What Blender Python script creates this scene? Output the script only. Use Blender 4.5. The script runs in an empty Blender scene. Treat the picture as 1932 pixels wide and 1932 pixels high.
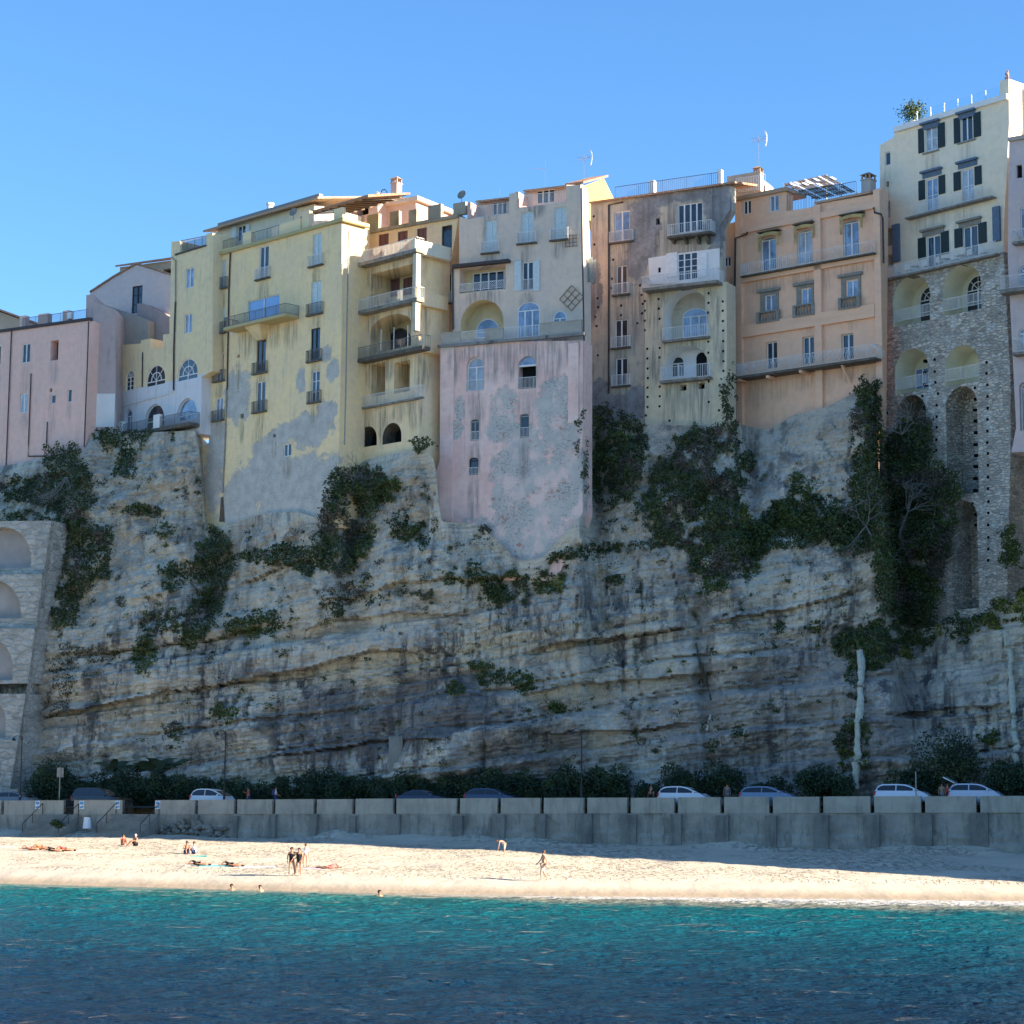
import bpy, bmesh, math, random
import numpy as np
from mathutils import Vector, Matrix
from mathutils.geometry import delaunay_2d_cdt
random.seed(7); RNG=np.random.default_rng(11)
C=bpy.context.scene.collection
# ------------------------------------------------------------------ camera maths
F=4000.0; CX=966.0; CY=966.0; CAM=Vector((0,0,5.5))
PIT=math.atan2(537,4000); ROLL=0.007
fw=Vector((0,math.cos(PIT),math.sin(PIT))); r0=Vector((1,0,0)); u0=Vector((0,-math.sin(PIT),math.cos(PIT)))
RT=r0*math.cos(ROLL)+u0*math.sin(ROLL); UP=u0*math.cos(ROLL)-r0*math.sin(ROLL)
def ray(u,v): return fw*F+RT*(u-CX)+UP*(CY-v)
def at_y(u,v,y):
    d=ray(u,v); return CAM+d*(y/d.y)
def at_z(u,v,z):
    d=ray(u,v); return CAM+d*((z-CAM.z)/d.z)
K=1932/2772
FR={0:(0,0,1932),1:(0,600,600),2:(450,450,600),3:(450,900,600),4:(900,450,400),5:(900,800,400),6:(1160,400,500),7:(1160,860,500),
 8:(1580,400,500),9:(1580,760,500),10:(1930,430,500),11:(1930,800,500),12:(2330,150,442),13:(2330,560,442),14:(2272,950,500),
 15:(0,1150,700),16:(0,1900,700),17:(600,2000,700),18:(1250,1800,750),19:(2000,1800,772)}
def Z(fr,x,y):
    a,b,w=FR[fr]; k=w/1932; return K*(a+x*k),K*(b+y*k)
# ------------------------------------------------------------------ objects
def tag(o,label=None,cat=None,group=None,kind=None):
    if label: o['label']=label
    if cat: o['category']=cat
    if group: o['group']=group
    if kind: o['kind']=kind
    return o
def thing(name,label,cat,loc,group=None):
    o=bpy.data.objects.new(name,None); o.empty_display_size=.5; C.objects.link(o); o.location=loc
    return tag(o,label,cat,group)
def wloc(o):
    l=Vector((0,0,0))
    while o is not None: l=l+o.location; o=o.parent
    return l
class MB:
    def __init__(s): s.v=[]; s.f=[]; s.m=[]; s.uv=[]
    def add(s,vs,fs,mi=0,uv=None):
        b=len(s.v); s.v+= [tuple(p) for p in vs]
        for f in fs: s.f.append([b+i for i in f]); s.m.append(mi)
        if uv is None: uv=[(p[0]+p[1],p[2]) for p in vs]
        s.uv+=list(uv)
    def box8(s,p,mi=0):   # p: 8 pts bottom 0-3 top 4-7
        s.add(p,[(0,3,2,1),(4,5,6,7),(0,1,5,4),(1,2,6,5),(2,3,7,6),(3,0,4,7)],mi)
    def box(s,x0,x1,y0,y1,z0,z1,mi=0):
        s.box8([(x0,y0,z0),(x1,y0,z0),(x1,y1,z0),(x0,y1,z0),(x0,y0,z1),(x1,y0,z1),(x1,y1,z1),(x0,y1,z1)],mi)
    def bar(s,a,b,w,h=None,mi=0):
        a=Vector(a); b=Vector(b); h=h or w; d=(b-a).normalized()
        up=Vector((0,0,1)) if abs(d.z)<.9 else Vector((0,1,0))
        x=d.cross(up).normalized()*w/2; y=x.cross(d).normalized()*h/2
        s.box8([a-x-y,a+x-y,a+x+y,a-x+y,b-x-y,b+x-y,b+x+y,b-x+y],mi)
    def tube(s,path,r,n=8,mi=0,cap=True):
        path=[Vector(p) for p in path]; rs=r if isinstance(r,(list,tuple)) else [r]*len(path)
        vs=[];fs=[]
        for i,p in enumerate(path):
            d=(path[min(i+1,len(path)-1)]-path[max(i-1,0)]).normalized()
            up=Vector((0,0,1)) if abs(d.z)<.9 else Vector((0,1,0))
            x=d.cross(up).normalized(); y=x.cross(d)
            for k in range(n):
                a=2*math.pi*k/n; vs.append(p+(x*math.cos(a)+y*math.sin(a))*rs[i])
        for i in range(len(path)-1):
            for k in range(n):
                k2=(k+1)%n; fs.append((i*n+k,i*n+k2,(i+1)*n+k2,(i+1)*n+k))
        if cap: fs.append(tuple(range(n-1,-1,-1))); fs.append(tuple(range((len(path)-1)*n,len(path)*n)))
        s.add(vs,fs,mi)
    def wb(s,W,s0,s1,o0,o1,z0,z1,mi=0):
        P=W.P; s.box8([P(s0,o1,z0),P(s1,o1,z0),P(s1,o0,z0),P(s0,o0,z0),P(s0,o1,z1),P(s1,o1,z1),P(s1,o0,z1),P(s0,o0,z1)],mi)
    def build(s,name,mats,parent=None,smooth=False):
        me=bpy.data.meshes.new(name)
        L=wloc(parent) if parent is not None else Vector((0,0,0))
        org=Vector((0,0,0))
        if parent is None and s.v:
            a=np.array(s.v); org=Vector((float(a[:,0].mean()),float(a[:,1].mean()),float(a[:,2].min())))
        sh=L+org
        me.from_pydata([(p[0]-sh.x,p[1]-sh.y,p[2]-sh.z) for p in s.v],[],s.f)
        if not isinstance(mats,(list,tuple)): mats=[mats]
        for m in mats: me.materials.append(m)
        me.polygons.foreach_set('material_index',s.m)
        ul=me.uv_layers.new(name='UVMap'); li=np.empty(len(me.loops),dtype=np.int32); me.loops.foreach_get('vertex_index',li)
        uv=np.array(s.uv,dtype=np.float32)[li]; ul.data.foreach_set('uv',uv.ravel())
        if smooth: me.polygons.foreach_set('use_smooth',[True]*len(me.polygons))
        me.update(); o=bpy.data.objects.new(name,me); C.objects.link(o)
        if parent is not None: o.parent=parent
        o.location=org
        return o
def build_each(s,name,mats,parent=None):
    for k in range(len(s.v)//8):
        m=MB(); m.v=s.v[8*k:8*k+8]; m.uv=s.uv[8*k:8*k+8]; m.f=[[i-8*k for i in f] for f in s.f[6*k:6*k+6]]; m.m=s.m[6*k:6*k+6]; m.build(name,mats,parent)
MB.build_each=build_each
def rear(H,W,o,depth,s0,s1,z0,z1,mat):
    m=MB(); m.wb(W,s0,s1,o-depth,o-.02,z0,z1); m.build('rear_body',mat,H)
# ------------------------------------------------------------------ node helper
class NT:
    def __init__(s,name,rough=.85):
        m=bpy.data.materials.new(name); m.use_nodes=True; s.m=m; s.t=m.node_tree; s.n=s.t.nodes; s.l=s.t.links
        s.n.clear(); s.out=s.n.new('ShaderNodeOutputMaterial'); s.p=s.n.new('ShaderNodeBsdfPrincipled')
        s.l.new(s.p.outputs[0],s.out.inputs[0]); s.p.inputs['Roughness'].default_value=rough; s.p.inputs['Specular IOR Level'].default_value=.25
    def set(s,i,v):
        if hasattr(v,'is_output') or isinstance(v,bpy.types.NodeSocket): s.l.new(v,i)
        elif isinstance(v,(tuple,list)) and len(v)==3 and i.type=='RGBA': i.default_value=(*v,1)
        else: i.default_value=v
    def pos(s): return s.n.new('ShaderNodeNewGeometry').outputs['Position']
    def uv(s): return s.n.new('ShaderNodeUVMap').outputs[0]
    def mp(s,vec,sc=(1,1,1),loc=(0,0,0),rot=(0,0,0)):
        n=s.n.new('ShaderNodeMapping'); s.l.new(vec,n.inputs[0]); n.inputs['Scale'].default_value=sc; n.inputs['Location'].default_value=loc; n.inputs['Rotation'].default_value=rot; return n.outputs[0]
    def noise(s,vec,scale,detail=4,rough=.55,dist=0):
        n=s.n.new('ShaderNodeTexNoise'); s.l.new(vec,n.inputs['Vector']); n.inputs['Scale'].default_value=scale; n.inputs['Detail'].default_value=detail; n.inputs['Roughness'].default_value=rough; n.inputs['Distortion'].default_value=dist; return n.outputs[0]
    def vor(s,vec,scale,feat='F1',out='Distance',rand=1):
        n=s.n.new('ShaderNodeTexVoronoi'); n.feature=feat; s.l.new(vec,n.inputs['Vector']); n.inputs['Scale'].default_value=scale; n.inputs['Randomness'].default_value=rand; return n.outputs[out]
    def rng(s,v,a,b,c=0,d=1,smooth=False):
        n=s.n.new('ShaderNodeMapRange'); 
        if smooth: n.interpolation_type='SMOOTHSTEP'
        s.set(n.inputs[0],v)
        for i,x in zip((1,2,3,4),(a,b,c,d)): s.set(n.inputs[i],x)
        return n.outputs[0]
    def math(s,op,a,b=0,c=0):
        n=s.n.new('ShaderNodeMath'); n.operation=op; s.set(n.inputs[0],a); s.set(n.inputs[1],b)
        if c: s.set(n.inputs[2],c)
        return n.outputs[0]
    def mix(s,f,a,b,mode='MIX'):
        n=s.n.new('ShaderNodeMix'); n.data_type='RGBA'; n.blend_type=mode; s.set(n.inputs[0],f); s.set(n.inputs[6],a); s.set(n.inputs[7],b); return n.outputs[2]
    def sep(s,v):
        n=s.n.new('ShaderNodeSeparateXYZ'); s.l.new(v,n.inputs[0]); return n.outputs
    def comb(s,a,b,c):
        n=s.n.new('ShaderNodeCombineXYZ'); s.set(n.inputs[0],a); s.set(n.inputs[1],b); s.set(n.inputs[2],c); return n.outputs[0]
    def length(s,v):
        n=s.n.new('ShaderNodeVectorMath'); n.operation='LENGTH'; s.l.new(v,n.inputs[0]); return n.outputs['Value']
    def bump(s,h,dist=.05,strength=1):
        n=s.n.new('ShaderNodeBump'); s.set(n.inputs['Height'],h); n.inputs['Distance'].default_value=dist; n.inputs['Strength'].default_value=strength; s.l.new(n.outputs[0],s.p.inputs['Normal'])
    def col(s,c): s.set(s.p.inputs['Base Color'],c); return s.m
def simple(name,col,rough=.7,var=.2,scale=3,metal=0,spec=.3,bump=0):
    t=NT(name,rough); p=t.pos(); n=t.noise(p,scale,4)
    d=tuple(c*(1-var) for c in col)
    t.col(t.mix(t.rng(n,.35,.65),col,d)); t.p.inputs['Metallic'].default_value=metal; t.p.inputs['Specular IOR Level'].default_value=spec
    if bump: t.bump(t.noise(p,scale*4,4),bump)
    return t.m
NTS={}
def plaster(name,base,base2=None,dirt=(.16,.15,.13),dirtiness=.35,patches=(),pcol=(.30,.30,.29),pcol2=(.22,.22,.22),band=None,holes=None,topz=None,stone=0,brick=None,clean=False):
    """old lime plaster in wall coordinates (s,z metres): drifts of tone, run stains, patches of lost plaster"""
    base2=base2 or tuple(c*.86 for c in base)
    t=NT(name,.9); uv=t.uv()
    col=t.mix(t.rng(t.noise(uv,.28,4,.6),.38,.62),base,base2)
    col=t.mix(t.rng(t.noise(uv,1.7,5,.65),.42,.8,0,.45),col,tuple(c*.72 for c in base2))
    if band:
        zb,bc=band; y=t.sep(uv)[1]; col=t.mix(t.rng(y,zb,zb+.03,1,0),col,bc)
    st=t.noise(t.mp(uv,(2.6,.16,1)),1,5,.6); st2=t.noise(uv,.35,3,.6)
    sm=t.math('MULTIPLY',t.rng(st,.5,.72),t.rng(st2,.42,.62))
    col=t.mix(t.math('MULTIPLY',sm,dirtiness),col,dirt)
    bl=t.noise(t.mp(uv,(1,1,1),(7,3,0)),.9,6,.7); col=t.mix(t.rng(bl,.56,.72,0,dirtiness*.8),col,tuple((a+b)*.42 for a,b in zip(dirt,base2)))
    h=t.noise(uv,6,6,.7)
    if patches:
        m=None
        for (s,z,rs,rz) in patches:
            d=t.length(t.mp(uv,(1/rs,1/rz,0),(-s/rs,-z/rz,0))); m=d if m is None else t.math('MINIMUM',m,d)
        nn=t.noise(uv,.62,9,.76); m=t.math('ADD',m,t.rng(nn,.2,.8,-.75,.75))
        m=t.rng(m,.80,1.04,1,0,True)
        rb=t.noise(t.mp(uv,(1,1.7,1)),3.6,3,.6); rn=t.noise(uv,.8,5,.7); where=t.rng(t.noise(t.mp(uv,(1,1,1),(2,17,0)),.33,4,.6),.44,.56)
        pc=t.mix(t.rng(rn,.4,.62),pcol,pcol2)
        if stone: pc=t.mix(t.math('MULTIPLY',where,t.rng(rb,.50,.62,0,stone)),pc,(.12,.11,.10)); pc=t.mix(t.math('MULTIPLY',where,t.rng(rb,.36,.44,stone*.7,0)),pc,(.50,.47,.42))
        if brick:
            bn=t.noise(t.mp(uv,(1,1,1),(31,9,0)),2.6,3,.6); bw=t.rng(t.noise(t.mp(uv,(1,1,1),(8,5,0)),.5,4,.6),.52,.6); pc=t.mix(t.math('MULTIPLY',bw,t.rng(bn,.52,.58,0,.9)),pc,brick)
            bl2=t.noise(t.mp(uv,(1,.7,1),(14,25,0)),.45,5,.6); pc=t.mix(t.rng(bl2,.50,.62,0,.75),pc,tuple(min(1,c*.95) for c in base))
        col=t.mix(m,col,pc); h=t.math('SUBTRACT',h,t.math('MULTIPLY',m,.8))
    t.bump(h,.04,.7); NTS[name]=t
    return t.col(col)
def drips(mat,Ws,dk=(.16,.145,.12),k=.75,ln=1.5):
    """rain stains running down the plaster below sills, slabs and ledges (world-fixed, in wall metres)"""
    t=NTS[mat.name]; uv=t.uv(); i=t.p.inputs['Base Color']; src=i.links[0].from_socket; m=None
    for (c,z,w) in Ws[:26]:
        L=ln*random.uniform(.7,1.5); rs=w*.62+.15; d=t.length(t.mp(uv,(1/rs,1/L,0),(-c/rs,-(z-L*.75)/L,0))); m=d if m is None else t.math('MINIMUM',m,d)
    if m is None: return
    st=t.noise(t.mp(uv,(3.4,.22,1)),1,4,.65); f=t.math('MULTIPLY',t.rng(m,.55,1.05,1,0),t.rng(st,.42,.60,.08,k)); t.l.new(t.mix(f,src,dk),i)
def stone_mat(name,a=(.33,.30,.25),b=(.20,.19,.17),mort=(.12,.115,.10),sc=1.0):
    t=NT(name,.95); uv=t.uv(); wn=t.noise(uv,1.3,3); wn2=t.noise(t.mp(uv,(1,1,1),(9,4,0)),1.3,3)
    v2=t.n.new('ShaderNodeVectorMath'); v2.operation='MULTIPLY_ADD'; t.l.new(t.comb(wn,wn2,0),v2.inputs[0]); v2.inputs[1].default_value=(.5,.22,0); t.l.new(uv,v2.inputs[2])
    mv=t.mp(v2.outputs[0],(1.9*sc,4.3*sc,1)); c=t.vor(mv,1,'F1','Color',.85); ed=t.vor(mv,1,'DISTANCE_TO_EDGE','Distance',.85)
    cv=t.sep(c)[0]; col=t.mix(t.rng(cv,.15,.9),b,a); col=t.mix(t.rng(cv,.0,.16,.75,0),col,tuple(x*.45 for x in b)); col=t.mix(t.rng(ed,.02,.09,.75,0),col,mort)
    n=t.noise(uv,.45,6,.7); col=t.mix(t.rng(n,.44,.64,0,.75),col,tuple(x*.62 for x in b))
    n2=t.noise(t.mp(uv,(1,1,1),(5,5,0)),.8,6,.7); col=t.mix(t.rng(n2,.54,.62,0,.75),col,tuple(min(.7,x*1.15) for x in a))
    t.bump(t.math('ADD',t.rng(ed,0,.15),t.math('MULTIPLY',t.noise(uv,4,5),1.2)),.10,.9); return t.col(col)
# common materials
M={}
M['white']=simple('white_paint',(.84,.84,.82),.5,.12)
M['shut']=simple('pale_shutter_paint',(.66,.74,.74),.6,.15,5)
M['green']=simple('dark_green_shutter_paint',(.018,.04,.045),.5,.3,6)
M['rail']=simple('white_rail_paint',(.82,.80,.76),.5,.25,6)
M['railg']=simple('grey_iron',(.17,.17,.17),.6,.3,6)
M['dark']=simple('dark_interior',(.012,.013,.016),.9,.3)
M['pipe']=simple('drainpipe_metal',(.075,.06,.06),.6,.3)
M['pipel']=simple('pale_pipe',(.33,.32,.28),.6,.25)
M['slab']=simple('balcony_slab_concrete',(.30,.28,.24),.9,.45,2.2)
M['slabd']=simple('weathered_slab_stone',(.16,.145,.12),.9,.45,3)
M['brown']=simple('brown_roller_blind',(.22,.105,.095),.7,.15,4)
M['greyst']=simple('grey_stone_trim',(.31,.29,.25),.85,.25,4,bump=.02)
M['bluegr']=simple('blue_grey_paint',(.13,.19,.27),.7,.2,3)
M['cream']=simple('cream_niche_plaster',(.84,.78,.58),.9,.14,.6)
M['whitepl']=simple('white_niche_plaster',(.82,.82,.78),.9,.1,.6)
M['yel']=simple('yellow_loggia_plaster',(.84,.66,.38),.9,.2,.7)
M['lattice']=simple('white_lattice',(.82,.82,.8),.6,.15)
M['terra']=simple('terracotta_pot',(.42,.16,.08),.8,.25)
M['iron']=simple('black_iron',(.03,.032,.035),.5,.3)
M['steel']=simple('galvanised_antenna',(.55,.56,.58),.35,.15,metal=.8)
M['awn']=simple('yellow_awning_cloth',(.62,.46,.20),.85,.45,2)
M['wood']=simple('weathered_wood',(.17,.12,.08),.8,.35,4)
def glass(name,col,r=.06,ior=1.9,var=.5):
    t=NT(name,r); p=t.pos(); n=t.noise(p,.9,3); t.col(t.mix(t.rng(n,.4,.6),col,tuple(c*(1-var) for c in col))); t.p.inputs['IOR'].default_value=ior; t.p.inputs['Specular IOR Level'].default_value=.5
    t.bump(t.noise(p,.8,2),.02,.4)
    return t.m
M['glassc']=glass('curtain_sky_glass',(.24,.32,.46))  # blue base colour covers curtains and a painted-in sky reflection
M['glassd']=glass('dark_window_glass',(.035,.045,.06),ior=1.6)
M['curtain']=glass('white_curtained_glass',(.46,.50,.54),.08,1.7,.35)
M['glassb']=glass('sky_blue_glass',(.16,.27,.52),ior=2.1,var=.15)  # reflected sky blue put into the base colour
def tiles(name,c=(.42,.19,.10)):
    t=NT(name,.9); uv=t.uv(); w=t.n.new('ShaderNodeTexWave'); t.l.new(uv,w.inputs[0]); w.inputs['Scale'].default_value=1.3; w.bands_direction='X'
    n=t.noise(uv,3,5,.7); col=t.mix(t.rng(n,.35,.7),c,(.50,.36,.26)); col=t.mix(t.rng(t.noise(uv,1.1,4),.55,.7,0,.7),col,(.14,.11,.09))
    t.bump(w.outputs[1],.06,1); return t.col(col)
M['tile']=tiles('terracotta_roof_tiles')
M['tilel']=tiles('pale_roof_tiles',(.46,.30,.20))
# ------------------------------------------------------------------ walls
def inpoly(x,y,poly):
    c=False; j=len(poly)-1
    for i in range(len(poly)):
        xi,yi=poly[i]; xj,yj=poly[j]
        if (yi>y)!=(yj>y) and x<(xj-xi)*(y-yi)/(yj-yi)+xi: c=not c
        j=i
    return c
class Wall:
    def __init__(s,uref,yref,tan):
        th=math.atan(tan); s.d=Vector((math.cos(th),-math.sin(th),0)); s.n=Vector((-math.sin(th),-math.cos(th),0))
        s.ref=at_y(uref,1000,yref); s.ref.z=0; s.dr=[]
    def sz(s,u,v,o=0):
        d=ray(u,v); p=s.ref+s.n*o; t=s.n.dot(p-CAM)/s.n.dot(d); q=CAM+d*t
        return s.d.dot(q-s.ref),q.z
    def q(s,fr,x,y,o=0): return s.sz(*Z(fr,x,y),o)
    def P(s,a,o,z):
        p=s.ref+s.d*a+s.n*o; return Vector((p.x,p.y,z))
    def box(s,fr,b,o=0):
        x0,y0,x1,y1=b; xm=(x0+x1)/2; ym=(y0+y1)/2
        return s.q(fr,x0,ym,o)[0],s.q(fr,x1,ym,o)[0],s.q(fr,xm,y1,o)[1],s.q(fr,xm,y0,o)[1]
    def y_at(s,u):
        a,z=s.sz(u,900); return s.P(a,0,z)
def arch_pts(s0,s1,z0,z1,rise=None,n=14):
    w=s1-s0; rise=min(w/2,(z1-z0)*.9) if rise is None else rise; zs=z1-rise; c=(s0+s1)/2
    return [(s0,z0),(s1,z0)]+[(c+w/2*math.cos(math.pi*k/n),zs+rise*math.sin(math.pi*k/n)) for k in range(n+1)]
def rect_pts(s0,s1,z0,z1): return [(s0,z0),(s1,z0),(s1,z1),(s0,z1)]
def tri(outer,holes):
    pts=[];edges=[]
    for ring in [outer]+holes:
        b=len(pts); n=len(ring); pts+=[Vector(p) for p in ring]; edges+=[(b+i,b+(i+1)%n) for i in range(n)]
    v,e,f,_,_,_=delaunay_2d_cdt(pts,edges,[],0,1e-5)
    out=[]
    for t in f:
        cx=sum(v[i].x for i in t)/3; cy=sum(v[i].y for i in t)/3
        if inpoly(cx,cy,outer) and not any(inpoly(cx,cy,h) for h in holes): out.append(tuple(t))
    return [(p.x,p.y) for p in v],out
def solid(parent,W,outline,holes,depth,mats,name='wall',o=0,bs=2.5):
    """outline (s,z) front polygon with holes [(pts,depth,reveal slot,back slot)], extruded back by depth"""
    mb=MB(); area=sum(outline[i][0]*outline[(i+1)%len(outline)][1]-outline[(i+1)%len(outline)][0]*outline[i][1] for i in range(len(outline)))
    if area<0: outline=outline[::-1]
    vs,ts=tri(outline,[h[0] for h in holes])
    mb.add([W.P(a,o,z) for a,z in vs],ts,0,vs)
    n=len(outline)
    for i in range(n):
        a=outline[i]; b=outline[(i+1)%n]
        mb.add([W.P(a[0],o,a[1]),W.P(a[0],o-depth,a[1]),W.P(b[0],o-depth,b[1]),W.P(b[0],o,b[1])],[(0,1,2,3)],0,
               [(a[0],a[1]),(a[0]+depth,a[1]),(b[0]+depth,b[1]),(b[0],b[1])] if abs(a[0]-b[0])<abs(a[1]-b[1]) else [(a[0],a[1]),(a[0],a[1]+depth),(b[0],b[1]+depth),(b[0],b[1])])
    vs2,ts2=tri(outline,[]); mb.add([W.P(a,o-depth,z) for a,z in vs2],[t[::-1] for t in ts2],0,vs2)
    for pts,dp,rs,bk in holes:
        m=len(pts)
        for i in range(m):
            a=pts[i]; b=pts[(i+1)%m]
            mb.add([W.P(a[0],o,a[1]),W.P(b[0],o,b[1]),W.P(b[0],o-dp,b[1]),W.P(a[0],o-dp,a[1])],[(0,1,2,3)],rs,[(a[0],a[1]),(b[0],b[1]),(b[0]+dp,b[1]),(a[0]+dp,a[1])])
        v3,t3=tri(pts,[]); mb.add([W.P(a,o-dp,z) for a,z in v3],t3,bk,v3)
    ob=mb.build(name,mats,parent)
    return ob
def railing(parent,pts,h,mat,gap=.13,style='bar',name='railing'):
    mb=MB(); pts=[Vector(p) for p in pts]
    for a,b in zip(pts,pts[1:]):
        L=(b-a).length
        if L<.05: continue
        H=Vector((0,0,h)); up=Vector((0,0,1)); d=(b-a)/L
        mb.bar(a+H,b+H,.05,.04); mb.bar(a+up*.07,b+up*.07,.03,.03)
        if style=='lattice':
            k=max(2,int(L/.22)); zz=h-.1
            for i in range(-4,k+1):
                for sg in (1,-1):
                    x0=i*.22; x1=x0+zz
                    lo=max(0,x0); hi=min(L,x1)
                    if hi<=lo: continue
                    za=.07+(lo-x0); zb=.07+(hi-x0)
                    if sg<0: za=.07+zz-(lo-x0); zb=.07+zz-(hi-x0)
                    mb.bar(a+d*lo+up*za,a+d*hi+up*zb,.035,.02)
        else:
            k=max(1,int(L/gap))
            for i in range(k+1):
                p=a+d*(L*i/k); w=.03 if i%12 else .05
                if style=='curve':
                    nn=Vector((d.y,-d.x,0)); 
                    if nn.dot(CAM-p)<0: nn=-nn
                    q=[p+nn*(.20*math.sin(math.pi*min(1,t*1.25)))+up*(.05+t*(h-.05)) for t in (0,.25,.5,.75,1)]
                    for x,y in zip(q,q[1:]): mb.bar(x,y,w)
                else: mb.bar(p+up*.03,p+H,w)
    return mb.build(name,mat,parent)
def window(H,W,holes,fr,b,style='d',o=0,flat=False,rail=None,slab=None,fm='white',gm=None,trans=0,rise=None,sill=True,arch=False,hd=.2,out=.28,sides=1,railmat='rail',back=None):
    """b pixel box in zoom frame; window = frame part, its panes a sub-part; optional juliet rail and slab"""
    s0,s1,z0,z1=W.box(fr,b,o); W.dr.append(((s0+s1)/2,z0-.1,abs(s1-s0)))
    if s1<s0: s0,s1=s1,s0
    pts=arch_pts(s0,s1,z0,z1,rise) if arch else rect_pts(s0,s1,z0,z1)
    db=0 if flat else hd
    if style=='k':
        if not flat: holes.append((pts,back or 1.0,0,1))
        else:
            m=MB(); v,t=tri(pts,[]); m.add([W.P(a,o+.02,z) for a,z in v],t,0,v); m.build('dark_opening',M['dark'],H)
        win=None
    else:
        if not flat: holes.append((pts,hd,0,1))
        oo=o-db+ (.0 if not flat else .0); fb=oo+.02; ff=oo+.10
        mb=MB(); c=(s0+s1)/2; fwid=min(.09,(s1-s0)*.12)
        rr=(min((s1-s0)/2,(z1-z0)*.9) if rise is None else rise) if arch else 0; zs=z1-rr
        n=2 if style in('d','s','b','fan','arch') else {'w4':4,'w3':3,'one':1}.get(style,2)
        mb.wb(W,s0,s0+fwid,fb,ff,z0,zs); mb.wb(W,s1-fwid,s1,fb,ff,z0,zs); mb.wb(W,s0+fwid,s1-fwid,fb,ff,z0,z0+fwid)
        mb.wb(W,s0+fwid,s1-fwid,fb,ff,zs-fwid,zs)
        for k in range(1,n):
            x=s0+(s1-s0)*k/n; mb.wb(W,x-fwid*.7,x+fwid*.7,fb,ff+.01,z0+fwid,zs-fwid)
        for k in range(trans):
            zz=z0+(zs-z0)*(k+1)/(trans+1); mb.wb(W,s0+fwid,s1-fwid,fb,ff-.01,zz-.03,zz+.03)
        if arch:
            N=12; cz=zs
            for k in range(N):
                a0=math.pi*k/N; a1=math.pi*(k+1)/N; R=(s1-s0)/2
                p=lambda a,f: (c+(R*f)*math.cos(a),cz+(rr*f)*math.sin(a))
                f=1-fwid*1.2/R; q=[p(a0,f),p(a0,1),p(a1,1),p(a1,f)]
                mb.box8([W.P(*x) for x in [(q[0][0],fb,q[0][1]),(q[1][0],fb,q[1][1]),(q[2][0],fb,q[2][1]),(q[3][0],fb,q[3][1]),(q[0][0],ff,q[0][1]),(q[1][0],ff,q[1][1]),(q[2][0],ff,q[2][1]),(q[3][0],ff,q[3][1])]])
                if style=='fan' and k%2==0:
                    q=[p(a0,.5),p(a0,.5+.06),p(math.pi*(k+2)/N,.56),p(math.pi*(k+2)/N,.5)]
                    mb.box8([W.P(*x) for x in [(q[0][0],fb,q[0][1]),(q[1][0],fb,q[1][1]),(q[2][0],fb,q[2][1]),(q[3][0],fb,q[3][1]),(q[0][0],ff,q[0][1]),(q[1][0],ff,q[1][1]),(q[2][0],ff,q[2][1]),(q[3][0],ff,q[3][1])]])
            if style=='fan':
                for a in (.25,.5,.75):
                    aa=math.pi*a; mb.bar(W.P(c,oo+.07,cz),W.P(c+(s1-s0)/2*math.cos(aa),oo+.07,cz+rr*math.sin(aa)),.05)
        gmn={'s':'shut','b':'brown'}.get(style,gm or random.choice(['glassc','glassc','curtain','glassd','glassc','curtain']))
        nm='shutter' if style=='s' else ('roller_blind' if style=='b' else 'window')
        if style=='b': fm='brown'
        if style=='s':
            for k in range(2):
                a=s0+fwid+(c-s0)*k; bb=a+(c-s0)-fwid*1.4
                nz=int((z1-z0)/.28)
                for j in range(nz):
                    zz=z0+fwid+(z1-z0-2*fwid)*(j+.5)/nz; mb.wb(W,a+.05,bb-.02,fb-.0,ff-.03,zz-.07,zz+.07)
        win=mb.build(nm,M[fm if style!='s' else 'shut'] if style!='s' else [M['shut']],H)
        m=MB(); v,t=tri(pts,[]); m.add([W.P(a,oo+.045,z) for a,z in v],t,0,v); m.build('pane' if style not in 'sb' else 'panel',M[gmn],win)
    if rail or slab:
        if not isinstance(rail,(list,tuple)): 
            w=s1-s0; rs0=s0-.16*w-.1; rs1=s1+.16*w+.1; rh=min(1.0,(z1-z0)*.42)
            if rail=='in': rs0,rs1=s0,s1
        else:
            rs0=W.q(fr,rail[0],b[3],o+out)[0]; rs1=W.q(fr,rail[1],b[3],o+out)[0]; rh=1.0
        if rail=='in': pts3=[W.P(rs0,o+.03,z0),W.P(rs1,o+.03,z0)]; railing(H,pts3,rh,M[railmat],.12); 
        else:
            sb=MB(); sb.wb(W,rs0-.05,rs1+.05,o,o+out+.04,z0-.14,z0-.01); sl=sb.build('balcony_slab',M['slabd'],H)
            if rail: railing(sl,[W.P(rs0,o+.02,z0),W.P(rs0,o+out,z0),W.P(rs1,o+out,z0),W.P(rs1,o+.02,z0)],rh,M[railmat],.12)
    return win
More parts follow.
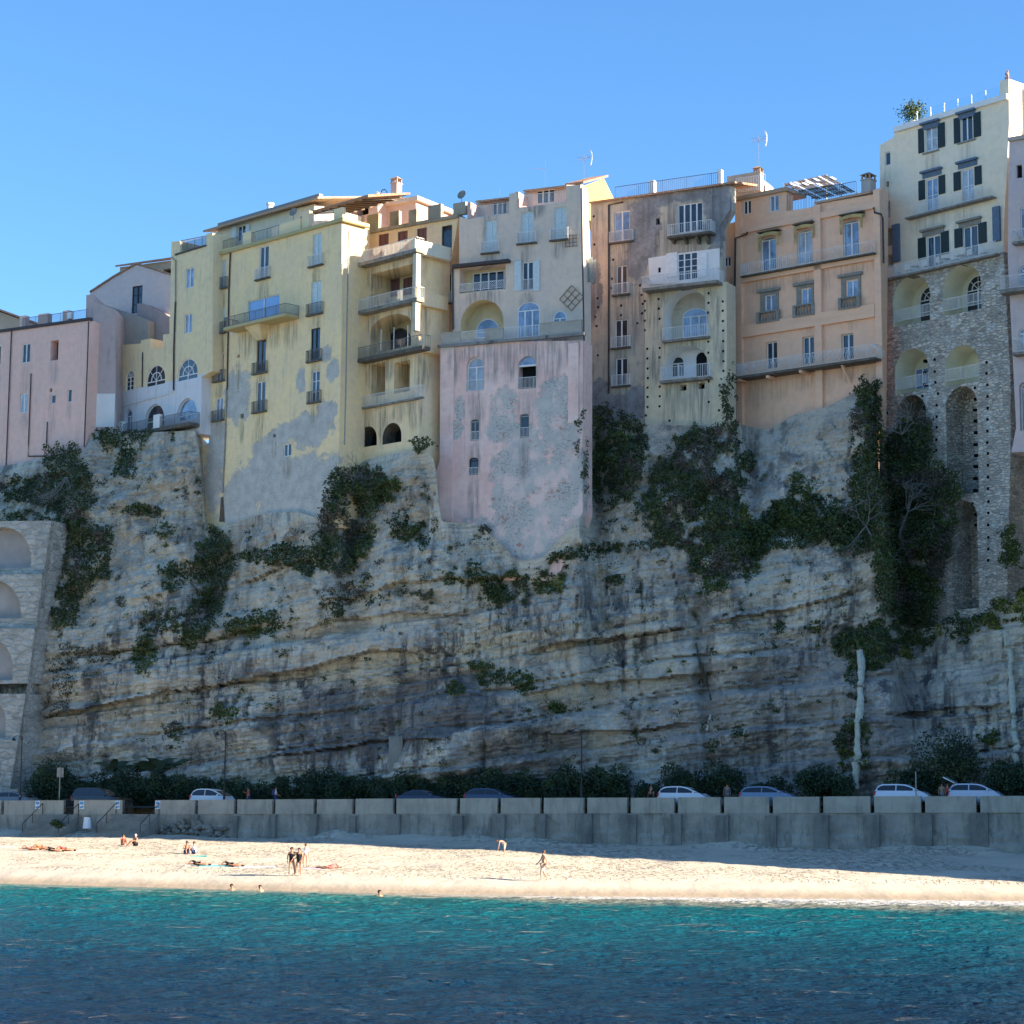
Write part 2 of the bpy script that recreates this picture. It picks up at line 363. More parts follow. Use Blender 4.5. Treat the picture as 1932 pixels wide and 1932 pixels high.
def balcony(H,W,fr,x0,y0,x1,y1,out,h=1.0,th=.18,mat='slab',rmat='rail',style='bar',o=0,rail=True,gap=.13,sides=(1,1)):
    """slab whose front top edge runs between the two pixel points"""
    a=W.q(fr,x0,y0,o+out); b=W.q(fr,x1,y1,o+out); z=(a[1]+b[1])/2
    nn=max(1,int((b[0]-a[0])/2.2)); W.dr+=[(a[0]+(b[0]-a[0])*(k+.5)/nn,z-th,1.8) for k in range(nn)]
    sb=MB(); sb.wb(W,a[0],b[0],o,o+out,z-th,z); sl=sb.build('balcony',M[mat] if isinstance(mat,str) else mat,H)
    if rail:
        p=[W.P(a[0]+.04,o+out-.05,z),W.P(b[0]-.04,o+out-.05,z)]
        if sides[0]: p=[W.P(a[0]+.04,o+.02,z)]+p
        if sides[1]: p=p+[W.P(b[0]-.04,o+.02,z)]
        railing(sl,p,h,M[rmat],gap,style)
    return a[0],b[0],z,sl
def pipe(H,W,pts,r=.06,o=.1,mat='pipe',name='drainpipe'):
    mb=MB(); mb.tube([W.P(*( (W.q(*p,o)[0],o,W.q(*p,o)[1]) )) for p in pts],r,8); return mb.build(name,M[mat],H)
def pot(H_unused,p,label,h=.35,plant=True):
    t=thing('flower_pot',label,'flower pot',p); m=MB(); m.tube([Vector(p),Vector(p)+Vector((0,0,h))],[.10,.17],10); m.build('pot',M['terra'],t)
    if plant:
        m=MB()
        for i in range(60):
            c=Vector(p)+Vector((random.gauss(0,.13),random.gauss(0,.13),h+abs(random.gauss(.12,.12)))); leaf(m,c,.09)
        m.build('leaves',M['leafA'],t)
def leaf(m,c,r,nrm=None):
    a=Vector((random.gauss(0,1),random.gauss(0,1),random.gauss(0,1))).normalized(); b=a.cross(Vector((random.gauss(0,1),random.gauss(0,1),random.gauss(0,1)))).normalized()
    m.add([c-a*r,c+b*r*.5,c+a*r,c-b*r*.5],[(0,1,2,3)])
def leafmat(name,c1,c2,c3):
    t=NT(name,.6); p=t.pos(); n=t.noise(p,.5,4,.6); n2=t.noise(p,5,3)
    col=t.mix(t.rng(n,.4,.62),c1,c2); col=t.mix(t.rng(n2,.52,.7,0,.8),col,c3); t.p.inputs['Specular IOR Level'].default_value=.2; return t.col(col)
M['leafA']=leafmat('dark_ivy_leaves',(.036,.060,.026),(.058,.085,.036),(.10,.13,.042))
M['leafB']=leafmat('olive_green_leaves',(.075,.11,.028),(.05,.075,.03),(.16,.19,.04))
M['leafC']=leafmat('yellowish_leaves',(.20,.21,.03),(.10,.13,.03),(.28,.26,.05))
M['leafD']=leafmat('brown_dry_scrub',(.11,.095,.07),(.06,.065,.042),(.16,.14,.10))
M['leafH']=leafmat('hedge_leaves',(.025,.046,.028),(.036,.060,.034),(.06,.09,.045))
M['twig']=simple('bare_grey_twigs',(.20,.19,.17),.9,.3)
M['bark']=simple('bark',(.09,.07,.05),.9,.4)
# ================================================================== HOUSES
def OL(W,pts,o=0): return [W.q(*p,o) for p in pts]
def house(W,name,label,cat='house',z=20): 
    return thing(name,label,cat,W.P(0,0,z))
def hc(W,fr,x,y,o=0): return W.q(fr,x,y,o)
WA=Wall(45,212,.57); WB1=Wall(300,207.6,.98); WB2=Wall(515,197,.98); WB3=Wall(768,193.5,.68); WB3b=Wall(732,190.2,1.0)
WB4=Wall(966,185,.45); WB5=Wall(1245,188,.54); WB6=Wall(1520,184,.83); WB7=Wall(1780,178,1.18); WB8=Wall(1930,169.3,.7)
# ---------- A: pink house far left
W=WA; H=house(W,'pink_house','plain pink house at the left edge with black drainpipes and small windows'); hl=[]
mA=plaster('pink_plaster',(.90,.57,.46),(.84,.56,.47),dirtiness=.3,dirt=(.26,.2,.19))
for b in [(190,1062,262,1230),]: window(H,W,hl,1,b,'d',gm='glassd')
window(H,W,hl,1,(440,1035,508,1208),'k'); window(H,W,hl,1,(175,1495,243,1665),'d'); window(H,W,hl,1,(442,1508,484,1585),'one',gm='glassd')
window(H,W,hl,1,(588,1460,624,1572),'one',gm='glassd'); window(H,W,hl,1,(432,1452,455,1485),'k',back=.4); window(H,W,hl,1,(-60,1080,6,1250),'d',gm='glassd')
out=OL(W,[(1,-420,990),(1,0,942),(1,780,856),(1,730,2300),(1,-420,2400)])
solid(H,W,out,hl,3.6,[mA,M['dark']]); rear(H,W,-3.6,6,out[1][0]-6,out[2][0]-3,20,out[1][1]-1.5,mA)
p0=(1,0,945);p1=(1,782,856)
mb=MB(); a=hc(W,*p0);b=hc(W,*p1); zt=(a[1]+b[1])/2; aL=hc(W,1,-420,990)
s0=aL[0]; mb.wb(W,s0,b[0]+.15,-.3,.16,zt-.18,zt+.12); mb.build('eaves_gutter',M['pipe'],H)
pipe(H,W,[(1,100,950),(1,60,1930),(15,45,300),(15,0,460)]); pipe(H,W,[(1,772,870),(1,765,1130),(1,735,1930),(15,628,165)]); pipe(H,W,[(1,270,1325),(1,248,1930),(15,210,235),(15,345,232)]); pipe(H,W,[(1,412,1745),(1,405,1932),(15,350,145)])
# roof terrace on A: railing, piers
pr=[(170,820,222,905),(332,802,418,882),(545,775,600,862)]
mb=MB()
for x0,y0,x1,y1 in pr:
    s0,s1,z0,z1=W.box(1,(x0,y0,x1,y1),-.8); mb.wb(W,s0,s1,-1.4,-.8,zt,z1)
mb.build_each('roof_pier',mA,H)
railing(H,[W.P(hc(W,1,200,880,-.8)[0],-.8,zt+.1),W.P(hc(W,1,750,850,-.8)[0],-.8,zt+.1)],1.15,M['railg'],.14)
ms=MB(); s0,s1,z0,z1=W.box(1,(598,795,632,850),-.8); ms.wb(W,s0,s1,-.9,-.55,z0,z1); ms.build('air_conditioner',M['white'],H)
# side wall + return of A (grey pink wall between pink house and arched annex)
Ws=Wall(191,209.5,.05); Hs=house(Ws,'side_house','grey pink windowless wing between the pink house and the arched yellow annex')
mS=plaster('greyish_pink_plaster',(.56,.43,.39),(.50,.42,.40),dirtiness=.45)
solid(Hs,Ws,OL(Ws,[(1,752,640),(1,815,632),(1,822,700),(1,1005,765),(1,1012,2000),(1,735,2000)]),[],5,[mS])
st=MB(); s0,s1,z0,z1=Ws.box(1,(825,1500,1000,1790)); st.wb(Ws,s0,s1,0,.05,z0,z1); st.build('white_panel',M['whitepl'],Hs)
drips(mA,WA.dr,(.36,.27,.25),.5)
# ---------- gabled house behind
Wg=Wall(245,216,.6); Hg=house(Wg,'gabled_house','pale pink gabled house with one tall dark window rising behind the annex'); hl=[]
mG=plaster('pale_pink_plaster',(.74,.60,.54),(.70,.58,.54),dirtiness=.1)
window(Hg,Wg,hl,1,(1150,560,1240,795),'d',gm='glassd',fm='iron',trans=2)
og=OL(Wg,[(1,785,615),(1,990,480),(1,1185,372),(1,1495,470),(1,1495,1300),(1,785,1300)])
solid(Hg,Wg,og,hl,9,[mG,M['dark']])
mb=MB(); rp=OL(Wg,[(1,780,615),(1,990,478),(1,1185,368),(1,1497,468)],.2)
for (a,za),(b,zb) in zip(rp,rp[1:]): mb.box8([Wg.P(a,.2,za),Wg.P(b,.2,zb),Wg.P(b,-9,zb),Wg.P(a,-9,za),Wg.P(a,.2,za+.16),Wg.P(b,.2,zb+.16),Wg.P(b,-9,zb+.16),Wg.P(a,-9,za+.16)])
mb.build('roof',M['tile'],Hg)
mb=MB(); s0,s1,z0,z1=Wg.box(1,(1000,715,1475,1100),1.5)
q=OL(Wg,[(1,1195,715),(1,1245,712),(1,1475,830),(1,1475,1150),(1,1195,1150)],1.5); solid(Hg,Wg,q,[],1.6,[plaster('taupe_plaster',(.50,.39,.35),dirtiness=.15)],'lower_wing',o=1.5)
q=OL(Wg,[(1,815,695),(1,1195,820),(1,1290,860),(1,1300,1250),(1,1000,1250),(1,815,1250)],2.6); solid(Hg,Wg,q,[],1.0,[plaster('grey_green_plaster',(.46,.42,.36),dirtiness=.25)],'terrace_wall',o=2.6)
# tiled house behind gable
Wt=Wall(270,224,.55); Ht=house(Wt,'tiled_house','small cream house with a sunlit terracotta roof behind the gabled house')
hl=[]; window(Ht,Wt,hl,1,(1425,410,1520,460),'k')
solid(Ht,Wt,OL(Wt,[(1,1045,398),(1,1560,330),(1,1560,700),(1,1045,700)]),hl,7,[plaster('sandy_plaster',(.50,.42,.30)),M['dark']])
mb=MB(); a=hc(Wt,1,1030,395);b=hc(Wt,1,1560,322); z=(a[1]+b[1])/2
mb.box8([Wt.P(a[0],.5,z-.1),Wt.P(b[0],.5,z-.1),Wt.P(b[0],-7,z+2.2),Wt.P(a[0]+.8,-7,z+2.2),Wt.P(a[0],.5,z+.1),Wt.P(b[0],.5,z+.1),Wt.P(b[0],-7,z+2.45),Wt.P(a[0]+.8,-7,z+2.45)]); mb.build('roof',M['tile'],Ht)
# red roofed house behind A
Wr=Wall(20,224,.3); Hr=house(Wr,'red_roofed_house','sunlit house with a red gable roof glimpsed behind the pink house')
o=OL(Wr,[(1,-420,900),(1,-60,765),(1,320,900),(1,320,1100),(1,-420,1100)]); solid(Hr,Wr,o,[],8,[plaster('warm_cream_plaster',(.55,.46,.33),dirtiness=.1)])
mb=MB()
rp=OL(Wr,[(1,-440,898),(1,-60,755),(1,335,898)],.3)
for (a,za),(b,zb) in zip(rp,rp[1:]): mb.box8([Wr.P(a,.3,za),Wr.P(b,.3,zb),Wr.P(b,-8,zb),Wr.P(a,-8,za),Wr.P(a,.3,za+.2),Wr.P(b,.3,zb+.2),Wr.P(b,-8,zb+.2),Wr.P(a,-8,za+.2)])
mb.build('roof',M['tile'],Hr)
# ---------- B1: arched yellow annex
W=WB1; H=house(W,'arched_annex','pale yellow annex with fan arched windows over a whitewashed terrace storey'); hl=[]
zband=(hc(W,1,1015,1480)[1]+hc(W,1,1745,1350)[1])/2
mB1=plaster('pale_yellow_plaster',(.94,.73,.42),(.86,.68,.42),dirtiness=.4,dirt=(.22,.21,.16),band=(zband,(.74,.72,.72)))
window(H,W,hl,1,(1618,402,1688,575),'d'); window(H,W,hl,1,(1608,802,1674,970),'d')
window(H,W,hl,1,(1548,1192,1722,1380),'fan',arch=True,gm='glassd'); window(H,W,hl,1,(1273,1248,1440,1430),'fan',arch=True,gm='glassd'); window(H,W,hl,1,(1098,1297,1165,1470),'fan',arch=True,gm='glassd',trans=2)
window(H,W,hl,1,(1543,1540,1715,1728),'arch',arch=True,gm='glassc',hd=.35); window(H,W,hl,1,(1262,1592,1430,1800),'arch',arch=True,gm='glassd',hd=.35); window(H,W,hl,1,(1087,1637,1150,1825),'arch',arch=True,hd=.35)
out=OL(W,[(1,1010,1078),(1,1228,1062),(1,1228,1035),(1,1308,1018),(1,1310,1118),(1,1420,1095),(1,1422,985),(1,1478,978),(1,1495,175),(1,1568,168),(1,1570,285),(1,1795,212),(1,1800,110),(1,1853,98),(1,1852,1300),(1,1757,1350),(1,1757,1850),(1,1000,1880)])
solid(H,W,out,hl,2.8,[mB1,M['dark']]); rear(H,W,-.6,7,hc(W,1,1040,1500)[0],hc(W,1,1500,1500)[0]-1,hc(W,1,1400,1800)[1],hc(W,1,1200,1150)[1],mB1); rear(H,W,-.6,4,hc(W,1,1520,600)[0],hc(W,1,1720,600)[0]-1,hc(W,1,1600,1200)[1],hc(W,1,1600,330)[1],mB1)
railing(H,[W.P(hc(W,1,1568,290,-.3)[0],-.3,hc(W,1,1568,250)[1]),W.P(hc(W,1,1800,200,-.3)[0],-.3,hc(W,1,1800,205)[1])],1.1,M['railg'],.1)
mb=MB(); a=hc(W,1,1530,290); b=hc(W,1,1800,208); mb.bar(W.P(a[0],.06,a[1]),W.P(b[0],.06,b[1]),.14,.14); mb.build('gutter',M['pipe'],H)
pipe(H,W,[(1,1495,310),(1,1530,340),(1,1528,700)],.06,.1,'pipel'); pipe(H,W,[(1,1528,700),(1,1515,1100),(1,1512,1470)],.08); pipe(H,W,[(1,1512,1470),(1,1500,1490),(1,1015,1620)],.06,.1,'whitepl'); pipe(H,W,[(1,1242,1140),(1,1238,1440)],.06); pipe(H,W,[(1,1013,1080),(1,1008,1480)],.06)
a0,b0,z0,sl=balcony(H,W,1,868,1842,1645,1800,1.3,1.05,.35,'slabd',rmat='railg')
mb=MB()
for x0,x1 in ((1015,1070),(1338,1392)):
    s0,s1,za,zb=W.box(1,(x0,1700,x1,1820),1.3); mb.wb(W,s0,s1,1.0,1.35,z0,z0+1.35)
mb.build_each('terrace_pier',M['whitepl'],H)
# ---------- B2: large yellow house
W=WB2; H=house(W,'yellow_house','tall yellow house with large grey patches of lost plaster and many small balconies'); hl=[]
e=lambda fr,x,y,rx,ry:(*W.q(fr,x,y),rx,ry)
mB2=plaster('yellow_plaster',(1.0,.75,.40),(.92,.70,.42),dirtiness=.35,dirt=(.25,.22,.14),
  patches=[e(3,620,560,2.2,2.6),e(3,570,440,.8,1.6),e(3,1000,900,2.2,1.2),e(3,1250,850,3.3,1.9),e(3,1400,700,1.6,1.2),e(3,880,1020,2.2,1.4),e(3,900,1300,5.0,2.4),e(3,1250,1230,4.6,2.0),e(3,650,1500,3.0,4.0),e(3,1100,1400,7,3.4),e(3,900,1180,4.5,2),e(3,420,1250,1.6,4),e(3,1450,330,1.0,1.2),e(3,1400,190,.9,.9),e(3,1175,440,.7,1.4),e(3,440,950,1.5,2.6),e(3,1000,1750,8,3)],pcol=(.60,.56,.49),pcol2=(.46,.43,.38),stone=.25)
window(H,W,hl,2,(812,697,892,978),'d',slab=1,rail=1); window(H,W,hl,2,(1275,585,1355,865),'s',slab=1,rail=1); window(H,W,hl,2,(1262,1000,1350,1288),'s',slab=1,rail=1,railmat='railg')
window(H,W,hl,2,(447,820,520,1065),'s',slab=1,rail=1,railmat='railg'); window(H,W,hl,2,(441,1226,512,1455),'s',slab=1,rail=1,railmat='railg')
window(H,W,hl,2,(710,1145,985,1345),'d',gm='glassb'); window(H,W,hl,2,(787,1512,867,1800),'d',fm='wood',gm='glassd',slab=1,rail=1,railmat='railg')
window(H,W,hl,2,(1260,1412,1340,1695),'d',fm='iron',gm='glassd',slab=1,rail=1,railmat='railg'); window(H,W,hl,2,(437,1627,500,1870),'d',slab=1,rail=1,railmat='railg')
window(H,W,hl,3,(785,427,862,690),'d',slab=1,rail=1,railmat='railg'); window(H,W,hl,3,(1265,333,1335,605),'d',trans=2,gm='glassd',slab=1,rail=1,railmat='railg'); window(H,W,hl,3,(430,570,493,765),'d',slab=1,rail=1,railmat='railg'); window(H,W,hl,3,(1022,968,1090,1080),'d',gm='glassd')
window(H,W,hl,3,(645,708,675,748),'k',back=.5); window(H,W,hl,3,(618,192,640,220),'k',back=.4); window(H,W,hl,3,(930,885,955,915),'k',back=.4)
out=OL(W,[(2,405,742),(2,1532,492),(3,1528,0),(3,1505,1000),(3,1500,1700),(3,205,1932),(3,262,1060),(3,300,1000),(3,372,960),(3,375,520),(2,385,1300)])
solid(H,W,out,hl,3.1,[mB2,M['dark']])
a=hc(W,2,405,742); b=hc(W,2,1545,492); zr=(a[1]+b[1])/2
mb=MB(); mb.wb(W,a[0]-.1,b[0]+.25,-3,.3,zr-.28,zr+.04); mb.build('cornice',plaster('cornice_plaster',(.55,.47,.24),dirtiness=.7),H)
balcony(H,W,2,500,1395,1035,1290,1.7,.95,.28,plaster('balcony_yellow',(.56,.46,.24),dirtiness=.4),rmat='railg')
mb=MB(); sa,za=hc(W,2,830,1400,.1); mb.box8([W.P(sa-.4,0,za-1.3),W.P(sa+.4,0,za-1.3),W.P(sa+.4,.3,za-1.3),W.P(sa-.4,.3,za-1.3),W.P(sa-1.2,0,za+.1),W.P(sa+1.2,0,za+.1),W.P(sa+1.2,1.4,za+.1),W.P(sa-1.2,1.4,za+.1)]); mb.build('bracket',M['yel'],H)
pipe(H,W,[(2,558,738),(2,545,1100),(2,530,1930),(3,525,500)],.07); pipe(H,W,[(3,525,500),(3,510,1000),(3,490,1400)],.07,.1,'pipel')
mb=MB(); q=[(*W.q(3,x,y),0) for x,y in ((465,1650),(480,1440),(500,1430),(512,1650))]; mb.add([W.P(s,.06,z) for s,z,_ in q],[(0,3,2,1)]); mb.build('damp_stain',M['wood'],H)
# parapets and railings at roof
mb=MB()
for x0,x1,yt in ((990,1170,490),(1462,1540,375)):
    s0,s1,z0_,z1=W.box(2,(x0,yt,x1,yt+80)); mb.wb(W,s0,s1,-.35,0.02,zr+.04,z1+.1)
for x0,x1,yt in ((660,735,570),(340,410,580),(1175,1240,395)):
    s0,s1,z0_,z1=W.box(2,(x0,yt,x1,yt+80)); mb.wb(W,s0,s1,-.5,-.1,zr+.04,z1)
mb.build_each('roof_parapet',mB1,H)
S=lambda x:hc(W,2,x,600)[0]
for xa,xb in ((470,665),(735,990),(1240,1465)): railing(H,[W.P(S(xa),-.15,zr),W.P(S(xb),-.15,zr)],1.2,M['rail' if xa>1000 else 'railg'],.13 if xa>1000 else .2)
# side return of lit wall (second step) and parapet
W2=Wall(648,193.2,.95)
solid(H,W2,OL(W2,[(2,1545,505),(2,1600,500),(3,1570,1000),(3,1560,1300),(3,1490,1300)]),[],2.5,[mB2],'pilaster_wall')
pipe(H,W,[(2,1590,560),(2,1578,1200),(3,1565,500),(3,1553,980)],.07,.12,'pipel')
# penthouse
Wp=Wall(515,200.5,.98); hp=[]
window(H,Wp,hp,2,(620,515,692,650),'d',gm='glassd'); 
mP=plaster('penthouse_plaster',(.78,.70,.54),(.72,.66,.5),dirtiness=.12)
solid(H,Wp,OL(Wp,[(2,450,530),(2,1290,330),(2,1290,560),(2,450,780)]),hp,6,[mP,M['dark']],'penthouse')
a=hc(Wp,2,322,492,.9); b=hc(Wp,2,1320,335,.9); z=(a[1]+b[1])/2
mb=MB(); mb.box8([Wp.P(a[0],.9,z-.2),Wp.P(b[0],.9,z-.2),Wp.P(b[0],-5,z+1.1),Wp.P(a[0],-5,z+1.1),Wp.P(a[0],.9,z),Wp.P(b[0],.9,z),Wp.P(b[0],-5,z+1.3),Wp.P(a[0],-5,z+1.3)]); mb.build('tiled_roof',M['tilel'],H)
mb=MB(); s0,s1,z0_,z1=Wp.box(2,(450,330,1330,420),-2); mb.wb(Wp,hc(Wp,2,450,430,-1.5)[0],hc(Wp,2,1332,290,-1.5)[0],-2,-1.5,z+.2,z+1.35); mb.build('roof_upstand',plaster('grey_upstand',(.34,.34,.32),dirtiness=.9),H)
mb=MB(); p=Wp.P(hc(Wp,2,905,340,-1.7)[0],-1.7,z+1.3); mb.tube([p,p+Vector((0,0,.4))],.32,10); mb.tube([p+Vector((0,0,.4)),p+Vector((0,0,.6))],.4,10); mb.build('vent',M['whitepl'],H)
mb=MB(); s0,s1,za,zb=Wp.box(2,(575,520,615,640)); mb.wb(Wp,s0,s1,.02,.07,za,zb); s0,s1,za,zb=Wp.box(2,(695,500,730,610)); mb.wb(Wp,s0,s1,.02,.07,za,zb); mb.build_each('shutter',M['shut'],H)
# second roof canopy (dark timber) and pink penthouse
mb=MB(); a=hc(Wp,2,1275,365,2.2); b=hc(Wp,2,1760,285,2.2); z=(a[1]+b[1])/2
mb.box8([Wp.P(a[0],2.2,z-.15),Wp.P(b[0],2.2,z-.15),Wp.P(b[0],-3,z+1.2),Wp.P(a[0],-3,z+1.2),Wp.P(a[0],2.2,z+.1),Wp.P(b[0],2.2,z+.1),Wp.P(b[0],-3,z+1.4),Wp.P(a[0],-3,z+1.4)]); mb.build('canopy_roof',M['tile'],H)
mb=MB()
for i in range(7):
    s=a[0]+(b[0]-a[0])*(i+.3)/7; mb.bar(Wp.P(s,2.25,z-.28),Wp.P(s,-3,z+1.0),.14)
mb.build_each('rafter',M['wood'],H)
drips(mB2,WB2.dr,(.26,.22,.14),.7)
# ---------- B3: balcony house (yellow, loggias)
W=WB3; H=house(W,'balcony_house','yellow house with stacked deep balconies, loggias and brown roller blinds'); hl=[]
mB3=plaster('yellow_ochre_plaster',(.95,.72,.40),(.92,.70,.46),dirtiness=.3)
for b in ((602,885,735,1035),(852,848,983,985),(1102,808,1232,1020)): window(H,W,hl,4,b,'b')
window(H,W,hl,4,(1427,775,1562,1190),'one',fm='iron',gm='glassd'); window(H,W,hl,4,(1510,1395,1590,1790),'d',gm='glassd',rail=1,slab=1)
solid(H,W,OL(W,[(4,270,860),(4,1240,712),(4,1650,658),(5,1405,400),(5,1400,1940),(5,270,1940)]),hl,5,[mB3,M['dark']])
a=hc(W,4,440,848); b=hc(W,4,1655,655); zc=(a[1]+b[1])/2
mb=MB(); mb.wb(W,a[0]-.6,b[0],-1,.25,zc-.25,zc+.05); mb.build('cornice',plaster('stained_cornice',(.42,.38,.28),dirtiness=1.2),H)
mb=MB()
for x0,y0,x1,y1 in ((1250,505,1420,660),(1580,475,1740,635),(455,630,605,780),(750,590,870,740),(1000,570,1100,700)):
    s0,s1,z0_,z1=W.box(4,(x0,y0,x1,y1)); mb.wb(W,s0,s1,-.4,0.03,zc+.05,z1)
mb.build_each('roof_parapet',plaster('stained_parapet',(.40,.38,.29),dirtiness=1.1),H)
# loggia block
W=WB3b; hl=[]; B=[]
y_sl=[(300,1277,1000,1112,4),(300,1890,1000,1765,4),(300,833,1080,700,5),(305,1468,1125,1352,5)]
def nb(frm,pts,dp,bk): hl.append((pts,dp,0,bk))
mY=mB3
nb(4,rect_pts(*W.box(4,(500,1345,1045,1800))),2.6,2); nb(5,arch_pts(*W.box(5,(492,252,1030,710)),rise=1.2),2.6,2)
nb(5,rect_pts(*W.box(5,(500,888,690,1310))),2.6,2); nb(5,rect_pts(*W.box(5,(805,860,1010,1270))),2.6,2)
nb(5,rect_pts(*W.box(4,(360,1360,405,1860))),1.2,1); nb(5,rect_pts(*W.box(5,(342,425,380,775))),1.2,1)
for b in ((342,1712,580,1975),(655,1665,902,1930)): hl.append((arch_pts(*W.box(5,b)),1.6,3,1))
solid(H,W,OL(W,[(4,300,1290),(4,1100,1105),(5,1085,700),(5,1130,1350),(5,1140,2400),(5,290,2400),(5,300,900)]),hl,4.2,[mB3,M['dark'],M['yel'],M['slabd']],'loggia_block')
D=-2.6
for b in ((757,1480,878,1700),(935,1462,1043,1680)): window(H,W,[],4,b,'b',o=D,flat=True)
window(H,W,[],5,(715,430,1035,690),'arch',o=D,flat=True,arch=True,gm='glassd',fm='wood'); window(H,W,[],5,(805,1100,985,1300),'d',o=D,flat=True,gm='glassd')
for i,(x0,y0,x1,y1,f) in enumerate(y_sl):
    balcony(H,W,f,x0,y0-12,x1+(95 if i<3 else 40),y1-30 if i<3 else y1-12,1.0 if i<3 else .35,1.05,.32 if i<3 else .16,'slab' if i!=2 else 'slabd',rmat='rail' if i!=2 else 'railg',gap=.17,sides=(1,1))
mb=MB(); s,_=hc(W,4,1090,1500,.6); ztop=hc(W,4,1100,1150,.6)[1]; zbot=hc(W,5,1110,460,.6)[1]; mb.wb(W,s-.15,s+.3,.3,.85,zbot,ztop); mb.build('corner_pillar',plaster('pillar_plaster',(.62,.56,.42),dirtiness=.15),H)
mb=MB(); s0,_=hc(W,4,1040,1100,.9); zt=hc(W,4,1050,960,.9)[1]; zb=hc(W,4,1050,1130,.9)[1]; mb.wb(W,s0,s0+.5,-3.5,.98,zb,zt); mb.build('side_parapet',mP,H)
for fr,x,y in ((4,1090,1780),(5,1085,690)):
    s0,z=W.q(fr,x,y,0); mb=MB(); mb.wb(W,s0-.2,s0+.55,-3.5,.1,z-.25,z+1.0); mb.build('side_balcony',mB3,H)
mb=MB(); 
for x,y in ((635,600),(803,570),(985,545)): s,z=W.q(5,x,y,.95); mb.bar(W.P(s,.95,z-.9),W.P(s,.95,z+1.1),.07)
mb.build_each('awning_pole',M['rail'],H)
mb=MB(); s,z=W.q(4,668,1585,D); mb.tube([W.P(s,D+.05,z-.2),W.P(s,D+.05,z+.2)],.16,10); mb.build('wall_lamp',M['iron'],H)
# lower right terrace rail
W=WB3; balcony(H,W,5,1130,1350,1400,1345,.9,1.05,.2,'slabd')
drips(mB3,WB3.dr[:8]+WB3b.dr,(.24,.20,.13),.75)
# pink penthouse with chimney
Wq=Wall(768,198,.68); Hq=house(Wq,'pink_penthouse','sunlit pink rooftop penthouse above the balcony house with deep eaves',z=45); hl=[]
mPk=plaster('salmon_pink_plaster',(.62,.42,.33),(.60,.42,.34),dirtiness=.1)
window(Hq,Wq,hl,4,(318,515,472,640),'k')
solid(Hq,Wq,OL(Wq,[(4,200,470),(4,590,425),(4,600,800),(4,200,860)]),hl,5,[mPk,M['dark']])
solid(Hq,Wq,OL(Wq,[(4,700,490),(4,1090,455),(4,1100,760),(4,700,820)],-1.5),[],6,[mPk],'rear_wing',o=-1.5)
mb=MB(); s0,s1,z0_,z1=Wq.box(4,(430,405,640,445),.3); mb.wb(Wq,s0,s1,-5.3,.35,z1-.2,z1+.12); s0,s1,z0_,z1=Wq.box(4,(690,440,1115,480),-1.2); mb.wb(Wq,s0,s1,-8,-1.15,z1-.3,z1+.12); mb.build('flat_roof',plaster('pale_pink_trim',(.66,.52,.42),dirtiness=.2),Hq)
def chimney(W,fr,b,label,o=-.5,d=.8,m=None,cat='chimney'):
    s0,s1,z0,z1=W.box(fr,b,o); t=thing('chimney',label,cat,W.P((s0+s1)/2,o,z0)); mb=MB(); w=s1-s0
    mb.wb(W,s0,s1,o-d,o,z0,z1-.75); mb.wb(W,s0-.07,s1+.07,o-d-.07,o+.07,z1-.78,z1-.68); mb.build('stack',m or mPk,t)
    mb=MB(); c=(s0+s1)/2
    for a in (s0,s1-.14,c-.07):
        for oo in (o-.12,o-d): mb.wb(W,a,a+.14,oo,oo+.12,z1-.70,z1-.28)
    mb.box8([W.P(s0-.1,o+.1,z1-.28),W.P(s1+.1,o+.1,z1-.28),W.P(s1+.1,o-d-.1,z1-.28),W.P(s0-.1,o-d-.1,z1-.28),W.P(c-.12,o-d/2+.1,z1),W.P(c+.12,o-d/2+.1,z1),W.P(c+.12,o-d/2-.1,z1),W.P(c-.12,o-d/2-.1,z1)])
    mb.build('cowl',M['tilel'],t); return t
chimney(Wq,4,(762,125,842,470),'tall sunlit pink chimney with a slotted cowl, over the yellow balcony house',-2)
mb=MB(); 
def arc(W,fr,pts,o): return [W.P(W.q(fr,x,y,o)[0],o,W.q(fr,x,y,o)[1]) for x,y in pts]
mb.tube(arc(Wq,4,[(625,405),(628,350),(650,312),(685,303),(712,330),(716,450)],-.3),.05,6); tag(mb.build('bent_pipe',M['iron']),'thin black hooped pipe on the pink penthouse roof','pipe')
mb=MB(); p=Wq.P(Wq.q(4,594,400,-.3)[0],-.3,Wq.q(4,594,405,-.3)[1]); mb.tube([p,p+Vector((0,0,.5))],[.2,.28],10); tag(mb.build('roof_vent',M['whitepl']),'small round vent beside the hooped pipe on the penthouse','vent')
# ---------- B4: pink tower house
W=WB4; H=house(W,'pink_tower_house','weathered pink tower house reaching lowest down the cliff, patched with bare masonry'); hl=[]
e=lambda fr,x,y,rx,ry:(*W.q(fr,x,y),rx,ry)
mB4=plaster('faded_pink_plaster',(.95,.68,.58),(.88,.56,.47),dirtiness=.6,dirt=(.24,.21,.20),
 patches=[e(7,1400,760,1.2,1.6),e(7,1300,1000,1.7,3.2),e(7,800,980,1.3,2.2),e(7,750,1150,1.3,1.6),e(7,200,1180,1.6,1.0),e(7,330,950,.5,1.3),e(7,1450,1300,1.5,4),e(7,1000,1500,2.4,4),e(7,850,1750,2.0,4),e(7,1200,1850,4,3.5),e(7,1500,1700,2.5,4),e(7,1000,2250,5,3),e(7,350,2300,3.4,1.4)],pcol=(.50,.475,.43),pcol2=(.60,.54,.48),stone=.55,brick=(.46,.22,.16))
mB4u=plaster('greige_plaster',(.80,.62,.47),(.72,.58,.47),dirtiness=.3)
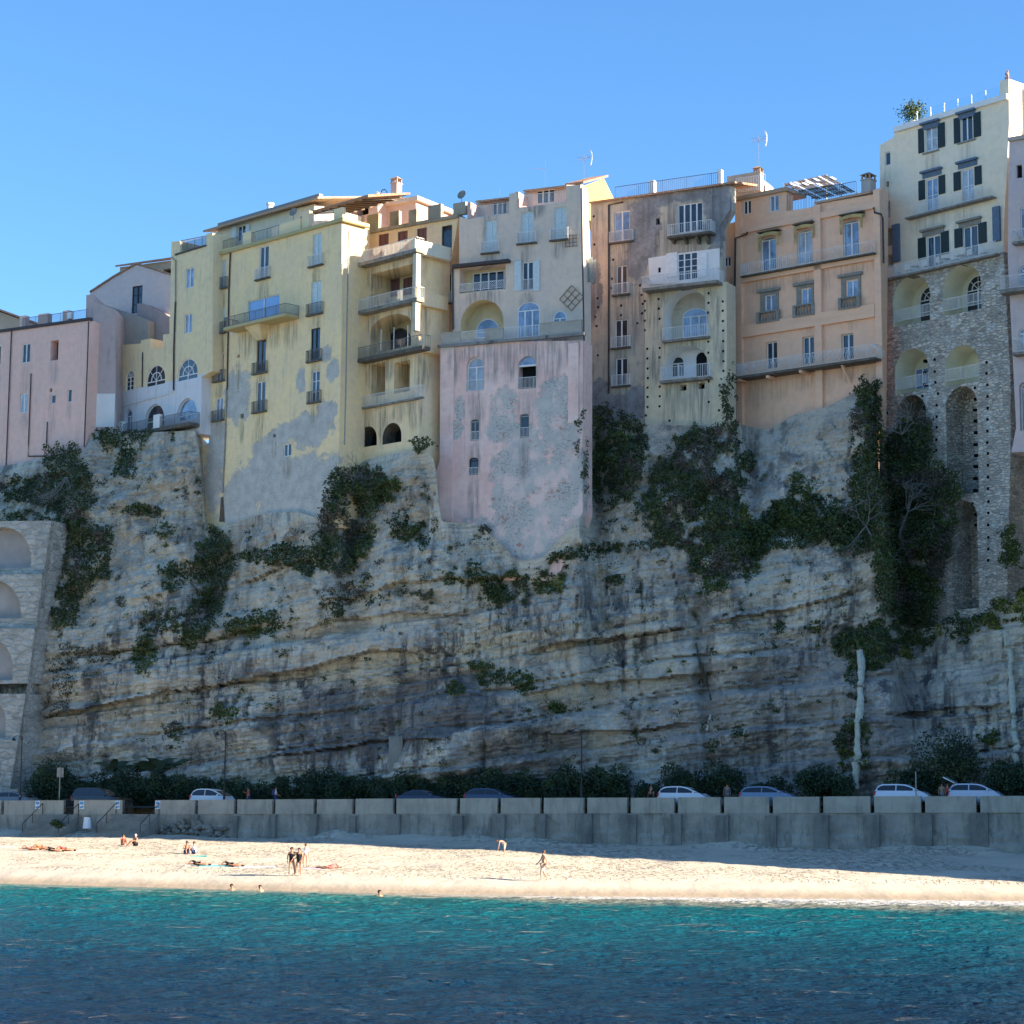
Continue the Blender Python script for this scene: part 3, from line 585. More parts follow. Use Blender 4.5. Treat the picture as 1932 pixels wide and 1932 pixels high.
window(H,W,hl,7,(397,407,580,765),'arch',arch=True,rail='in',hd=.4); window(H,W,hl,7,(937,402,1125,740),'k',arch=True,rail='in')
mb=MB(); s0,s1,z0_,z1=W.box(7,(937,402,1125,500)); v,t=tri(arch_pts(s0,s1,z0_,z1,(s1-s0)/2*.98),[]); mb.add([W.P(a,-.25,z) for a,z in v],t,0,v); mb.build('fanlight',M['glassc'],H)
mb=MB(); mb.wb(W,s0,s1,-.3,-.15,z0_-.05,z0_+.1); mb.build('transom',M['white'],H)
window(H,W,hl,7,(440,1062,530,1285),'d',gm='glassd',rail='in',arch=True,rise=.18,fm='pipel'); window(H,W,hl,7,(955,1005,1052,1255),'one',gm='glassd',rail='in',arch=True,rise=.18,fm='pipel')
window(H,W,hl,7,(425,1462,520,1645),'one',gm='glassd',rail='in',arch=True,rise=.25,fm='iron')
for x,y in ((190,1880),(600,1960),(380,1800),(1320,1810),(1720,560)):
    pass
out=OL(W,[(7,125,255),(7,1625,240),(7,1570,262),(7,1612,1250),(7,1612,2700),(7,60,2700),(7,80,1600),(7,120,1480)]); 
out=OL(W,[(7,118,260),(7,1615,240),(7,1612,1250),(7,1612,2060),(7,1340,2750),(7,60,2750),(7,80,1600),(7,120,1480)])
solid(H,W,OL(W,[(7,140,300),(7,1150,260),(7,1150,2600),(7,140,2600)],-2.3),[],8,[mB4],'rear_body',o=-2.3)
solid(H,W,OL(W,[(6,400,800),(6,1150,640),(6,1150,2160),(6,400,2160)],-2.9),[],7,[mB4],'upper_rear_body',o=-2.9)
solid(H,W,out,hl,2.2,[mB4,M['dark']])
zt=sum(p[1] for p in out[:2])/2; sL,sR=out[0][0],out[1][0]
mb=MB(); mb.wb(W,sL-.1,sR+.2,-.2,.28,zt-.05,zt+.22); mb.build('ledge',plaster('black_stained_ledge',(.30,.28,.26),dirtiness=1.6,dirt=(.05,.05,.05)),H)
mb=MB(); s0,s1,z0_,z1=W.box(7,(140,310,275,345)); mb.wb(W,s0,s1,0,.12,z0_,z1+.1); mb.build('moulding',mB4u,H)
mb=MB(); s0,s1,z0_,z1=W.box(7,(125,400,262,1900)); mb.wb(W,s0,s1,0,.1,z0_-2,z1+1); s0,s1,_,_=W.box(7,(1465,400,1570,1000)); z1=W.q(7,1500,270)[1]; zb=W.q(7,1500,1100)[1]; mb.wb(W,s0,s1,0,.1,zb,z1); mb.build_each('pilaster',mB4,H)
# terrace parapets
pz=zt+.22
def seg(x0,x1,h,o=.15): 
    mb=MB(); a,_=W.q(7,x0,200,o); b,_=W.q(7,x1,200,o); mb.wb(W,a,b,o-.22,o,pz,pz+h); mb.wb(W,a-.04,b+.04,o-.27,o+.05,pz+h,pz+h+.07); mb.build('terrace_parapet',plaster('parapet_cream',(.47,.43,.36),dirtiness=.5),H)
seg(130,330,1.05); seg(590,775,1.05); seg(1165,1600,1.1)
sq=lambda x:W.q(7,x,200,.1)[0]
railing(H,[W.P(sq(330),.1,pz),W.P(sq(590),.1,pz)],1.05,M['lattice'],style='lattice'); railing(H,[W.P(sq(775),.1,pz),W.P(sq(1165),.1,pz)],1.05,M['rail'],.14)
# upper storeys set back
o=-1.2; hl=[]
window(H,W,hl,6,(592,757,712,1098),'s',o,slab=1,rail=1); window(H,W,hl,6,(967,667,1100,998),'s',o,slab=1,rail=1); window(H,W,hl,6,(1312,620,1440,962),'s',o,slab=1,rail=1)
window(H,W,hl,6,(980,1192,1096,1490),'d',o,gm='glassd',rail='in')
n1=rect_pts(*W.box(6,(325,1240,805,1500),o)); hl.append((n1,1.3,0,2)); n2=arch_pts(*W.box(6,(335,1590,785,1990),o)); hl.append((n2,1.6,2,2))
window(H,W,hl,6,(930,1612,1162,2040),'w3',o,arch=True,rise=.75,gm='glassc',hd=.15); window(H,W,hl,6,(1303,1705,1445,1870),'arch',o,arch=True,gm='glassc',hd=.12)
window(H,W,hl,6,(205,1310,250,1610),'one',o,gm='glassd') if False else None
out=OL(W,[(6,255,1235),(6,320,1222),(6,322,720),(6,425,745),(6,840,682),(6,845,480),(6,925,468),(6,930,628),(6,1435,572),(6,1440,400),(6,1590,385),(6,1622,1230),(6,1625,2160),(6,255,2160)],o)
solid(H,W,out,hl,1.7,[mB4u,M['dark'],M['yel']],'upper_storeys',o=o)
window(H,W,[],6,(468,1300,800,1500),'w4',o=o-1.3,flat=True,gm='glassd'); window(H,W,[],6,(500,1790,745,1990),'arch',o=o-1.6,flat=True,arch=True,gm='glassc')
a=W.q(6,325,1505,o+.1);b=W.q(6,800,1470,o+.1); railing(H,[W.P(a[0],o+.06,(a[1]+b[1])/2),W.P(b[0],o+.06,(a[1]+b[1])/2)],.75,M['lattice'],style='lattice')
for x0,x1 in ((902,972),(1100,1165)):
    s0,s1,z0_,z1=W.box(6,(x0,1185,x1,1500),o); mb=MB(); mb.wb(W,s0,s1,o+.03,o+.09,z0_,z1); 
    for k in range(12): zz=z0_+(z1-z0_)*(k+.5)/12; mb.wb(W,s0+.05,s1-.05,o+.09,o+.12,zz-.04,zz+.04)
    mb.build('open_shutter',M['shut'],H)
mb=MB(); a=W.q(6,248,1240,o+.5); b=W.q(6,838,1180,o+.5); z=(a[1]+b[1])/2; mb.wb(W,a[0],b[0],o,o+.6,z-.12,z+.15); mb.build('small_roof',M['pipe'],H)
pipe(H,W,[(6,252,1260),(6,258,1900)],.07,o+.1)
pipe(H,W,[(6,1600,420),(6,1612,1200),(6,1625,1930),(7,1628,240)],.07,.05)
# rooftop rooms
def rooftop(x0,y0,x1,y1,yb,wx0,wy0,wx1,wy1,oo):
    hh=[]; window(H,W,hh,6,(wx0,wy0,wx1,wy1),'w3',oo,gm='glassd')
    solid(H,W,OL(W,[(6,x0,y0),(6,x1,y1),(6,x1,yb),(6,x0,yb+40)],oo),hh,3,[mB4u,M['dark']],'rooftop_room',o=oo)
    a=W.q(6,x0-10,y0,oo+.9); b=W.q(6,x1+5,y1,oo+.9); z=(a[1]+b[1])/2; mb=MB(); mb.box8([W.P(a[0],oo+.9,z-.1),W.P(b[0],oo+.9,z-.1),W.P(b[0],oo-3,z+.9),W.P(a[0],oo-3,z+.9),W.P(a[0],oo+.9,z+.05),W.P(b[0],oo+.9,z+.05),W.P(b[0],oo-3,z+1.05),W.P(a[0],oo-3,z+1.05)]); mb.build('tiled_roof',M['tilel'],H)
rooftop(500,560,850,515,760,665,560,820,700,-3.6); rooftop(1000,440,1440,400,640,1130,435,1320,580,-3.6)
sx=lambda x,oo:W.q(6,x,700,oo)[0]
z1=(W.q(6,430,745,o)[1]+W.q(6,840,682,o)[1])/2; railing(H,[W.P(sx(430,o),o-.2,z1),W.P(sx(840,o),o-.2,z1)],1.1,M['rail'],.12)
z1=(W.q(6,930,628,o)[1]+W.q(6,1435,572,o)[1])/2; railing(H,[W.P(sx(930,o),o-.2,z1),W.P(sx(1435,o),o-.2,z1)],1.15,M['rail'],.12)
mb=MB(); s0,s1,z0_,z1=W.box(6,(905,460,940,632),o); mb.wb(W,s0,s1,o-2.2,o-.02,z0_,z1); s0,s1,z0_,z1=W.box(6,(405,570,440,740),o); mb.wb(W,s0,s1,o-2.2,o-.02,z0_,z1); mb.build_each('party_wall',mPk,H)
s0,z=W.q(6,1500,1575,o); mb=MB(); c=W.P(s0,o+.1,z)
zd=1.55
for k in range(4):
    f=-1+2*k/3
    a=(f*zd*.5,-f*zd*.5+0); 
def dia(i,j,r=1.15): return W.P(s0+(i-j)*r*.5,o+.1,z+(i+j)*r*.5)
for k in (-1,-.33,.33,1): mb.bar(dia(k,-1),dia(k,1),.07,.04); mb.bar(dia(-1,k),dia(1,k),.07,.04)
tag(mb.build('diamond_trellis',M['wood']),'diamond shaped wooden trellis fixed on the pale upper wall above potted plants','trellis')
s0,z=W.q(6,1497,975,o); mb=MB()
for k in range(4): mb.bar(W.P(s0-.55+k*.36,o+.1,z-.55),W.P(s0-.55+k*.36,o+.1,z+.55),.05,.03); mb.bar(W.P(s0-.6,o+.1,z-.5+k*.33),W.P(s0+.6,o+.1,z-.5+k*.33),.05,.03)
tag(mb.build('square_trellis',M['wood']),'small square wooden trellis near the right corner of the greige upper wall','trellis')
# shutters on lit side wall
mb=MB(); s=W.q(6,1622,1300,o)[0]
for dd in (1.0,1.9): 
    for k in (0,1): mb.box8([W.P(s+.03+k*0,o-dd,zt+5.3),W.P(s+.55,o-dd+.3,zt+5.3),W.P(s+.55,o-dd+.25,zt+5.3),W.P(s+.03,o-dd-.05,zt+5.3),W.P(s+.03,o-dd,zt+7.5),W.P(s+.55,o-dd+.3,zt+7.5),W.P(s+.55,o-dd+.25,zt+7.5),W.P(s+.03,o-dd-.05,zt+7.5)])
mb.build_each('side_shutter',M['shut'],H)
drips(mB4,[d for d in WB4.dr if d[1]<zt]+[(sL+(sR-sL)*(k+.5)/7,zt,2.2) for k in range(7)],(.20,.185,.175),.62,1.8); drips(mB4u,[d for d in WB4.dr if d[1]>zt],(.2,.18,.165),.7)
# yellow house behind lit
Wy=Wall(1100,196,.45); Hy=house(Wy,'bright_yellow_house','bright yellow gabled house lit by the sun behind the pink tower house')
mYy=plaster('bright_yellow_plaster',(.60,.38,.11),(.58,.38,.13),dirtiness=.1)
solid(Hy,Wy,OL(Wy,[(6,1440,405),(6,1590,370),(6,1600,700),(6,1440,700)],0),[],10,[mYy])
mb=MB(); a=Wy.q(6,1430,402,.4); b=Wy.q(6,1600,368,.4); z=(a[1]+b[1])/2; mb.box8([Wy.P(a[0],.4,z),Wy.P(b[0]+.2,.4,z),Wy.P(b[0]+.2,-6,z+2.4),Wy.P(a[0],-6,z+2.4),Wy.P(a[0],.4,z+.2),Wy.P(b[0]+.2,.4,z+.2),Wy.P(b[0]+.2,-6,z+2.6),Wy.P(a[0],-6,z+2.6)]); mb.build('tiled_roof',M['tile'],Hy)
sr=Wy.q(6,1590,500,0)[0]; mb=MB(); mb.box8([Wy.P(sr-2,-.5,z-1),Wy.P(sr,-.5,z-1),Wy.P(sr,-11,z-1),Wy.P(sr-2,-11,z-1),Wy.P(sr-2,-.5,z),Wy.P(sr,-.5,z),Wy.P(sr,-11,z),Wy.P(sr-2,-11,z)]); mb.add([Wy.P(sr,-.5,z),Wy.P(sr,-6,z+2.3),Wy.P(sr,-10.5,z)],[(0,2,1)]); mb.build('gable',mYy,Hy)
def antenna(p,label,h=2.2):
    t=thing('tv_antenna',label,'antenna',p); mb=MB(); p=Vector(p); mb.bar(p,p+Vector((0,0,h)),.05); mb.build('mast',M['steel'],t)
    mb=MB(); c=p+Vector((0,0,h*.85)); mb.bar(c+Vector((-.7,0,-.1)),c+Vector((.7,0,.15)),.05)
    for k in range(9):
        q=c+Vector((-.65+k*.16,0,-.1+k*.03)); mb.bar(q+Vector((0,-.3,-.35)),q+Vector((.05,.3,.35)),.035)
    for sg in (-1,1):
        pth=[c+Vector((.55+.22*math.cos(a),0,.1+.75*math.sin(a)*1)) for a in [x*.35 for x in range(-4,5)]]
        mb.tube([x+Vector((0,.12*sg,0)) for x in pth],.04,5)
    mb.build('aerial',M['steel'],t)
antenna(Wy.P(Wy.q(6,1628,325,-2)[0],-2,Wy.q(6,1628,330,-2)[1]-.4),'bright metal television antenna on the yellow house beside the pink tower house',2.9)
mb=MB(); p=W.P(W.q(6,1222,330,-5)[0],-5,W.q(6,1222,335,-5)[1]-.5); mb.bar(p,p+Vector((0,0,2.3)),.05); mb.bar(p+Vector((-1.4,0,1.5)),p+Vector((.1,0,1.6)),.04); tag(mb.build('thin_antenna',M['steel']),'thin pole antenna with one crossbar over the pink tower house','antenna')
mb=MB(); mb.bar(W.P(W.q(6,745,455,-5)[0],-5,W.q(6,745,455,-5)[1]-.5),W.P(W.q(6,745,455,-5)[0],-5,W.q(6,745,400,-5)[1]),.04); tag(mb.build('short_antenna',M['steel']),'short stub of an antenna over the lower left roof of the pink tower house','antenna')
# ---------- B5 grey olive house
W=WB5; H=house(W,'grey_house','blotchy grey and tan house with two whitewashed arched balconies'); hl=[]
e=lambda fr,x,y,rx,ry:(*W.q(fr,x,y),rx,ry)
mB5=plaster('blotched_tan_plaster',(.62,.545,.41),(.49,.45,.37),dirtiness=.9,dirt=(.16,.15,.14),patches=[e(8,620,850,1.8,3.8),e(9,300,1400,3.5,1.8),e(8,100,1500,1,3),e(8,750,500,2.5,1.2),e(8,1420,700,1.6,3.5),e(8,550,1200,1.2,2.2),e(8,1200,460,3,.8),e(9,150,1200,1.6,1.5),e(9,550,1250,1.4,1.6)],pcol=(.33,.33,.33),pcol2=(.20,.20,.20),stone=.2)
mB5b=plaster('pale_olive_plaster',(.78,.66,.44),(.70,.61,.44),dirtiness=.4)
window(H,W,hl,8,(318,662,485,985),'d',slab=1,rail=1); window(H,W,hl,8,(985,580,1245,880),'w4',gm='glassd'); window(H,W,hl,8,(755,738,795,805),'k',back=.5)
window(H,W,hl,8,(340,1230,455,1535),'d',gm='glassd',slab=1,rail=1); window(H,W,hl,9,(328,405,460,700),'d',slab=1,rail=1); window(H,W,hl,9,(335,808,460,1100),'d',gm='glassd',slab=1,rail=1)
holes=[(8,x,y) for x,y in ((310,1170),(296,1370),(292,1465),(393,1650),(390,1752),(605,1540),(618,1632),(612,1732),(562,1836),(105,718),(112,1012),(145,1575),(150,1668),(122,1770),(135,1865),(590,1440))]+[(9,135,475),(9,148,780)]
def putlog(W,L,hl,w=.22):
    for f,x,y in L:
        s,z=W.q(f,x,y); hl.append((rect_pts(s-w/2,s+w/2,z-w/2,z+w/2),.35,1,1))
putlog(W,holes,hl,.2)
solid(H,W,OL(W,[(8,75,578),(8,1530,388),(8,1530,640),(8,1425,820),(9,1425,40),(9,640,80),(9,640,1932),(9,60,1932)]),hl,1.4,[mB5,M['dark']]); rear(H,W,-1.4,6,W.q(8,120,900)[0],W.q(8,1200,900)[0],W.q(9,700,1900)[1],W.q(8,700,520)[1]-1,mB5)
a=W.q(8,75,572);b=W.q(8,1600,378); z=(a[1]+b[1])/2
mb=MB(); mb.box8([W.P(a[0],.4,z-.12),W.P(b[0],.4,z-.12),W.P(b[0],-5,z+1.0),W.P(a[0],-5,z+1.0),W.P(a[0],.4,z+.06),W.P(b[0],.4,z+.06),W.P(b[0],-5,z+1.2),W.P(a[0],-5,z+1.2)]); mb.build('tiled_roof',M['tile'],H)
S=lambda x,oo:W.q(8,x,450,oo)[0]
railing(H,[W.P(S(330,-1),-1,z+.3),W.P(S(1400,-1),-1,z+.3)],1.25,M['railg'],.2)
mb=MB(); mb.wb(W,S(680,-1),S(735,-1),-1.5,-1,z+.2,z+1.7); mb.wb(W,S(1395,-1),S(1440,-1),-1.5,-1,z+.2,z+1.8); mb.build_each('roof_pier',M['whitepl'],H)
balcony(H,W,8,870,930,1330,862,1.1,1.05,.2,'slabd',gap=.2)
mb=MB()
for x in (930,1060,1190,1290): s,zz=W.q(8,x,940,.5); mb.box8([W.P(s-.12,0,zz-.5),W.P(s+.12,0,zz-.5),W.P(s+.12,.2,zz-.5),W.P(s-.12,.2,zz-.5),W.P(s-.12,0,zz+.1),W.P(s+.12,0,zz+.1),W.P(s+.12,.9,zz+.1),W.P(s-.12,.9,zz+.1)])
mb.build_each('corbel',M['slabd'],H)
pipe(H,W,[(8,410,568),(8,262,598),(8,262,1300),(9,262,400),(9,262,1180)],.08)
pipe(H,W,[(8,1340,400),(8,1342,1000)],.04,.1,'pipel')
# projecting right half with arches
o=.35; hl=[]
n1=arch_pts(*W.box(9,(838,85,1300,600),o)); n2=arch_pts(*W.box(9,(835,680,1312,1010),o)); hl.append((n1,1.8,2,2)); hl.append((n2,1.5,2,2))
for x,y in ((1010,1090),(1200,1070)): hl.append((rect_pts(*W.box(9,(x,y,x+65,y+60),o)),.8,0,1))
putlog(W,[(9,800,200),(9,802,300),(9,810,405),(9,812,710),(9,810,810),(9,812,1115),(9,812,1215),(9,810,1320),(9,658,220),(9,658,320),(9,658,425),(9,660,525),(9,682,720),(9,684,820),(9,686,925),(9,688,1025),(9,685,1125),(9,685,1222),(9,685,1328),(9,668,1415),(9,1322,140),(9,1322,240),(9,1315,342),(9,1320,645),(9,1320,760),(9,1325,1060),(9,1325,1275),(9,1432,1362),(9,1470,225),(9,1470,322),(9,1472,430),(9,1475,530),(9,1475,640),(9,1475,745),(9,1478,850),(9,1478,950),(9,915,1470)],hl,.2)
solid(H,W,OL(W,[(9,640,85),(9,1410,10),(9,1495,10),(9,1500,1460),(9,1480,1932),(9,640,1932)],o),hl,2.1,[mB5b,M['dark'],M['whitepl']],'arched_front',o=o)
window(H,W,[],9,(1040,290,1300,590),'w3',o=o-1.8,flat=True,arch=True,gm='glassc',rise=.7); window(H,W,[],9,(890,380,930,505),'k',o=o-1.8,flat=True,arch=True)
window(H,W,[],9,(925,790,1062,1010),'arch',o=o-1.5,flat=True,arch=True,gm='glassd'); window(H,W,[],9,(1180,750,1290,1010),'k',o=o-1.5,flat=True,arch=True)
balcony(H,W,9,818,628,1303,568,.5,1.1,.2,'slab',o=o,gap=.17); balcony(H,W,9,795,1045,1318,1000,.7,1.2,.22,'slab',o=o,gap=.17)
# white balcony storey
hl=[]; out=OL(W,[(8,675,1155),(8,985,1105),(8,1420,1050),(8,1420,1400),(8,690,1430)],.12)
window(H,W,hl,8,(985,1098,1195,1385),'w3',.12,gm='glassd',trans=3,hd=.1); hl.append((rect_pts(*W.box(8,(778,1252,806,1305),.12)),.1,0,1))
solid(H,W,out,hl,.11,[M['whitepl'],M['dark']],'white_wall_panel',o=.12)
balcony(H,W,8,612,1470,1395,1380,1.6,1.1,.25,'slab',gap=.17)
for x0,x1 in ((868,980),(1198,1290)):
    s0,s1,z0_,z1=W.box(8,(x0,1100,x1,1350),.12); mb=MB(); mb.wb(W,s0,s1,.14,.2,z0_,z1); mb.build('open_shutter',M['white'],H)
# roof room & chimney on the right
Wc=Wall(1400,193,.5); Hc=house(Wc,'roof_room','sunlit cream rooftop room with red tiles behind the grey house',z=50)
solid(Hc,Wc,OL(Wc,[(8,1500,300),(8,1775,255),(8,1900,400),(8,1900,520),(8,1500,520)]),[],5,[plaster('sunny_cream',(.60,.48,.36),dirtiness=.15)])
mb=MB(); a=Wc.q(8,1440,318,1.2); b=Wc.q(8,1640,282,1.2); z=(a[1]+b[1])/2; mb.box8([Wc.P(a[0],1.6,z-1.2),Wc.P(b[0],1.6,z-1.2),Wc.P(b[0],-2,z+.3),Wc.P(a[0],-2,z+.3),Wc.P(a[0],1.6,z-1.0),Wc.P(b[0],1.6,z-1.0),Wc.P(b[0],-2,z+.5),Wc.P(a[0],-2,z+.5)]); mb.build('tiled_roof',M['tile'],Hc)
S=lambda x,oo:Wc.q(8,x,420,oo)[0]; zz=Wc.q(8,1700,460,3)[1]; railing(Hc,[Wc.P(S(1600,3),3,zz),Wc.P(S(1900,3),3,zz)],1.4,M['rail'],.16)
ch=chimney(Wc,8,(1775,180,1845,450),'square cream chimney carrying a television antenna, behind the orange house',1.5,.9,plaster('chimney_cream',(.60,.46,.36),dirtiness=.2))
antenna(Wc.P(Wc.q(8,1832,180,1.2)[0],1.2,Wc.q(8,1832,165,1.2)[1]),'large television antenna standing on the square cream chimney',2.7)
# dark gap infill between grey and orange houses: narrow orange annex
W=Wall(1376,189,.5); Ha=house(W,'narrow_annex','narrow orange annex squeezed between the grey house and the orange house'); hl=[]
mOr=plaster('orange_plaster',(.95,.58,.37),(.90,.56,.38),dirtiness=.12,dirt=(.30,.2,.14))
window(Ha,W,hl,8,(1472,1138,1540,1240),'d'); hl.append((arch_pts(*W.box(9,(1490,140,1570,1420))),2.5,1,1))
solid(Ha,W,OL(W,[(8,1425,815),(8,1600,772),(8,1600,1400),(9,1580,1500),(9,1485,1500),(9,1420,30)]),hl,4,[mOr,M['dark']])
drips(mB5,[d for d in WB5.dr if True][:14]+[(WB5.q(8,x,y)[0],WB5.q(8,x,y)[1],1.2) for x,y in ((150,600),(450,560),(650,540),(900,480),(1150,450),(1400,430),(120,1400),(560,1400))],(.17,.165,.155),.7,3.0); drips(mB5b,WB5.dr[6:]+[(WB5.q(9,x,y)[0],WB5.q(9,x,y)[1],1.0) for x,y in ((720,100),(1380,100),(1440,500),(760,700),(900,1300))],(.2,.19,.16),.75,2.4)
# ---------- B6 orange
W=WB6; H=house(W,'orange_house','orange house in a grid of pilasters with yellow awnings and a long curvy balcony'); hl=[]
window(H,W,hl,10,(318,432,400,578),'d'); window(H,W,hl,10,(592,377,690,548),'d')
for b in ((500,820,660,1165),(876,738,1040,1095),(1358,640,1525,1010)): window(H,W,hl,10,b,'arch',arch=True,rise=.18,hd=.3)
for b in ((545,1418,665,1590),(926,1352,1050,1525),(1396,1267,1525,1445)): window(H,W,hl,10,b,'d',gm='glassc')
for b in ((552,482,672,765),(935,425,1057,720),(1342,398,1470,672)): window(H,W,hl,11,b,'d',gm='glassd',hd=.35)
solid(H,W,OL(W,[(10,235,418),(10,762,308),(10,762,548),(10,1062,502),(10,1068,476),(10,1680,372),(10,1690,318),(10,1762,305),(11,1745,760),(11,1740,1400),(11,215,1500)]),hl,1.2,[mOr,M['dark']]); rear(H,W,-1.2,7,W.q(10,260,900)[0],W.q(10,1320,900)[0],W.q(11,500,1400)[1],W.q(10,900,560)[1]-.5,mOr)
a=W.q(10,205,410,.3); b=W.q(10,770,295,.3); z=(a[1]+b[1])/2
mb=MB(); mb.wb(W,a[0],b[0],-3,.3,z-.3,z+.05); mb.build('roof_cornice',plaster('orange_stained',(.52,.36,.24),dirtiness=.9),H)
def band(fr,xa,ya,xb,yb,th,o1=.26):
    a=W.q(fr,xa,ya,o1); b=W.q(fr,xb,yb,o1); z=(a[1]+b[1])/2; mb=MB(); mb.wb(W,a[0],b[0],0,o1,z,z+th); mb.build('string_course',mOr,H); return z
S=lambda x,o=.26:W.q(10,x,1200,o)[0]
zlow=[W.q(11,x,y,.3)[1] for x,y in ((260,1300),(1090,1050),(1720,800))]; ztp=[W.q(10,260,420,.3)[1]-.3,W.q(10,1095,480,.3)[1],W.q(10,1720,320,.3)[1]]
for (x0,x1),zl,zt in zip(((238,298),(1058,1130),(1690,1757)),zlow,ztp): mb=MB(); mb.wb(W,S(x0),S(x1),0,.3,zl-3,zt); mb.build_each('pilaster',mOr,H)
mb=MB(); zc=band(10,298,772,1058,642,.5)
for z0p,x0,x1 in ((W.q(10,1130,610,.26)[1]-.1,1130,1690),): mb.wb(W,S(x0),S(x1),0,.26,z0p,z0p+.55)
mb.build('string_course',mOr,H)
a0,b0,zb,sl=balcony(H,W,10,285,1228,1680,972,.75,1.05,.12,'slabd',gap=.2); band(10,298,1300,1690,1045,.62,.3)
band(10,298,1865,1690,1655,1.15,.28)
balcony(H,W,11,232,848,1690,642,1.5,1.15,.2,'slabd',style='curve',gap=.16)
mb=MB()
for x,y in ((290,870),(600,840),(945,785)): s,z=W.q(11,x,y,.9); mb.wb(W,s-.15,s+.15,0,1.4,z-.25,z-.02)
s,z=W.q(11,1395,760,.3); mb.bar(W.P(s-.1,1.2,z+.6),W.P(s+.25,0,z-1.3),.2); mb.build_each('bracket',mOr,H)
for i,(x0,x1,y) in enumerate(((478,690,800),(850,1055,720),(1330,1565,615))):
    s0,z=W.q(10,x0,y,.4); s1,_=W.q(10,x1,y,.4); n=10; mb=MB(); z=W.q(10,(x0+x1)/2,y-18,.4)[1]
    for k in range(n):
        f0=k/n;f1=(k+1)/n; g=lambda f:z+.30*math.sin(math.pi*f)*.5
        mb.box8([W.P(s0+(s1-s0)*f0,.55,g(f0)-.32),W.P(s0+(s1-s0)*f1,.55,g(f1)-.32),W.P(s0+(s1-s0)*f1,.02,g(f1)-.12),W.P(s0+(s1-s0)*f0,.02,g(f0)-.12),W.P(s0+(s1-s0)*f0,.55,g(f0)-.02),W.P(s0+(s1-s0)*f1,.55,g(f1)-.02),W.P(s0+(s1-s0)*f1,.02,g(f1)+.1),W.P(s0+(s1-s0)*f0,.02,g(f0)+.1)])
    mb.wb(W,s0,s0+.2,.4,.5,z-1.5,z-.15); mb.wb(W,s1-.2,s1,.4,.5,z-1.2,z-.15)
    mb.build('awning',M['awn'],H); m=MB(); m.wb(W,s0-.05,s1+.05,0,.65,z+.18,z+.26); m.build('awning_hood',M['slabd'],H)
for x0,y0,x1,y1,bx0,bx1,by0,by1 in ((500,1390,690,1600,455,690,1590,1695),(878,1320,1060,1540,835,1060,1520,1630),(1345,1230,1550,1450,1310,1535,1440,1550)):
    s0,s1,za,zb_=W.box(10,(x0,y0,x1,y1)); wx=W.box(10,(x0+45,y0+35,x1-28,y1-12)); m=MB(); m.wb(W,s0,wx[0],0,.09,za,zb_); m.wb(W,wx[1]+.02,s1,0,.09,za,zb_); m.wb(W,wx[0],wx[1]+.02,0,.09,wx[3]+.05,zb_)
    m.wb(W,s0-.25,s1+.2,0,.3,zb_,zb_+.25); m.build('window_surround',M['greyst'],H)
    s0,s1,za,zb_=W.box(10,(bx0,by0,bx1,by1),.35); bl=MB(); bl.wb(W,s0,s1,0,.42,za-.12,za); bl.wb(W,s0,s1,.12,.42,zb_-.12,zb_); bl.wb(W,s0,s0+.3,.1,.42,za,zb_-.12); bl.wb(W,s1-.3,s1,.1,.42,za,zb_-.12)
    for k in range(5):
        c=s0+.3+(s1-s0-.6)*(k+.5)/5; H0=zb_-za-.12; bl.tube([W.P(c,.27,za+H0*t) for t in (0,.2,.45,.7,.85,1)],[.05,.09,.085,.04,.05,.07],8)
    bl.build('balustrade',M['greyst'],H)
pipe(H,W,[(10,1680,510),(10,1690,560),(10,1760,580),(10,1775,620),(10,1785,1090)],.09,.38); pipe(H,W,[(10,362,765),(10,350,790),(10,235,830),(10,228,1400)],.09,.38)
# roof terrace: pergola, railings, chimney
z1=W.q(10,900,545,-.3)[1]; SS=lambda x,oo:W.q(10,x,450,oo)[0]
railing(H,[W.P(SS(765,-.2),-.2,z1),W.P(SS(1062,-.2),-.2,z1)],1.6,M['railg'],.16)
mb=MB(); s0=SS(1095,-.4); s1=SS(1680,-.4); z2=(W.q(10,1100,450,-.4)[1]+W.q(10,1680,365,-.4)[1])/2
mb.box8([W.P(s0,0.2,z2-.2),W.P(s1,.2,z2-.2),W.P(s1,-2.5,z2+.5),W.P(s0,-2.5,z2+.5),W.P(s0,.2,z2),W.P(s1,.2,z2),W.P(s1,-2.5,z2+.7),W.P(s0,-2.5,z2+.7)]); mb.build('tiled_roof',M['tilel'],H)
Hp=thing('pergola','openwork timber and cane pergola on the roof of the orange house','pergola',W.P(SS(1100,-4),-4,z2))
def PP(x,y,o): s,z=W.q(10,x,y,o); return W.P(s,o,z)
A_,B_,C_,D_=PP(745,262,-3),PP(1190,168,-6.5),PP(1500,345,-4.2),PP(1090,428,-.7)
up_=Vector((0,0,.05)); mb=MB(); wt=MB(); nsl=15
for k in range(nsl):
    f0=k/nsl; f1=(k+.55)/nsl; a=A_.lerp(B_,f0);b=A_.lerp(B_,f1);c_=D_.lerp(C_,f1);d_=D_.lerp(C_,f0); (mb if k%5!=2 else wt).box8([a,b,c_,d_,a+up_,b+up_,c_+up_,d_+up_])
for k in range(5): f=(k+.2)/5; a=A_.lerp(D_,f); b=B_.lerp(C_,f); mb.bar(a-up_*2,b-up_*2,.12)
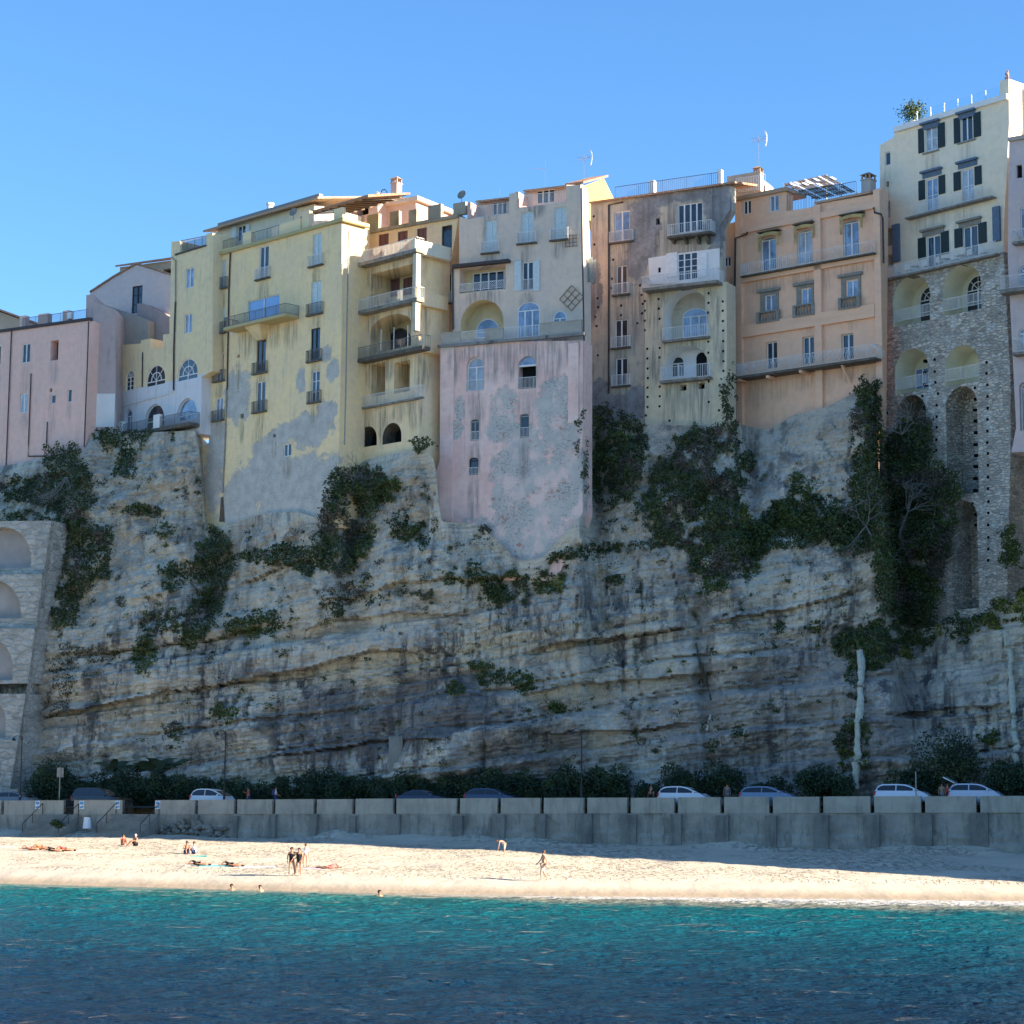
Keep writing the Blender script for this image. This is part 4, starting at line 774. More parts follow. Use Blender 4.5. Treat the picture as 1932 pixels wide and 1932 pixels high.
for k in range(9):
    f=(k+.5)/9; g=random.uniform(.05,.8); a=A_.lerp(B_,f).lerp(D_.lerp(C_,f),g); b=A_.lerp(B_,f+.07).lerp(D_.lerp(C_,f+.07),g+.02); e1=A_.lerp(B_,f+.07).lerp(D_.lerp(C_,f+.07),g+.17); e2=A_.lerp(B_,f).lerp(D_.lerp(C_,f),g+.15); u3=Vector((0,0,.09)); wt.box8([a+u3,b+u3,e1+u3,e2+u3,a+u3*1.3,b+u3*1.3,e1+u3*1.3,e2+u3*1.3])
mb.build('slats',M['wood'],Hp); wt.build('cloth_strips',M['white'],Hp); mb=MB()
for q_ in (A_,B_,C_,D_,B_.lerp(C_,.5)): mb.bar((q_.x,q_.y,z2+.1),q_,.12)
mb.build_each('post',M['rail'],Hp)
railing(H,[W.P(SS(1075,-1.2),-1.2,z2+.3),W.P(SS(1500,-1.2),-1.2,z2+.3)],1.3,M['railg'],.2)
chimney(W,10,(1550,130,1645,370),'stout pink and white chimney at the right end of the orange house roof',-1.5,1.0,plaster('pale_chimney',(.58,.50,.44),dirtiness=.15))
drips(mOr,WB6.dr[2:],(.42,.27,.18),.55,1.2)
# ---------- B7 cream tower on arches
W=WB7; H=house(W,'cream_tower_house','tallest cream house with dark green shutters standing on tall rubble stone arches'); hl=[]
mB7=plaster('cream_plaster',(.93,.78,.56),(.88,.76,.58),dirtiness=.1)
st=stone_mat('rubble_stone_masonry',(.76,.68,.55),(.54,.49,.41),(.34,.31,.26))
for b in ((765,840,905,1125),(775,1455,915,1850),(1195,1345,1340,1745)): window(H,W,hl,12,b,'d',trans=1)
window(H,W,hl,12,(1185,715,1325,1010),'d',gm='glassd'); window(H,W,hl,12,(285,1140,350,1300),'one',gm='glassd'); window(H,W,hl,12,(300,1490,332,1555),'k',back=.4); window(H,W,hl,12,(305,1720,350,1925),'one')
window(H,W,hl,13,(785,340,945,712),'d',gm='glassd'); window(H,W,hl,13,(1215,225,1385,600),'d',gm='glassd')
hl.append((rect_pts(*W.box(13,(295,250,385,460))),1.5,0,1)); hl.append((arch_pts(*W.box(13,(310,560,385,720))),1.5,0,1))
o_=OL(W,[(12,218,1062),(12,395,965),(12,398,875),(12,1735,490),(12,1640,480),(12,1645,300),(12,1750,275),(12,1758,800),(13,1700,400),(13,1600,560),(13,232,850)])
o_=OL(W,[(12,225,1062),(12,395,965),(12,398,875),(12,1640,505),(12,1645,300),(12,1752,275),(12,1758,800),(13,1690,300),(13,1690,545),(13,232,860)])
solid(H,W,o_,hl,7,[mB7,M['dark']])
a=W.q(12,385,860,.25); b=W.q(12,1725,470,.25); z=(a[1]+b[1])/2; mb=MB(); mb.wb(W,a[0],b[0],-.5,.28,z-.35,z+.12); mb.build('cornice',M['whitepl'],H)
mb=MB(); 
for x in (505,665,825,988,1150,1312,1480): 
    s,_=W.q(12,x,700,-.3); mb.wb(W,s-.04,s+.04,-.35,-.27,z,z+1.15)
mb.build_each('glass_balustrade_post',M['white'],H)
gl=NT('clear_balustrade_glass',.03); gl.p.inputs['Transmission Weight'].default_value=1; gl.p.inputs['IOR'].default_value=1.1; gl.p.inputs['Base Color'].default_value=(.9,.97,1,1)
mb=MB(); mb.wb(W,W.q(12,505,700,-.3)[0],W.q(12,1640,450,-.3)[0],-.32,-.30,z+.05,z+1.1); mb.build('glass_balustrade',gl.m,H)
mb=MB(); mb.wb(W,W.q(12,900,700,-2.5)[0],W.q(12,1640,400,-2.5)[0],-4,-2.5,z,z+.9); mb.build('roof_upstand',plaster('slate_grey',(.22,.24,.26),dirtiness=.2),H)
p=W.P(W.q(12,610,650,-.8)[0],-.9,z+.1)
t=thing('roof_plant','bushy potted plant at the left corner of the cream tower roof terrace','plant',p); mb=MB(); mb.tube([p,p+Vector((0,0,.5))],[.3,.38],12); mb.build('pot',M['whitepl'],t)
mb=MB()
for i in range(900):
    a_=random.gauss(0,.5); c=p+Vector((a_,random.gauss(0,.4),1.35+random.gauss(0,.42))); leaf(mb,c,.12)
mb.build('leaves',M['leafB'],t)
def hood(x0,y0,x1,y1,fr=12,m='bluegr'):
    s0,s1,za,zb=W.box(fr,(x0,(y0+y1)/2-28,x1,(y0+y1)/2+28)); mb=MB(); mb.wb(W,s0,s1,0,.35,zb-.18,zb); mb.wb(W,s0+.12,s1-.12,0,.08,zb-.62,zb-.18); mb.build('window_hood',M[m],H)
hood(720,840,945,775); hood(1145,715,1370,650); hood(722,1410,970,1350); hood(1142,1300,1392,1235); hood(722,320,1000,240,13,'greyst'); hood(1150,210,1435,140,13,'greyst')
for fr,x0,x1,y0,y1 in ((12,682,752,865,1155),(12,912,1000,800,1090),(12,1103,1180,740,1040),(12,1335,1425,675,965),(12,685,765,1480,1710),(12,922,1003,1420,1640),(12,1100,1188,1380,1600),(12,1348,1435,1310,1530),(13,678,775,365,620),(13,950,1048,290,560),(13,1110,1210,255,480),(13,1392,1495,185,430)):
    s0,s1,za,zb=W.box(fr,(x0,y0,x1,y1)); mb=MB(); mb.wb(W,s0+.02,s1-.02,.02,.07,za,zb); n=max(4,int((zb-za)/.14))
    for k in range(n): zz=za+(zb-za)*(k+.5)/n; mb.wb(W,s0+.07,s1-.07,.07,.10,zz-.035,zz+.035)
    mb.build('green_shutter',M['green'],H)
mb=MB()
for x0,x1,y in ((740,930,1145),(1150,1365,1020)): s0,s1,za,zb=W.box(12,(x0,y-8,x1,y+8)); mb.wb(W,s0,s1,0,.15,za,zb)
mb.build_each('window_sill',M['greyst'],H)
balcony(H,W,12,520,1908,1545,1668,.7,1.0,.14,'slab',rail=False)
for fr,x0,x1,y in ((12,685,1008,1840),(12,1100,1445,1730)): 
    s0=W.q(fr,x0,y,.6)[0]; s1=W.q(fr,x1,y,.6)[0]; zz=(W.q(12,520,1908,.6)[1]+W.q(12,1545,1668,.6)[1])/2; railing(H,[W.P(s0,.6,zz),W.P(s1,.6,zz)],1.0,M['rail'],.14)
mb=MB(); 
for fr,x0,x1,y0,y1 in ((13,390,470,210,650),(13,1578,1660,0,410)): s0,s1,za,zb=W.box(fr,(x0,y0,x1,y1)); mb.wb(W,s0,s1,0,.25,za,zb)
mb.build_each('blue_grey_panel',M['bluegr'],H)
drips(mB7,WB7.dr[:12],(.36,.33,.27),.5,1.2)
# stone arcade
W=WB7; hs=[]; o=.9
N=[(13,(382,812,822,1380),0),(13,(972,682,1425,1250),0),(13,(408,1405,805,2560),0),(13,(992,1285,1410,2420),0)]
def nbx(fr,b): return W.box(fr,b,o)
for fr,b,_ in N[:2]: hs.append((arch_pts(*nbx(fr,b)),2.6,2,2))
hs.append((arch_pts(*nbx(14,(583,-25,932,432))),2.6,2,2)); hs.append((arch_pts(*nbx(14,(1100,-60,1462,345))),2.6,2,2))
hs.append((arch_pts(*nbx(14,(605,460,915,1500))),3.0,3,3)); hs.append((arch_pts(*nbx(14,(1122,368,1450,1500))),2.2,3,3)); hs.append((arch_pts(*nbx(14,(1175,1570,1450,2700))),2.6,3,3))
pl=[(14,x,y) for x,y in ((552,82),(552,195),(550,320),(552,432),(1068,105),(1068,230),(1075,342),(1102,460),(1088,580),(1088,700),(1088,812),(1085,940),(1085,1050),(1085,1165),(1610,135),(1610,250),(1618,370),(1620,490),(1622,612),(1620,730),(1618,850),(1618,970),(1625,1085),(1625,1208),(1625,1332),(1625,1450),(1630,1585),(1630,1705),(1628,1830),(1628,1960),(1628,2080),(1628,2200),(1488,400),(1488,515),(1480,630),(1485,745),(1488,865),(1482,990),(1490,1105),(1485,1220),(1480,1345),(1480,1470),(1465,1605),(1490,1720),(1495,1830),(960,120),(958,242),(955,365),(938,485),(942,605),(945,720),(940,835),(940,950),(570,660))]
putlog(W,pl,hs,.24)
def qo(*p): return W.q(*p,o)
solid(H,W,[qo(13,232,858),qo(13,1580,560),qo(13,1690,530),qo(14,1790,300),qo(14,1790,1200),qo(14,1740,3050),qo(14,420,3050),qo(14,425,300)],hs,5,[st,M['dark'],M['cream'],stone_mat('dark_rubble_niche',(.66,.60,.49),(.50,.46,.38))],'stone_arcade',o=o)
for fr,b in ((13,(705,935,960,1380)),(13,(1258,805,1540,1250))): window(H,W,[],fr,b,'fan',o=o-2.6,flat=True,arch=True,gm='glassd',trans=1)
window(H,W,[],13,(1345,1400,1440,1700),'one',o=o-2.6,flat=True,gm='glassd'); window(H,W,[],14,(805,180,960,400),'d',o=o-2.6,flat=True,gm='glassb')
mb=MB()
for x,y in ((485,1105),(1080,970)): s,z=W.q(13,x,y,o-2.6); mb.wb(W,s-.14,s+.14,o-2.6,o-2.4,z-.06,z+.06)
mb.build_each('wall_light',M['iron'],H)
for fr,xa,ya,xb,yb in ((13,385,1385,815,1305),(13,975,1262,1420,1168),(14,590,432,925,372),(14,1105,342,1462,280)):
    a=W.q(fr,xa,ya,o); b=W.q(fr,xb,yb,o); z=(a[1]+b[1])/2+.15; railing(H,[W.P(a[0],o-.1,z),W.P(b[0],o-.1,z)],1.05,M['rail'],.13)
a=W.q(13,232,850,1.5); b=W.q(13,1600,555,1.5); z=(a[1]+b[1])/2; mb=MB(); mb.wb(W,a[0],b[0],.0,1.5,z-.15,z); mb.build('terrace_slab',M['slab'],H)
railing(H,[W.P(a[0]+.05,1.42,z),W.P(b[0]-.05,1.42,z)],1.05,M['rail'],.13)
TERZ=z; TERW=W
# plastic chairs and tables on terrace
def chair(p,ang,lab):
    t=thing('plastic_chair',lab,'chair',p,'white plastic chairs on the cream tower terrace'); R=Matrix.Rotation(ang,3,'Z'); T=lambda x,y,z:Vector(p)+R@Vector((x,y,z))
    def bx(mb,x0,x1,y0,y1,z0,z1): mb.box8([T(*c) for c in ((x0,y0,z0),(x1,y0,z0),(x1,y1,z0),(x0,y1,z0),(x0,y0,z1),(x1,y0,z1),(x1,y1,z1),(x0,y1,z1))])
    m=MB(); bx(m,-.25,.25,-.24,.24,.42,.46); m.build('seat',M['white'],t)
    m=MB(); n=8
    for k in range(n):
        f0=-1+2*k/n; f1=-1+2*(k+1)/n; h=lambda f:.46+.48*math.sqrt(max(0,1-.55*f*f)); m.box8([T(.26*f0,.22,.46),T(.26*f1,.22,.46),T(.26*f1,.26,.46),T(.26*f0,.26,.46),T(.26*f0,.28,h(f0)),T(.26*f1,.28,h(f1)),T(.26*f1,.31,h(f1)),T(.26*f0,.31,h(f0))])
    m.build('backrest',M['white'],t)
    for x in (-.23,.23):
        for y in (-.22,.22): m=MB(); m.bar(T(x,y,0),T(x*.95,y*.95,.43),.045); m.build('leg',M['white'],t)
        m=MB(); bx(m,x-.03,x+.03,-.2,.24,.64,.67); m.build('armrest',M['white'],t)
for i,(x,lab) in enumerate(((420,'leftmost white plastic chair on the terrace'),(570,'white plastic chair left of the first dark shutter on the terrace'),(760,'white plastic chair below the left terrace door'),(945,'white plastic chair just right of the left terrace door'),(1100,'white plastic chair between the two terrace doors'),(1300,'white plastic chair below the right terrace door'),(1450,'white plastic chair nearest the right end of the terrace'))):
    s=W.q(13,x,650,1.0)[0]; chair(W.P(s,1.0 if i%2 else .85,z),math.atan(-1.18)+math.pi+.3*(i%3-1),lab)
for x,lab in ((640,'small round terrace table at the left on thin legs'),(1010,'small round terrace table in the middle of the terrace'),(1190,'small round terrace table by the right door')):
    s=W.q(13,x,650,.7)[0]; p=W.P(s,.7,z); t=thing('terrace_table',lab,'table',p); m=MB(); m.tube([p+Vector((0,0,.70)),p+Vector((0,0,.74))],.4,16); m.build('table_top',M['white'],t); m=MB(); m.tube([p,p+Vector((0,0,.7))],.04,8); m.build('stem',M['white'],t)
# ---------- B8 right edge house
W=WB8; H=house(W,'pink_edge_house','pink house cut off by the right edge with white latticed balconies'); hl=[]
mB8=plaster('dusty_pink_plaster',(.72,.57,.52),(.66,.53,.5),dirtiness=.2)
window(H,W,hl,12,(1845,1295,1910,1450),'k',back=.3); window(H,W,hl,13,(1890,0,2000,370),'d'); window(H,W,hl,13,(1860,690,2040,940),'fan',arch=True); window(H,W,hl,13,(1870,1430,1990,1700),'arch',arch=True)
window(H,W,hl,14,(1885,320,2000,830),'arch',arch=True,hd=.5)
solid(H,W,OL(W,[(12,1755,1020),(12,2400,860),(14,2500,1040),(14,1800,1060),(14,1850,800),(13,1740,600)]),hl,6,[mB8,M['dark']])
a=W.q(12,1745,1010,.2); b=W.q(12,2400,850,.2); z=(a[1]+b[1])/2; mb=MB(); mb.wb(W,a[0],b[0],-3,.25,z-.2,z+.12); mb.build('cornice',plaster('cornice_cream',(.5,.42,.36)),H)
balcony(H,W,13,1640,985,2100,915,1.2,1.1,.3,'slab',style='lattice'); balcony(H,W,13,1790,1735,2100,1680,1.0,1.1,.2,'slab',style='lattice'); balcony(H,W,13,1790,400,2100,385,.8,1.0,.2,'slab',style='curve')
We=Wall(2150,160,.45); He=house(We,'ochre_house','plain ochre house beyond the right edge of the view beside the pink edge house'); hl=[]
for uu in (2060,2120,2180,2240):
    for vv in (330,450,570,690,810):
        X0,Y0=(uu-18)/K,(vv-26)/K; window(He,We,hl,0,((uu-10)/K,(vv-22)/K,(uu+10)/K,(vv+22)/K),'d')
FR0=[We.sz(u,v) for u,v in ((2008,240),(2290,190),(2290,1180),(2008,1180))]; solid(He,We,FR0,hl,9,[plaster('ochre_plaster',(.8,.6,.38),dirtiness=.4),M['dark']])
Wz=Wall(1905,176,.9); Hz=house(Wz,'slate_wall_house','grey blue windowless wall rising behind the right corner of the cream tower',z=50)
solid(Hz,Wz,OL(Wz,[(12,1760,290),(12,1780,380),(12,2300,240),(12,2300,1100),(12,1760,1100)]),[],6,[plaster('slate_blue_plaster',(.17,.21,.25),(.15,.19,.24),dirtiness=.2)])
# ---------- terraced stone arcade lower left
W=Wall(50,203,.35); H=house(W,'stone_buttress','stepped pale stone retaining arcade with blind arches climbing the cliff at the left edge','retaining wall',z=5)
stl=stone_mat('pale_ashlar_stone',(.54,.50,.43),(.50,.47,.40),(.43,.40,.35),.45)
dm=simple('taupe_render_niche',(.42,.38,.35),.95,.2,.5)  # niche backs in a darker render tone than the stone
tiers=[(715,1100,385,0,235,765,1075),(1115,1500,305,0,160,1160,1440),(1525,1905,250,0,100,1580,1900)]
def tier(i,yt,yb,xr,x1,ya,yc,fr=15):
    oo=i*.9; q=OL(W,[(fr,-380,yt+10),(fr,xr,yt),(fr,xr-28*(yb-yt)/400*1.0,yb),(fr,-380,yb+10)],oo)
    hh=[(arch_pts(*W.box(fr,(x1-440,ya,x1,yc),oo)),1.0,0,1),]
    s0=W.box(fr,(x1-440,ya,x1,yc),oo)
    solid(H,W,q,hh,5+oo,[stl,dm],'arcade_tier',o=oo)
tier(0,715,1125,385,235,765,1075); tier(1,1115,1530,318,160,1160,1450); tier(2,1520,1930,262,100,1580,1910)
tier(3,-60+60,0,0,0,0,0) if False else None
def tier16(i,yt,yb,xr,x1,ya,yc):
    oo=i*.9; q=OL(W,[(16,-380,yt),(16,xr,yt),(16,xr-15,yb),(16,-380,yb)],oo)
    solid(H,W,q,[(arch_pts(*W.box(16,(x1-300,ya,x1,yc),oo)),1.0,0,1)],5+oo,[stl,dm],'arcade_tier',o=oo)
tier16(3,-60,290,190,45,-20,270); tier16(4,285,700,150,10,330,560)
# battered side wing wall
mb=MB(); f=lambda fr,x,y,y_:at_y(*Z(fr,x,y),y_)
a=f(15,385,716,201.5);b=f(15,505,740,207);c=f(16,75,650,197);d=f(16,170,650,203); e1=f(16,185,0,199.3); e2=f(16,330,0,205)
mb.add([a,b,e2,e1],[(0,3,2,1)]); mb.add([e1,e2,d,c],[(0,3,2,1)])
mb.build('battered_flank',stl,H)
# ================================================================== NOISE
def _h(i,j,k,seed):
    n=(i*374761393+j*668265263+k*2147483647+seed*1274126177)&0xffffffff
    n=((n^(n>>13))*1274126177)&0xffffffff; n=(n^(n>>16))&0xffffffff
    return n.astype(np.float64)/4294967295.0
def vn(x,y,z,seed=0):
    x,y,z=np.broadcast_arrays(np.asarray(x,float),np.asarray(y,float),np.asarray(z,float))
    i=np.floor(x).astype(np.int64);j=np.floor(y).astype(np.int64);k=np.floor(z).astype(np.int64)
    fx=x-i;fy=y-j;fz=z-k; fx=fx*fx*(3-2*fx);fy=fy*fy*(3-2*fy);fz=fz*fz*(3-2*fz); r=0
    for a in (0,1):
        for b in (0,1):
            for c in (0,1): r=r+_h(i+a,j+b,k+c,seed)*(fx if a else 1-fx)*(fy if b else 1-fy)*(fz if c else 1-fz)
    return r
def fbm(x,y,z,o=4,seed=0,g=.5):
    r=0;a=1;t=0
    for q in range(o): r=r+a*vn(x*2**q,y*2**q,z*2**q,seed+q); t+=a; a*=g
    return r/t
# ================================================================== TERRAIN
def ybase(x): return 181-.42*x
def ywall(u):
    for lim,W,o in ((168,WA,0),(216,Ws,0),(388,WB1,0),(655,WB2,0),(832,WB3b,0),(1110,WB4,0),(1386,WB5,.35),(1661,WB6,.3),(1896,WB7,.9),(9999,WB8,0)):
        if u<lim: break
    s,z=W.sz(u,900,o); p=W.P(s,o,z); return p.y
TOP=[(-150,892),(0,880),(45,872),(100,858),(160,850),(172,818),(215,818),(372,812),(390,1005),(430,990),(500,968),(560,965),(600,978),(640,905),(665,885),(690,868),(760,852),(800,842),(822,872),(830,985),(900,988),(940,1020),(975,1058),(1025,1052),(1060,1010),(1104,965),(1116,800),(1215,800),(1300,803),(1384,800),(1392,800),(1450,812),(1500,782),(1560,768),(1600,747),(1640,725),(1655,745),(1666,1165),(1700,1178),(1760,1184),(1830,1168),(1890,1138),(1960,1110),(2100,1085)]
tx=[];ty=[];tz=[]
for u,v in TOP:
    y=ywall(u)-.7; p=at_y(u,v,y)
    if tx and p.x<=tx[-1]+.05: continue
    tx.append(p.x);ty.append(p.y);tz.append(p.z)
tx=[-140]+tx+[110]; ty=[ty[0]+30]+ty+[ty[-1]-18]; tz=[tz[0]]+tz+[tz[-1]+10]
tx=np.array(tx);ty=np.array(ty);tz=np.array(tz)
def _sm(a,n): 
    k=np.ones(n)/n; return np.convolve(np.pad(a,(n//2,n-1-n//2),'edge'),k,'valid')
gx=np.concatenate([np.arange(-140,-62,1.0),np.arange(-62,62,.2),np.arange(62,110,1.0)])
gy=_sm(np.interp(gx,tx,ty),7); gz=_sm(np.interp(gx,tx,tz),3)
ZB=3.2; DZ=.15; T=np.arange(ZB,float(gz.max())+DZ,DZ); NT_=len(T)
X,ZR=np.meshgrid(gx,T,indexing='ij'); ZZ=np.minimum(ZR,gz[:,None])
gxs=_sm(gz,15); Hs=np.maximum(gxs-ZB,8)[:,None]
YB=ybase(X); TT=np.clip((ZZ-ZB)/Hs,0,1)
YY=YB+(gy[:,None]-YB)*TT**1.25
zeta=ZZ-.12*X+1.8*fbm(X*.05,0*X,ZZ*.06,3,5)
fade=np.clip((gz[:,None]-ZZ)/2.0,0,1)
low=np.clip((27-ZZ)/8,0,1)
def saw(fr,amp,seed,ns=.35):
    s=zeta*fr+ns*fbm(X*.25,0*X,ZZ*.2,3,seed); k=np.floor(s); f=s-k; a=_h(k.astype(np.int64),np.zeros_like(k,dtype=np.int64),np.zeros_like(k,dtype=np.int64),seed)
    loc=np.clip(fbm(X*.10,k*3.7,0*X,3,seed+5)*3-.9,0,1); return (np.minimum(f,(1-f)*6)-.5)*amp*(.25+a)*loc
disp=(fbm(X*.12,YY*.12,ZZ*.12,3,1)-.5)*5.0
disp+=(fbm(X*.45,YY*.3,ZZ*.28,4,2)-.5)*2.6
b1=vn(zeta*.42,0*X+3.3,0*X,9); b2=vn(zeta*1.25,X*.05,0*X,10); b3=vn(zeta*3.1,X*.15,0*X,12)
st=lambda b:np.clip((b-.35)/.3,0,1)
disp+=saw(.30,2.6,7,.2)*(.2+.8*low)+saw(.95,.95,17,.25)*(.35+.65*low)+saw(2.6,.32,27)*(.5+.5*low)+(st(b1)-.5)*.7*low
ridge=1-np.abs(2*fbm(X*.35+zeta*.03,0*X,ZZ*.07,3,20)-1); disp-=np.clip((ridge-.93)/.07,0,1)*.7*np.clip(fbm(X*.08,0*X,ZZ*.05,2,66)*3-1.2,0,1)
disp+=(fbm(X*.9,YY*.5,ZZ*1.1,4,30,.6)-.5)*(.55+.9*(1-low))+(vn(X*3.3,YY*2,ZZ*4.3,41)-.5)*.28
for uu,vt,wd,am in ((830,1320,3.0,1.9),(945,1335,2.6,2.2),(420,1340,2.2,1.5)):   # boulders at the foot
    cx=(uu-966)/4000*180; zt=5.5+(1500-vt)/4000*180
    disp+=am*np.exp(-np.abs((X-cx)/wd)**4)*(1/(1+np.exp((ZZ-zt)*1.8)))
for lg,am in (([(60,1352),(150,1338),(300,1308),(430,1288),(560,1262),(700,1228),(800,1236)],1.5),([(560,1192),(640,1170),(760,1158),(900,1160)],.9),([(990,1228),(1100,1206),(1200,1197),(1310,1180)],1.5),([(1330,1172),(1450,1152),(1560,1128),(1650,1105)],1.2),([(620,1135),(760,1103),(880,1093),(1000,1085)],1.0),([(980,1310),(1100,1290),(1250,1275),(1400,1265)],.9),([(420,1440),(560,1425),(700,1400),(850,1395)],1.1),([(1640,1360),(1780,1335),(1950,1325)],.9),([(430,1095),(560,1052),(620,1060)],.9),([(150,1230),(260,1225),(400,1200),(520,1165)],1.0),([(1000,1385),(1150,1378),(1320,1365)],.8)):
    LP=[at_y(u,v,184-.42*(u-966)/4000*184) for u,v in lg]; lx=[p.x for p in LP]; lz=[p.z for p in LP]
    zl=np.interp(X,lx,lz)+.5*(fbm(X*.5,0*X,0*X,3,int(lg[0][0]))-.5); wgt=np.clip((X-lx[0])/2,0,1)*np.clip((lx[-1]-X)/2,0,1)*(.5+fbm(X*.2,0*X,0*X,2,7)); dz=ZZ-zl
    disp+=am*wgt*(np.where(dz>=0,.55*np.exp(-dz/2.2),-.75*np.exp(dz/1.1)))
cx=(1320-966)/4000*180; disp-=1.3*np.exp(-((X-cx-(20-ZZ)*.06)/.8)**2)*low
q1=fbm(X*.7+ZZ*.1,YY*.3,ZZ*.45,3,71); disp+=(np.floor(q1*9)/9-.5)*1.3*(1-.7*low); q2=fbm(X*1.5,YY*.5,ZZ*1.7,2,73); disp+=(np.floor(q2*7)/7-.5)*.5*(1-.5*low)
YS=YY-disp*np.clip(fade,.0,1)*np.clip(TT*8,.3,1)
def build_grid(name,Xa,Ya,Za,mat,kind='structure',smooth=True,parent=None):
    n,m=Xa.shape; v=np.stack([Xa,Ya,Za],-1).reshape(-1,3).astype(np.float32)
    i=np.arange(n-1)[:,None]*m+np.arange(m-1)[None,:]; f=np.stack([i,i+m,i+m+1,i+1],-1).reshape(-1,4)
    me=bpy.data.meshes.new(name); me.vertices.add(len(v)); me.vertices.foreach_set('co',v.ravel()); me.loops.add(f.size); me.loops.foreach_set('vertex_index',f.ravel().astype(np.int32)); me.polygons.add(len(f)); me.polygons.foreach_set('loop_start',np.arange(0,f.size,4,dtype=np.int32)); me.polygons.foreach_set('loop_total',np.full(len(f),4,dtype=np.int32))
    me.update(calc_edges=True); me.polygons.foreach_set('use_smooth',[smooth]*len(f)); me.materials.append(mat); me.validate()
    o=bpy.data.objects.new(name,me); C.objects.link(o)
    if kind: o['kind']=kind
    return o
def cliffmat():
    t=NT('limestone_cliff',.95); p=t.pos()
    wp=t.noise(t.mp(p,(.06,.06,.08)),1,3); x,y,z=t.sep(p)
    ze=t.math('ADD',t.math('ADD',z,t.math('MULTIPLY',x,-.12)),t.math('MULTIPLY',wp,4))
    bv=t.comb(t.math('MULTIPLY',x,.05),t.math('MULTIPLY',y,.05),ze)
    n1=t.noise(p,.16,6,.65); n2=t.noise(p,.7,6,.7); band=t.noise(bv,.9,5,.7); band2=t.noise(bv,3.2,4,.6)
    col=t.mix(t.rng(n1,.40,.60),(.92,.83,.66),(.68,.61,.50))
    col=t.mix(t.rng(band,.50,.62,0,.5),col,(.80,.71,.52))
    col=t.mix(t.rng(band2,.53,.62,0,.5),col,(.40,.36,.30))
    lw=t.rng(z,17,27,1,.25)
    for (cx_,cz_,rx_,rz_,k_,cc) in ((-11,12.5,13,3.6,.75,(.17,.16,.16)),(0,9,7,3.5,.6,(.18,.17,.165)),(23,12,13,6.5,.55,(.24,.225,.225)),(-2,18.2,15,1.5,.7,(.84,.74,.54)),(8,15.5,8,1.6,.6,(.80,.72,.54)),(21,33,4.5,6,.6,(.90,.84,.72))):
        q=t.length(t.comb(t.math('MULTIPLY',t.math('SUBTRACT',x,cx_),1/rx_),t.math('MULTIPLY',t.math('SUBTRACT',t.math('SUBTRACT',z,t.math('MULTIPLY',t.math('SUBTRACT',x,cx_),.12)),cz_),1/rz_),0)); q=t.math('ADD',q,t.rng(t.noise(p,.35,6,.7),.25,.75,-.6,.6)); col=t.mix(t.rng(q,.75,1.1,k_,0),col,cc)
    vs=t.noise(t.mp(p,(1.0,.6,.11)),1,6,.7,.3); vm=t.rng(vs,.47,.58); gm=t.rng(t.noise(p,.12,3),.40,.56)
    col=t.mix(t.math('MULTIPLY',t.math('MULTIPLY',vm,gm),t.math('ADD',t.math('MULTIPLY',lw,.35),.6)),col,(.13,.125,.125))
    dp=t.noise(t.mp(p,(1,1,1.6),(9,2,4)),.22,6,.72); col=t.mix(t.rng(dp,.54,.64,0,.7),col,(.21,.20,.185))
    lt=t.noise(t.mp(p,(1,1,.7),(3,8,1)),.5,5,.75); col=t.mix(t.rng(lt,.55,.66,0,.55),col,(.92,.85,.70))
    pit=t.noise(p,3.1,4,.65); col=t.mix(t.rng(pit,.64,.72,0,.7),col,(.09,.09,.09))
    fn=t.noise(p,6,5,.75); col=t.mix(t.rng(fn,.42,.7,0,.35),col,(.12,.115,.11))
    g=t.noise(t.mp(p,(1,1,1),(20,3,7)),.3,5,.7); col=t.mix(t.rng(g,.62,.72,0,.6),col,(.10,.11,.05))
    t.bump(t.math('ADD',t.math('MULTIPLY',n2,1.2),t.math('ADD',fn,t.math('MULTIPLY',band2,.6))),.25,1); return t.col(col)
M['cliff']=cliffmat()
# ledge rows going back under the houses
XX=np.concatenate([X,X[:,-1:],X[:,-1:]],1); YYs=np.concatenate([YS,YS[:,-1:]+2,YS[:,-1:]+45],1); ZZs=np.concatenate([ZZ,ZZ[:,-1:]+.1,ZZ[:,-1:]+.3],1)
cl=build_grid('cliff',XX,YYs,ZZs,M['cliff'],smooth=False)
def surf(x,z):
    i=np.clip(np.searchsorted(gx,x)-1,0,len(gx)-2); f=(x-gx[i])/(gx[i+1]-gx[i]); zt=gz[i]*(1-f)+gz[i+1]*f
    t=(z-ZB)/(zt-ZB); tt=np.clip((np.minimum(z,zt)-ZB)/DZ,0,NT_-1.001); j=tt.astype(int); g=tt-j
    y=(YS[i,j]*(1-g)+YS[i,j+1]*g)*(1-f)+(YS[i+1,j]*(1-g)+YS[i+1,j+1]*g)*f
    return np.where(t<=1,y,y+np.where(t>1,0.0,0)),t
def hits(uv,off=0):
    """world points where the sight lines meet the cliff (or the wall line above it)"""
    uv=np.asarray(uv,float); D=np.array(fw)*F+np.outer(uv[:,0]-CX,np.array(RT))+np.outer(CY-uv[:,1],np.array(UP)); D/=D[:,1:2]
    out=np.full(len(uv),np.nan)
    for y in np.arange(152,222,.3):
        q=D*y; x=q[:,0]; z=q[:,2]+5.5; ys,t=surf(x,z); ok=np.isnan(out)&(y>=ys)&(t<=1.15); out[ok]=y
    bad=np.isnan(out)
    if bad.any(): out[bad]=np.array([ywall(u) for u in uv[bad,0]])-.2
    q=D*out[:,None]; q[:,2]+=5.5; return q
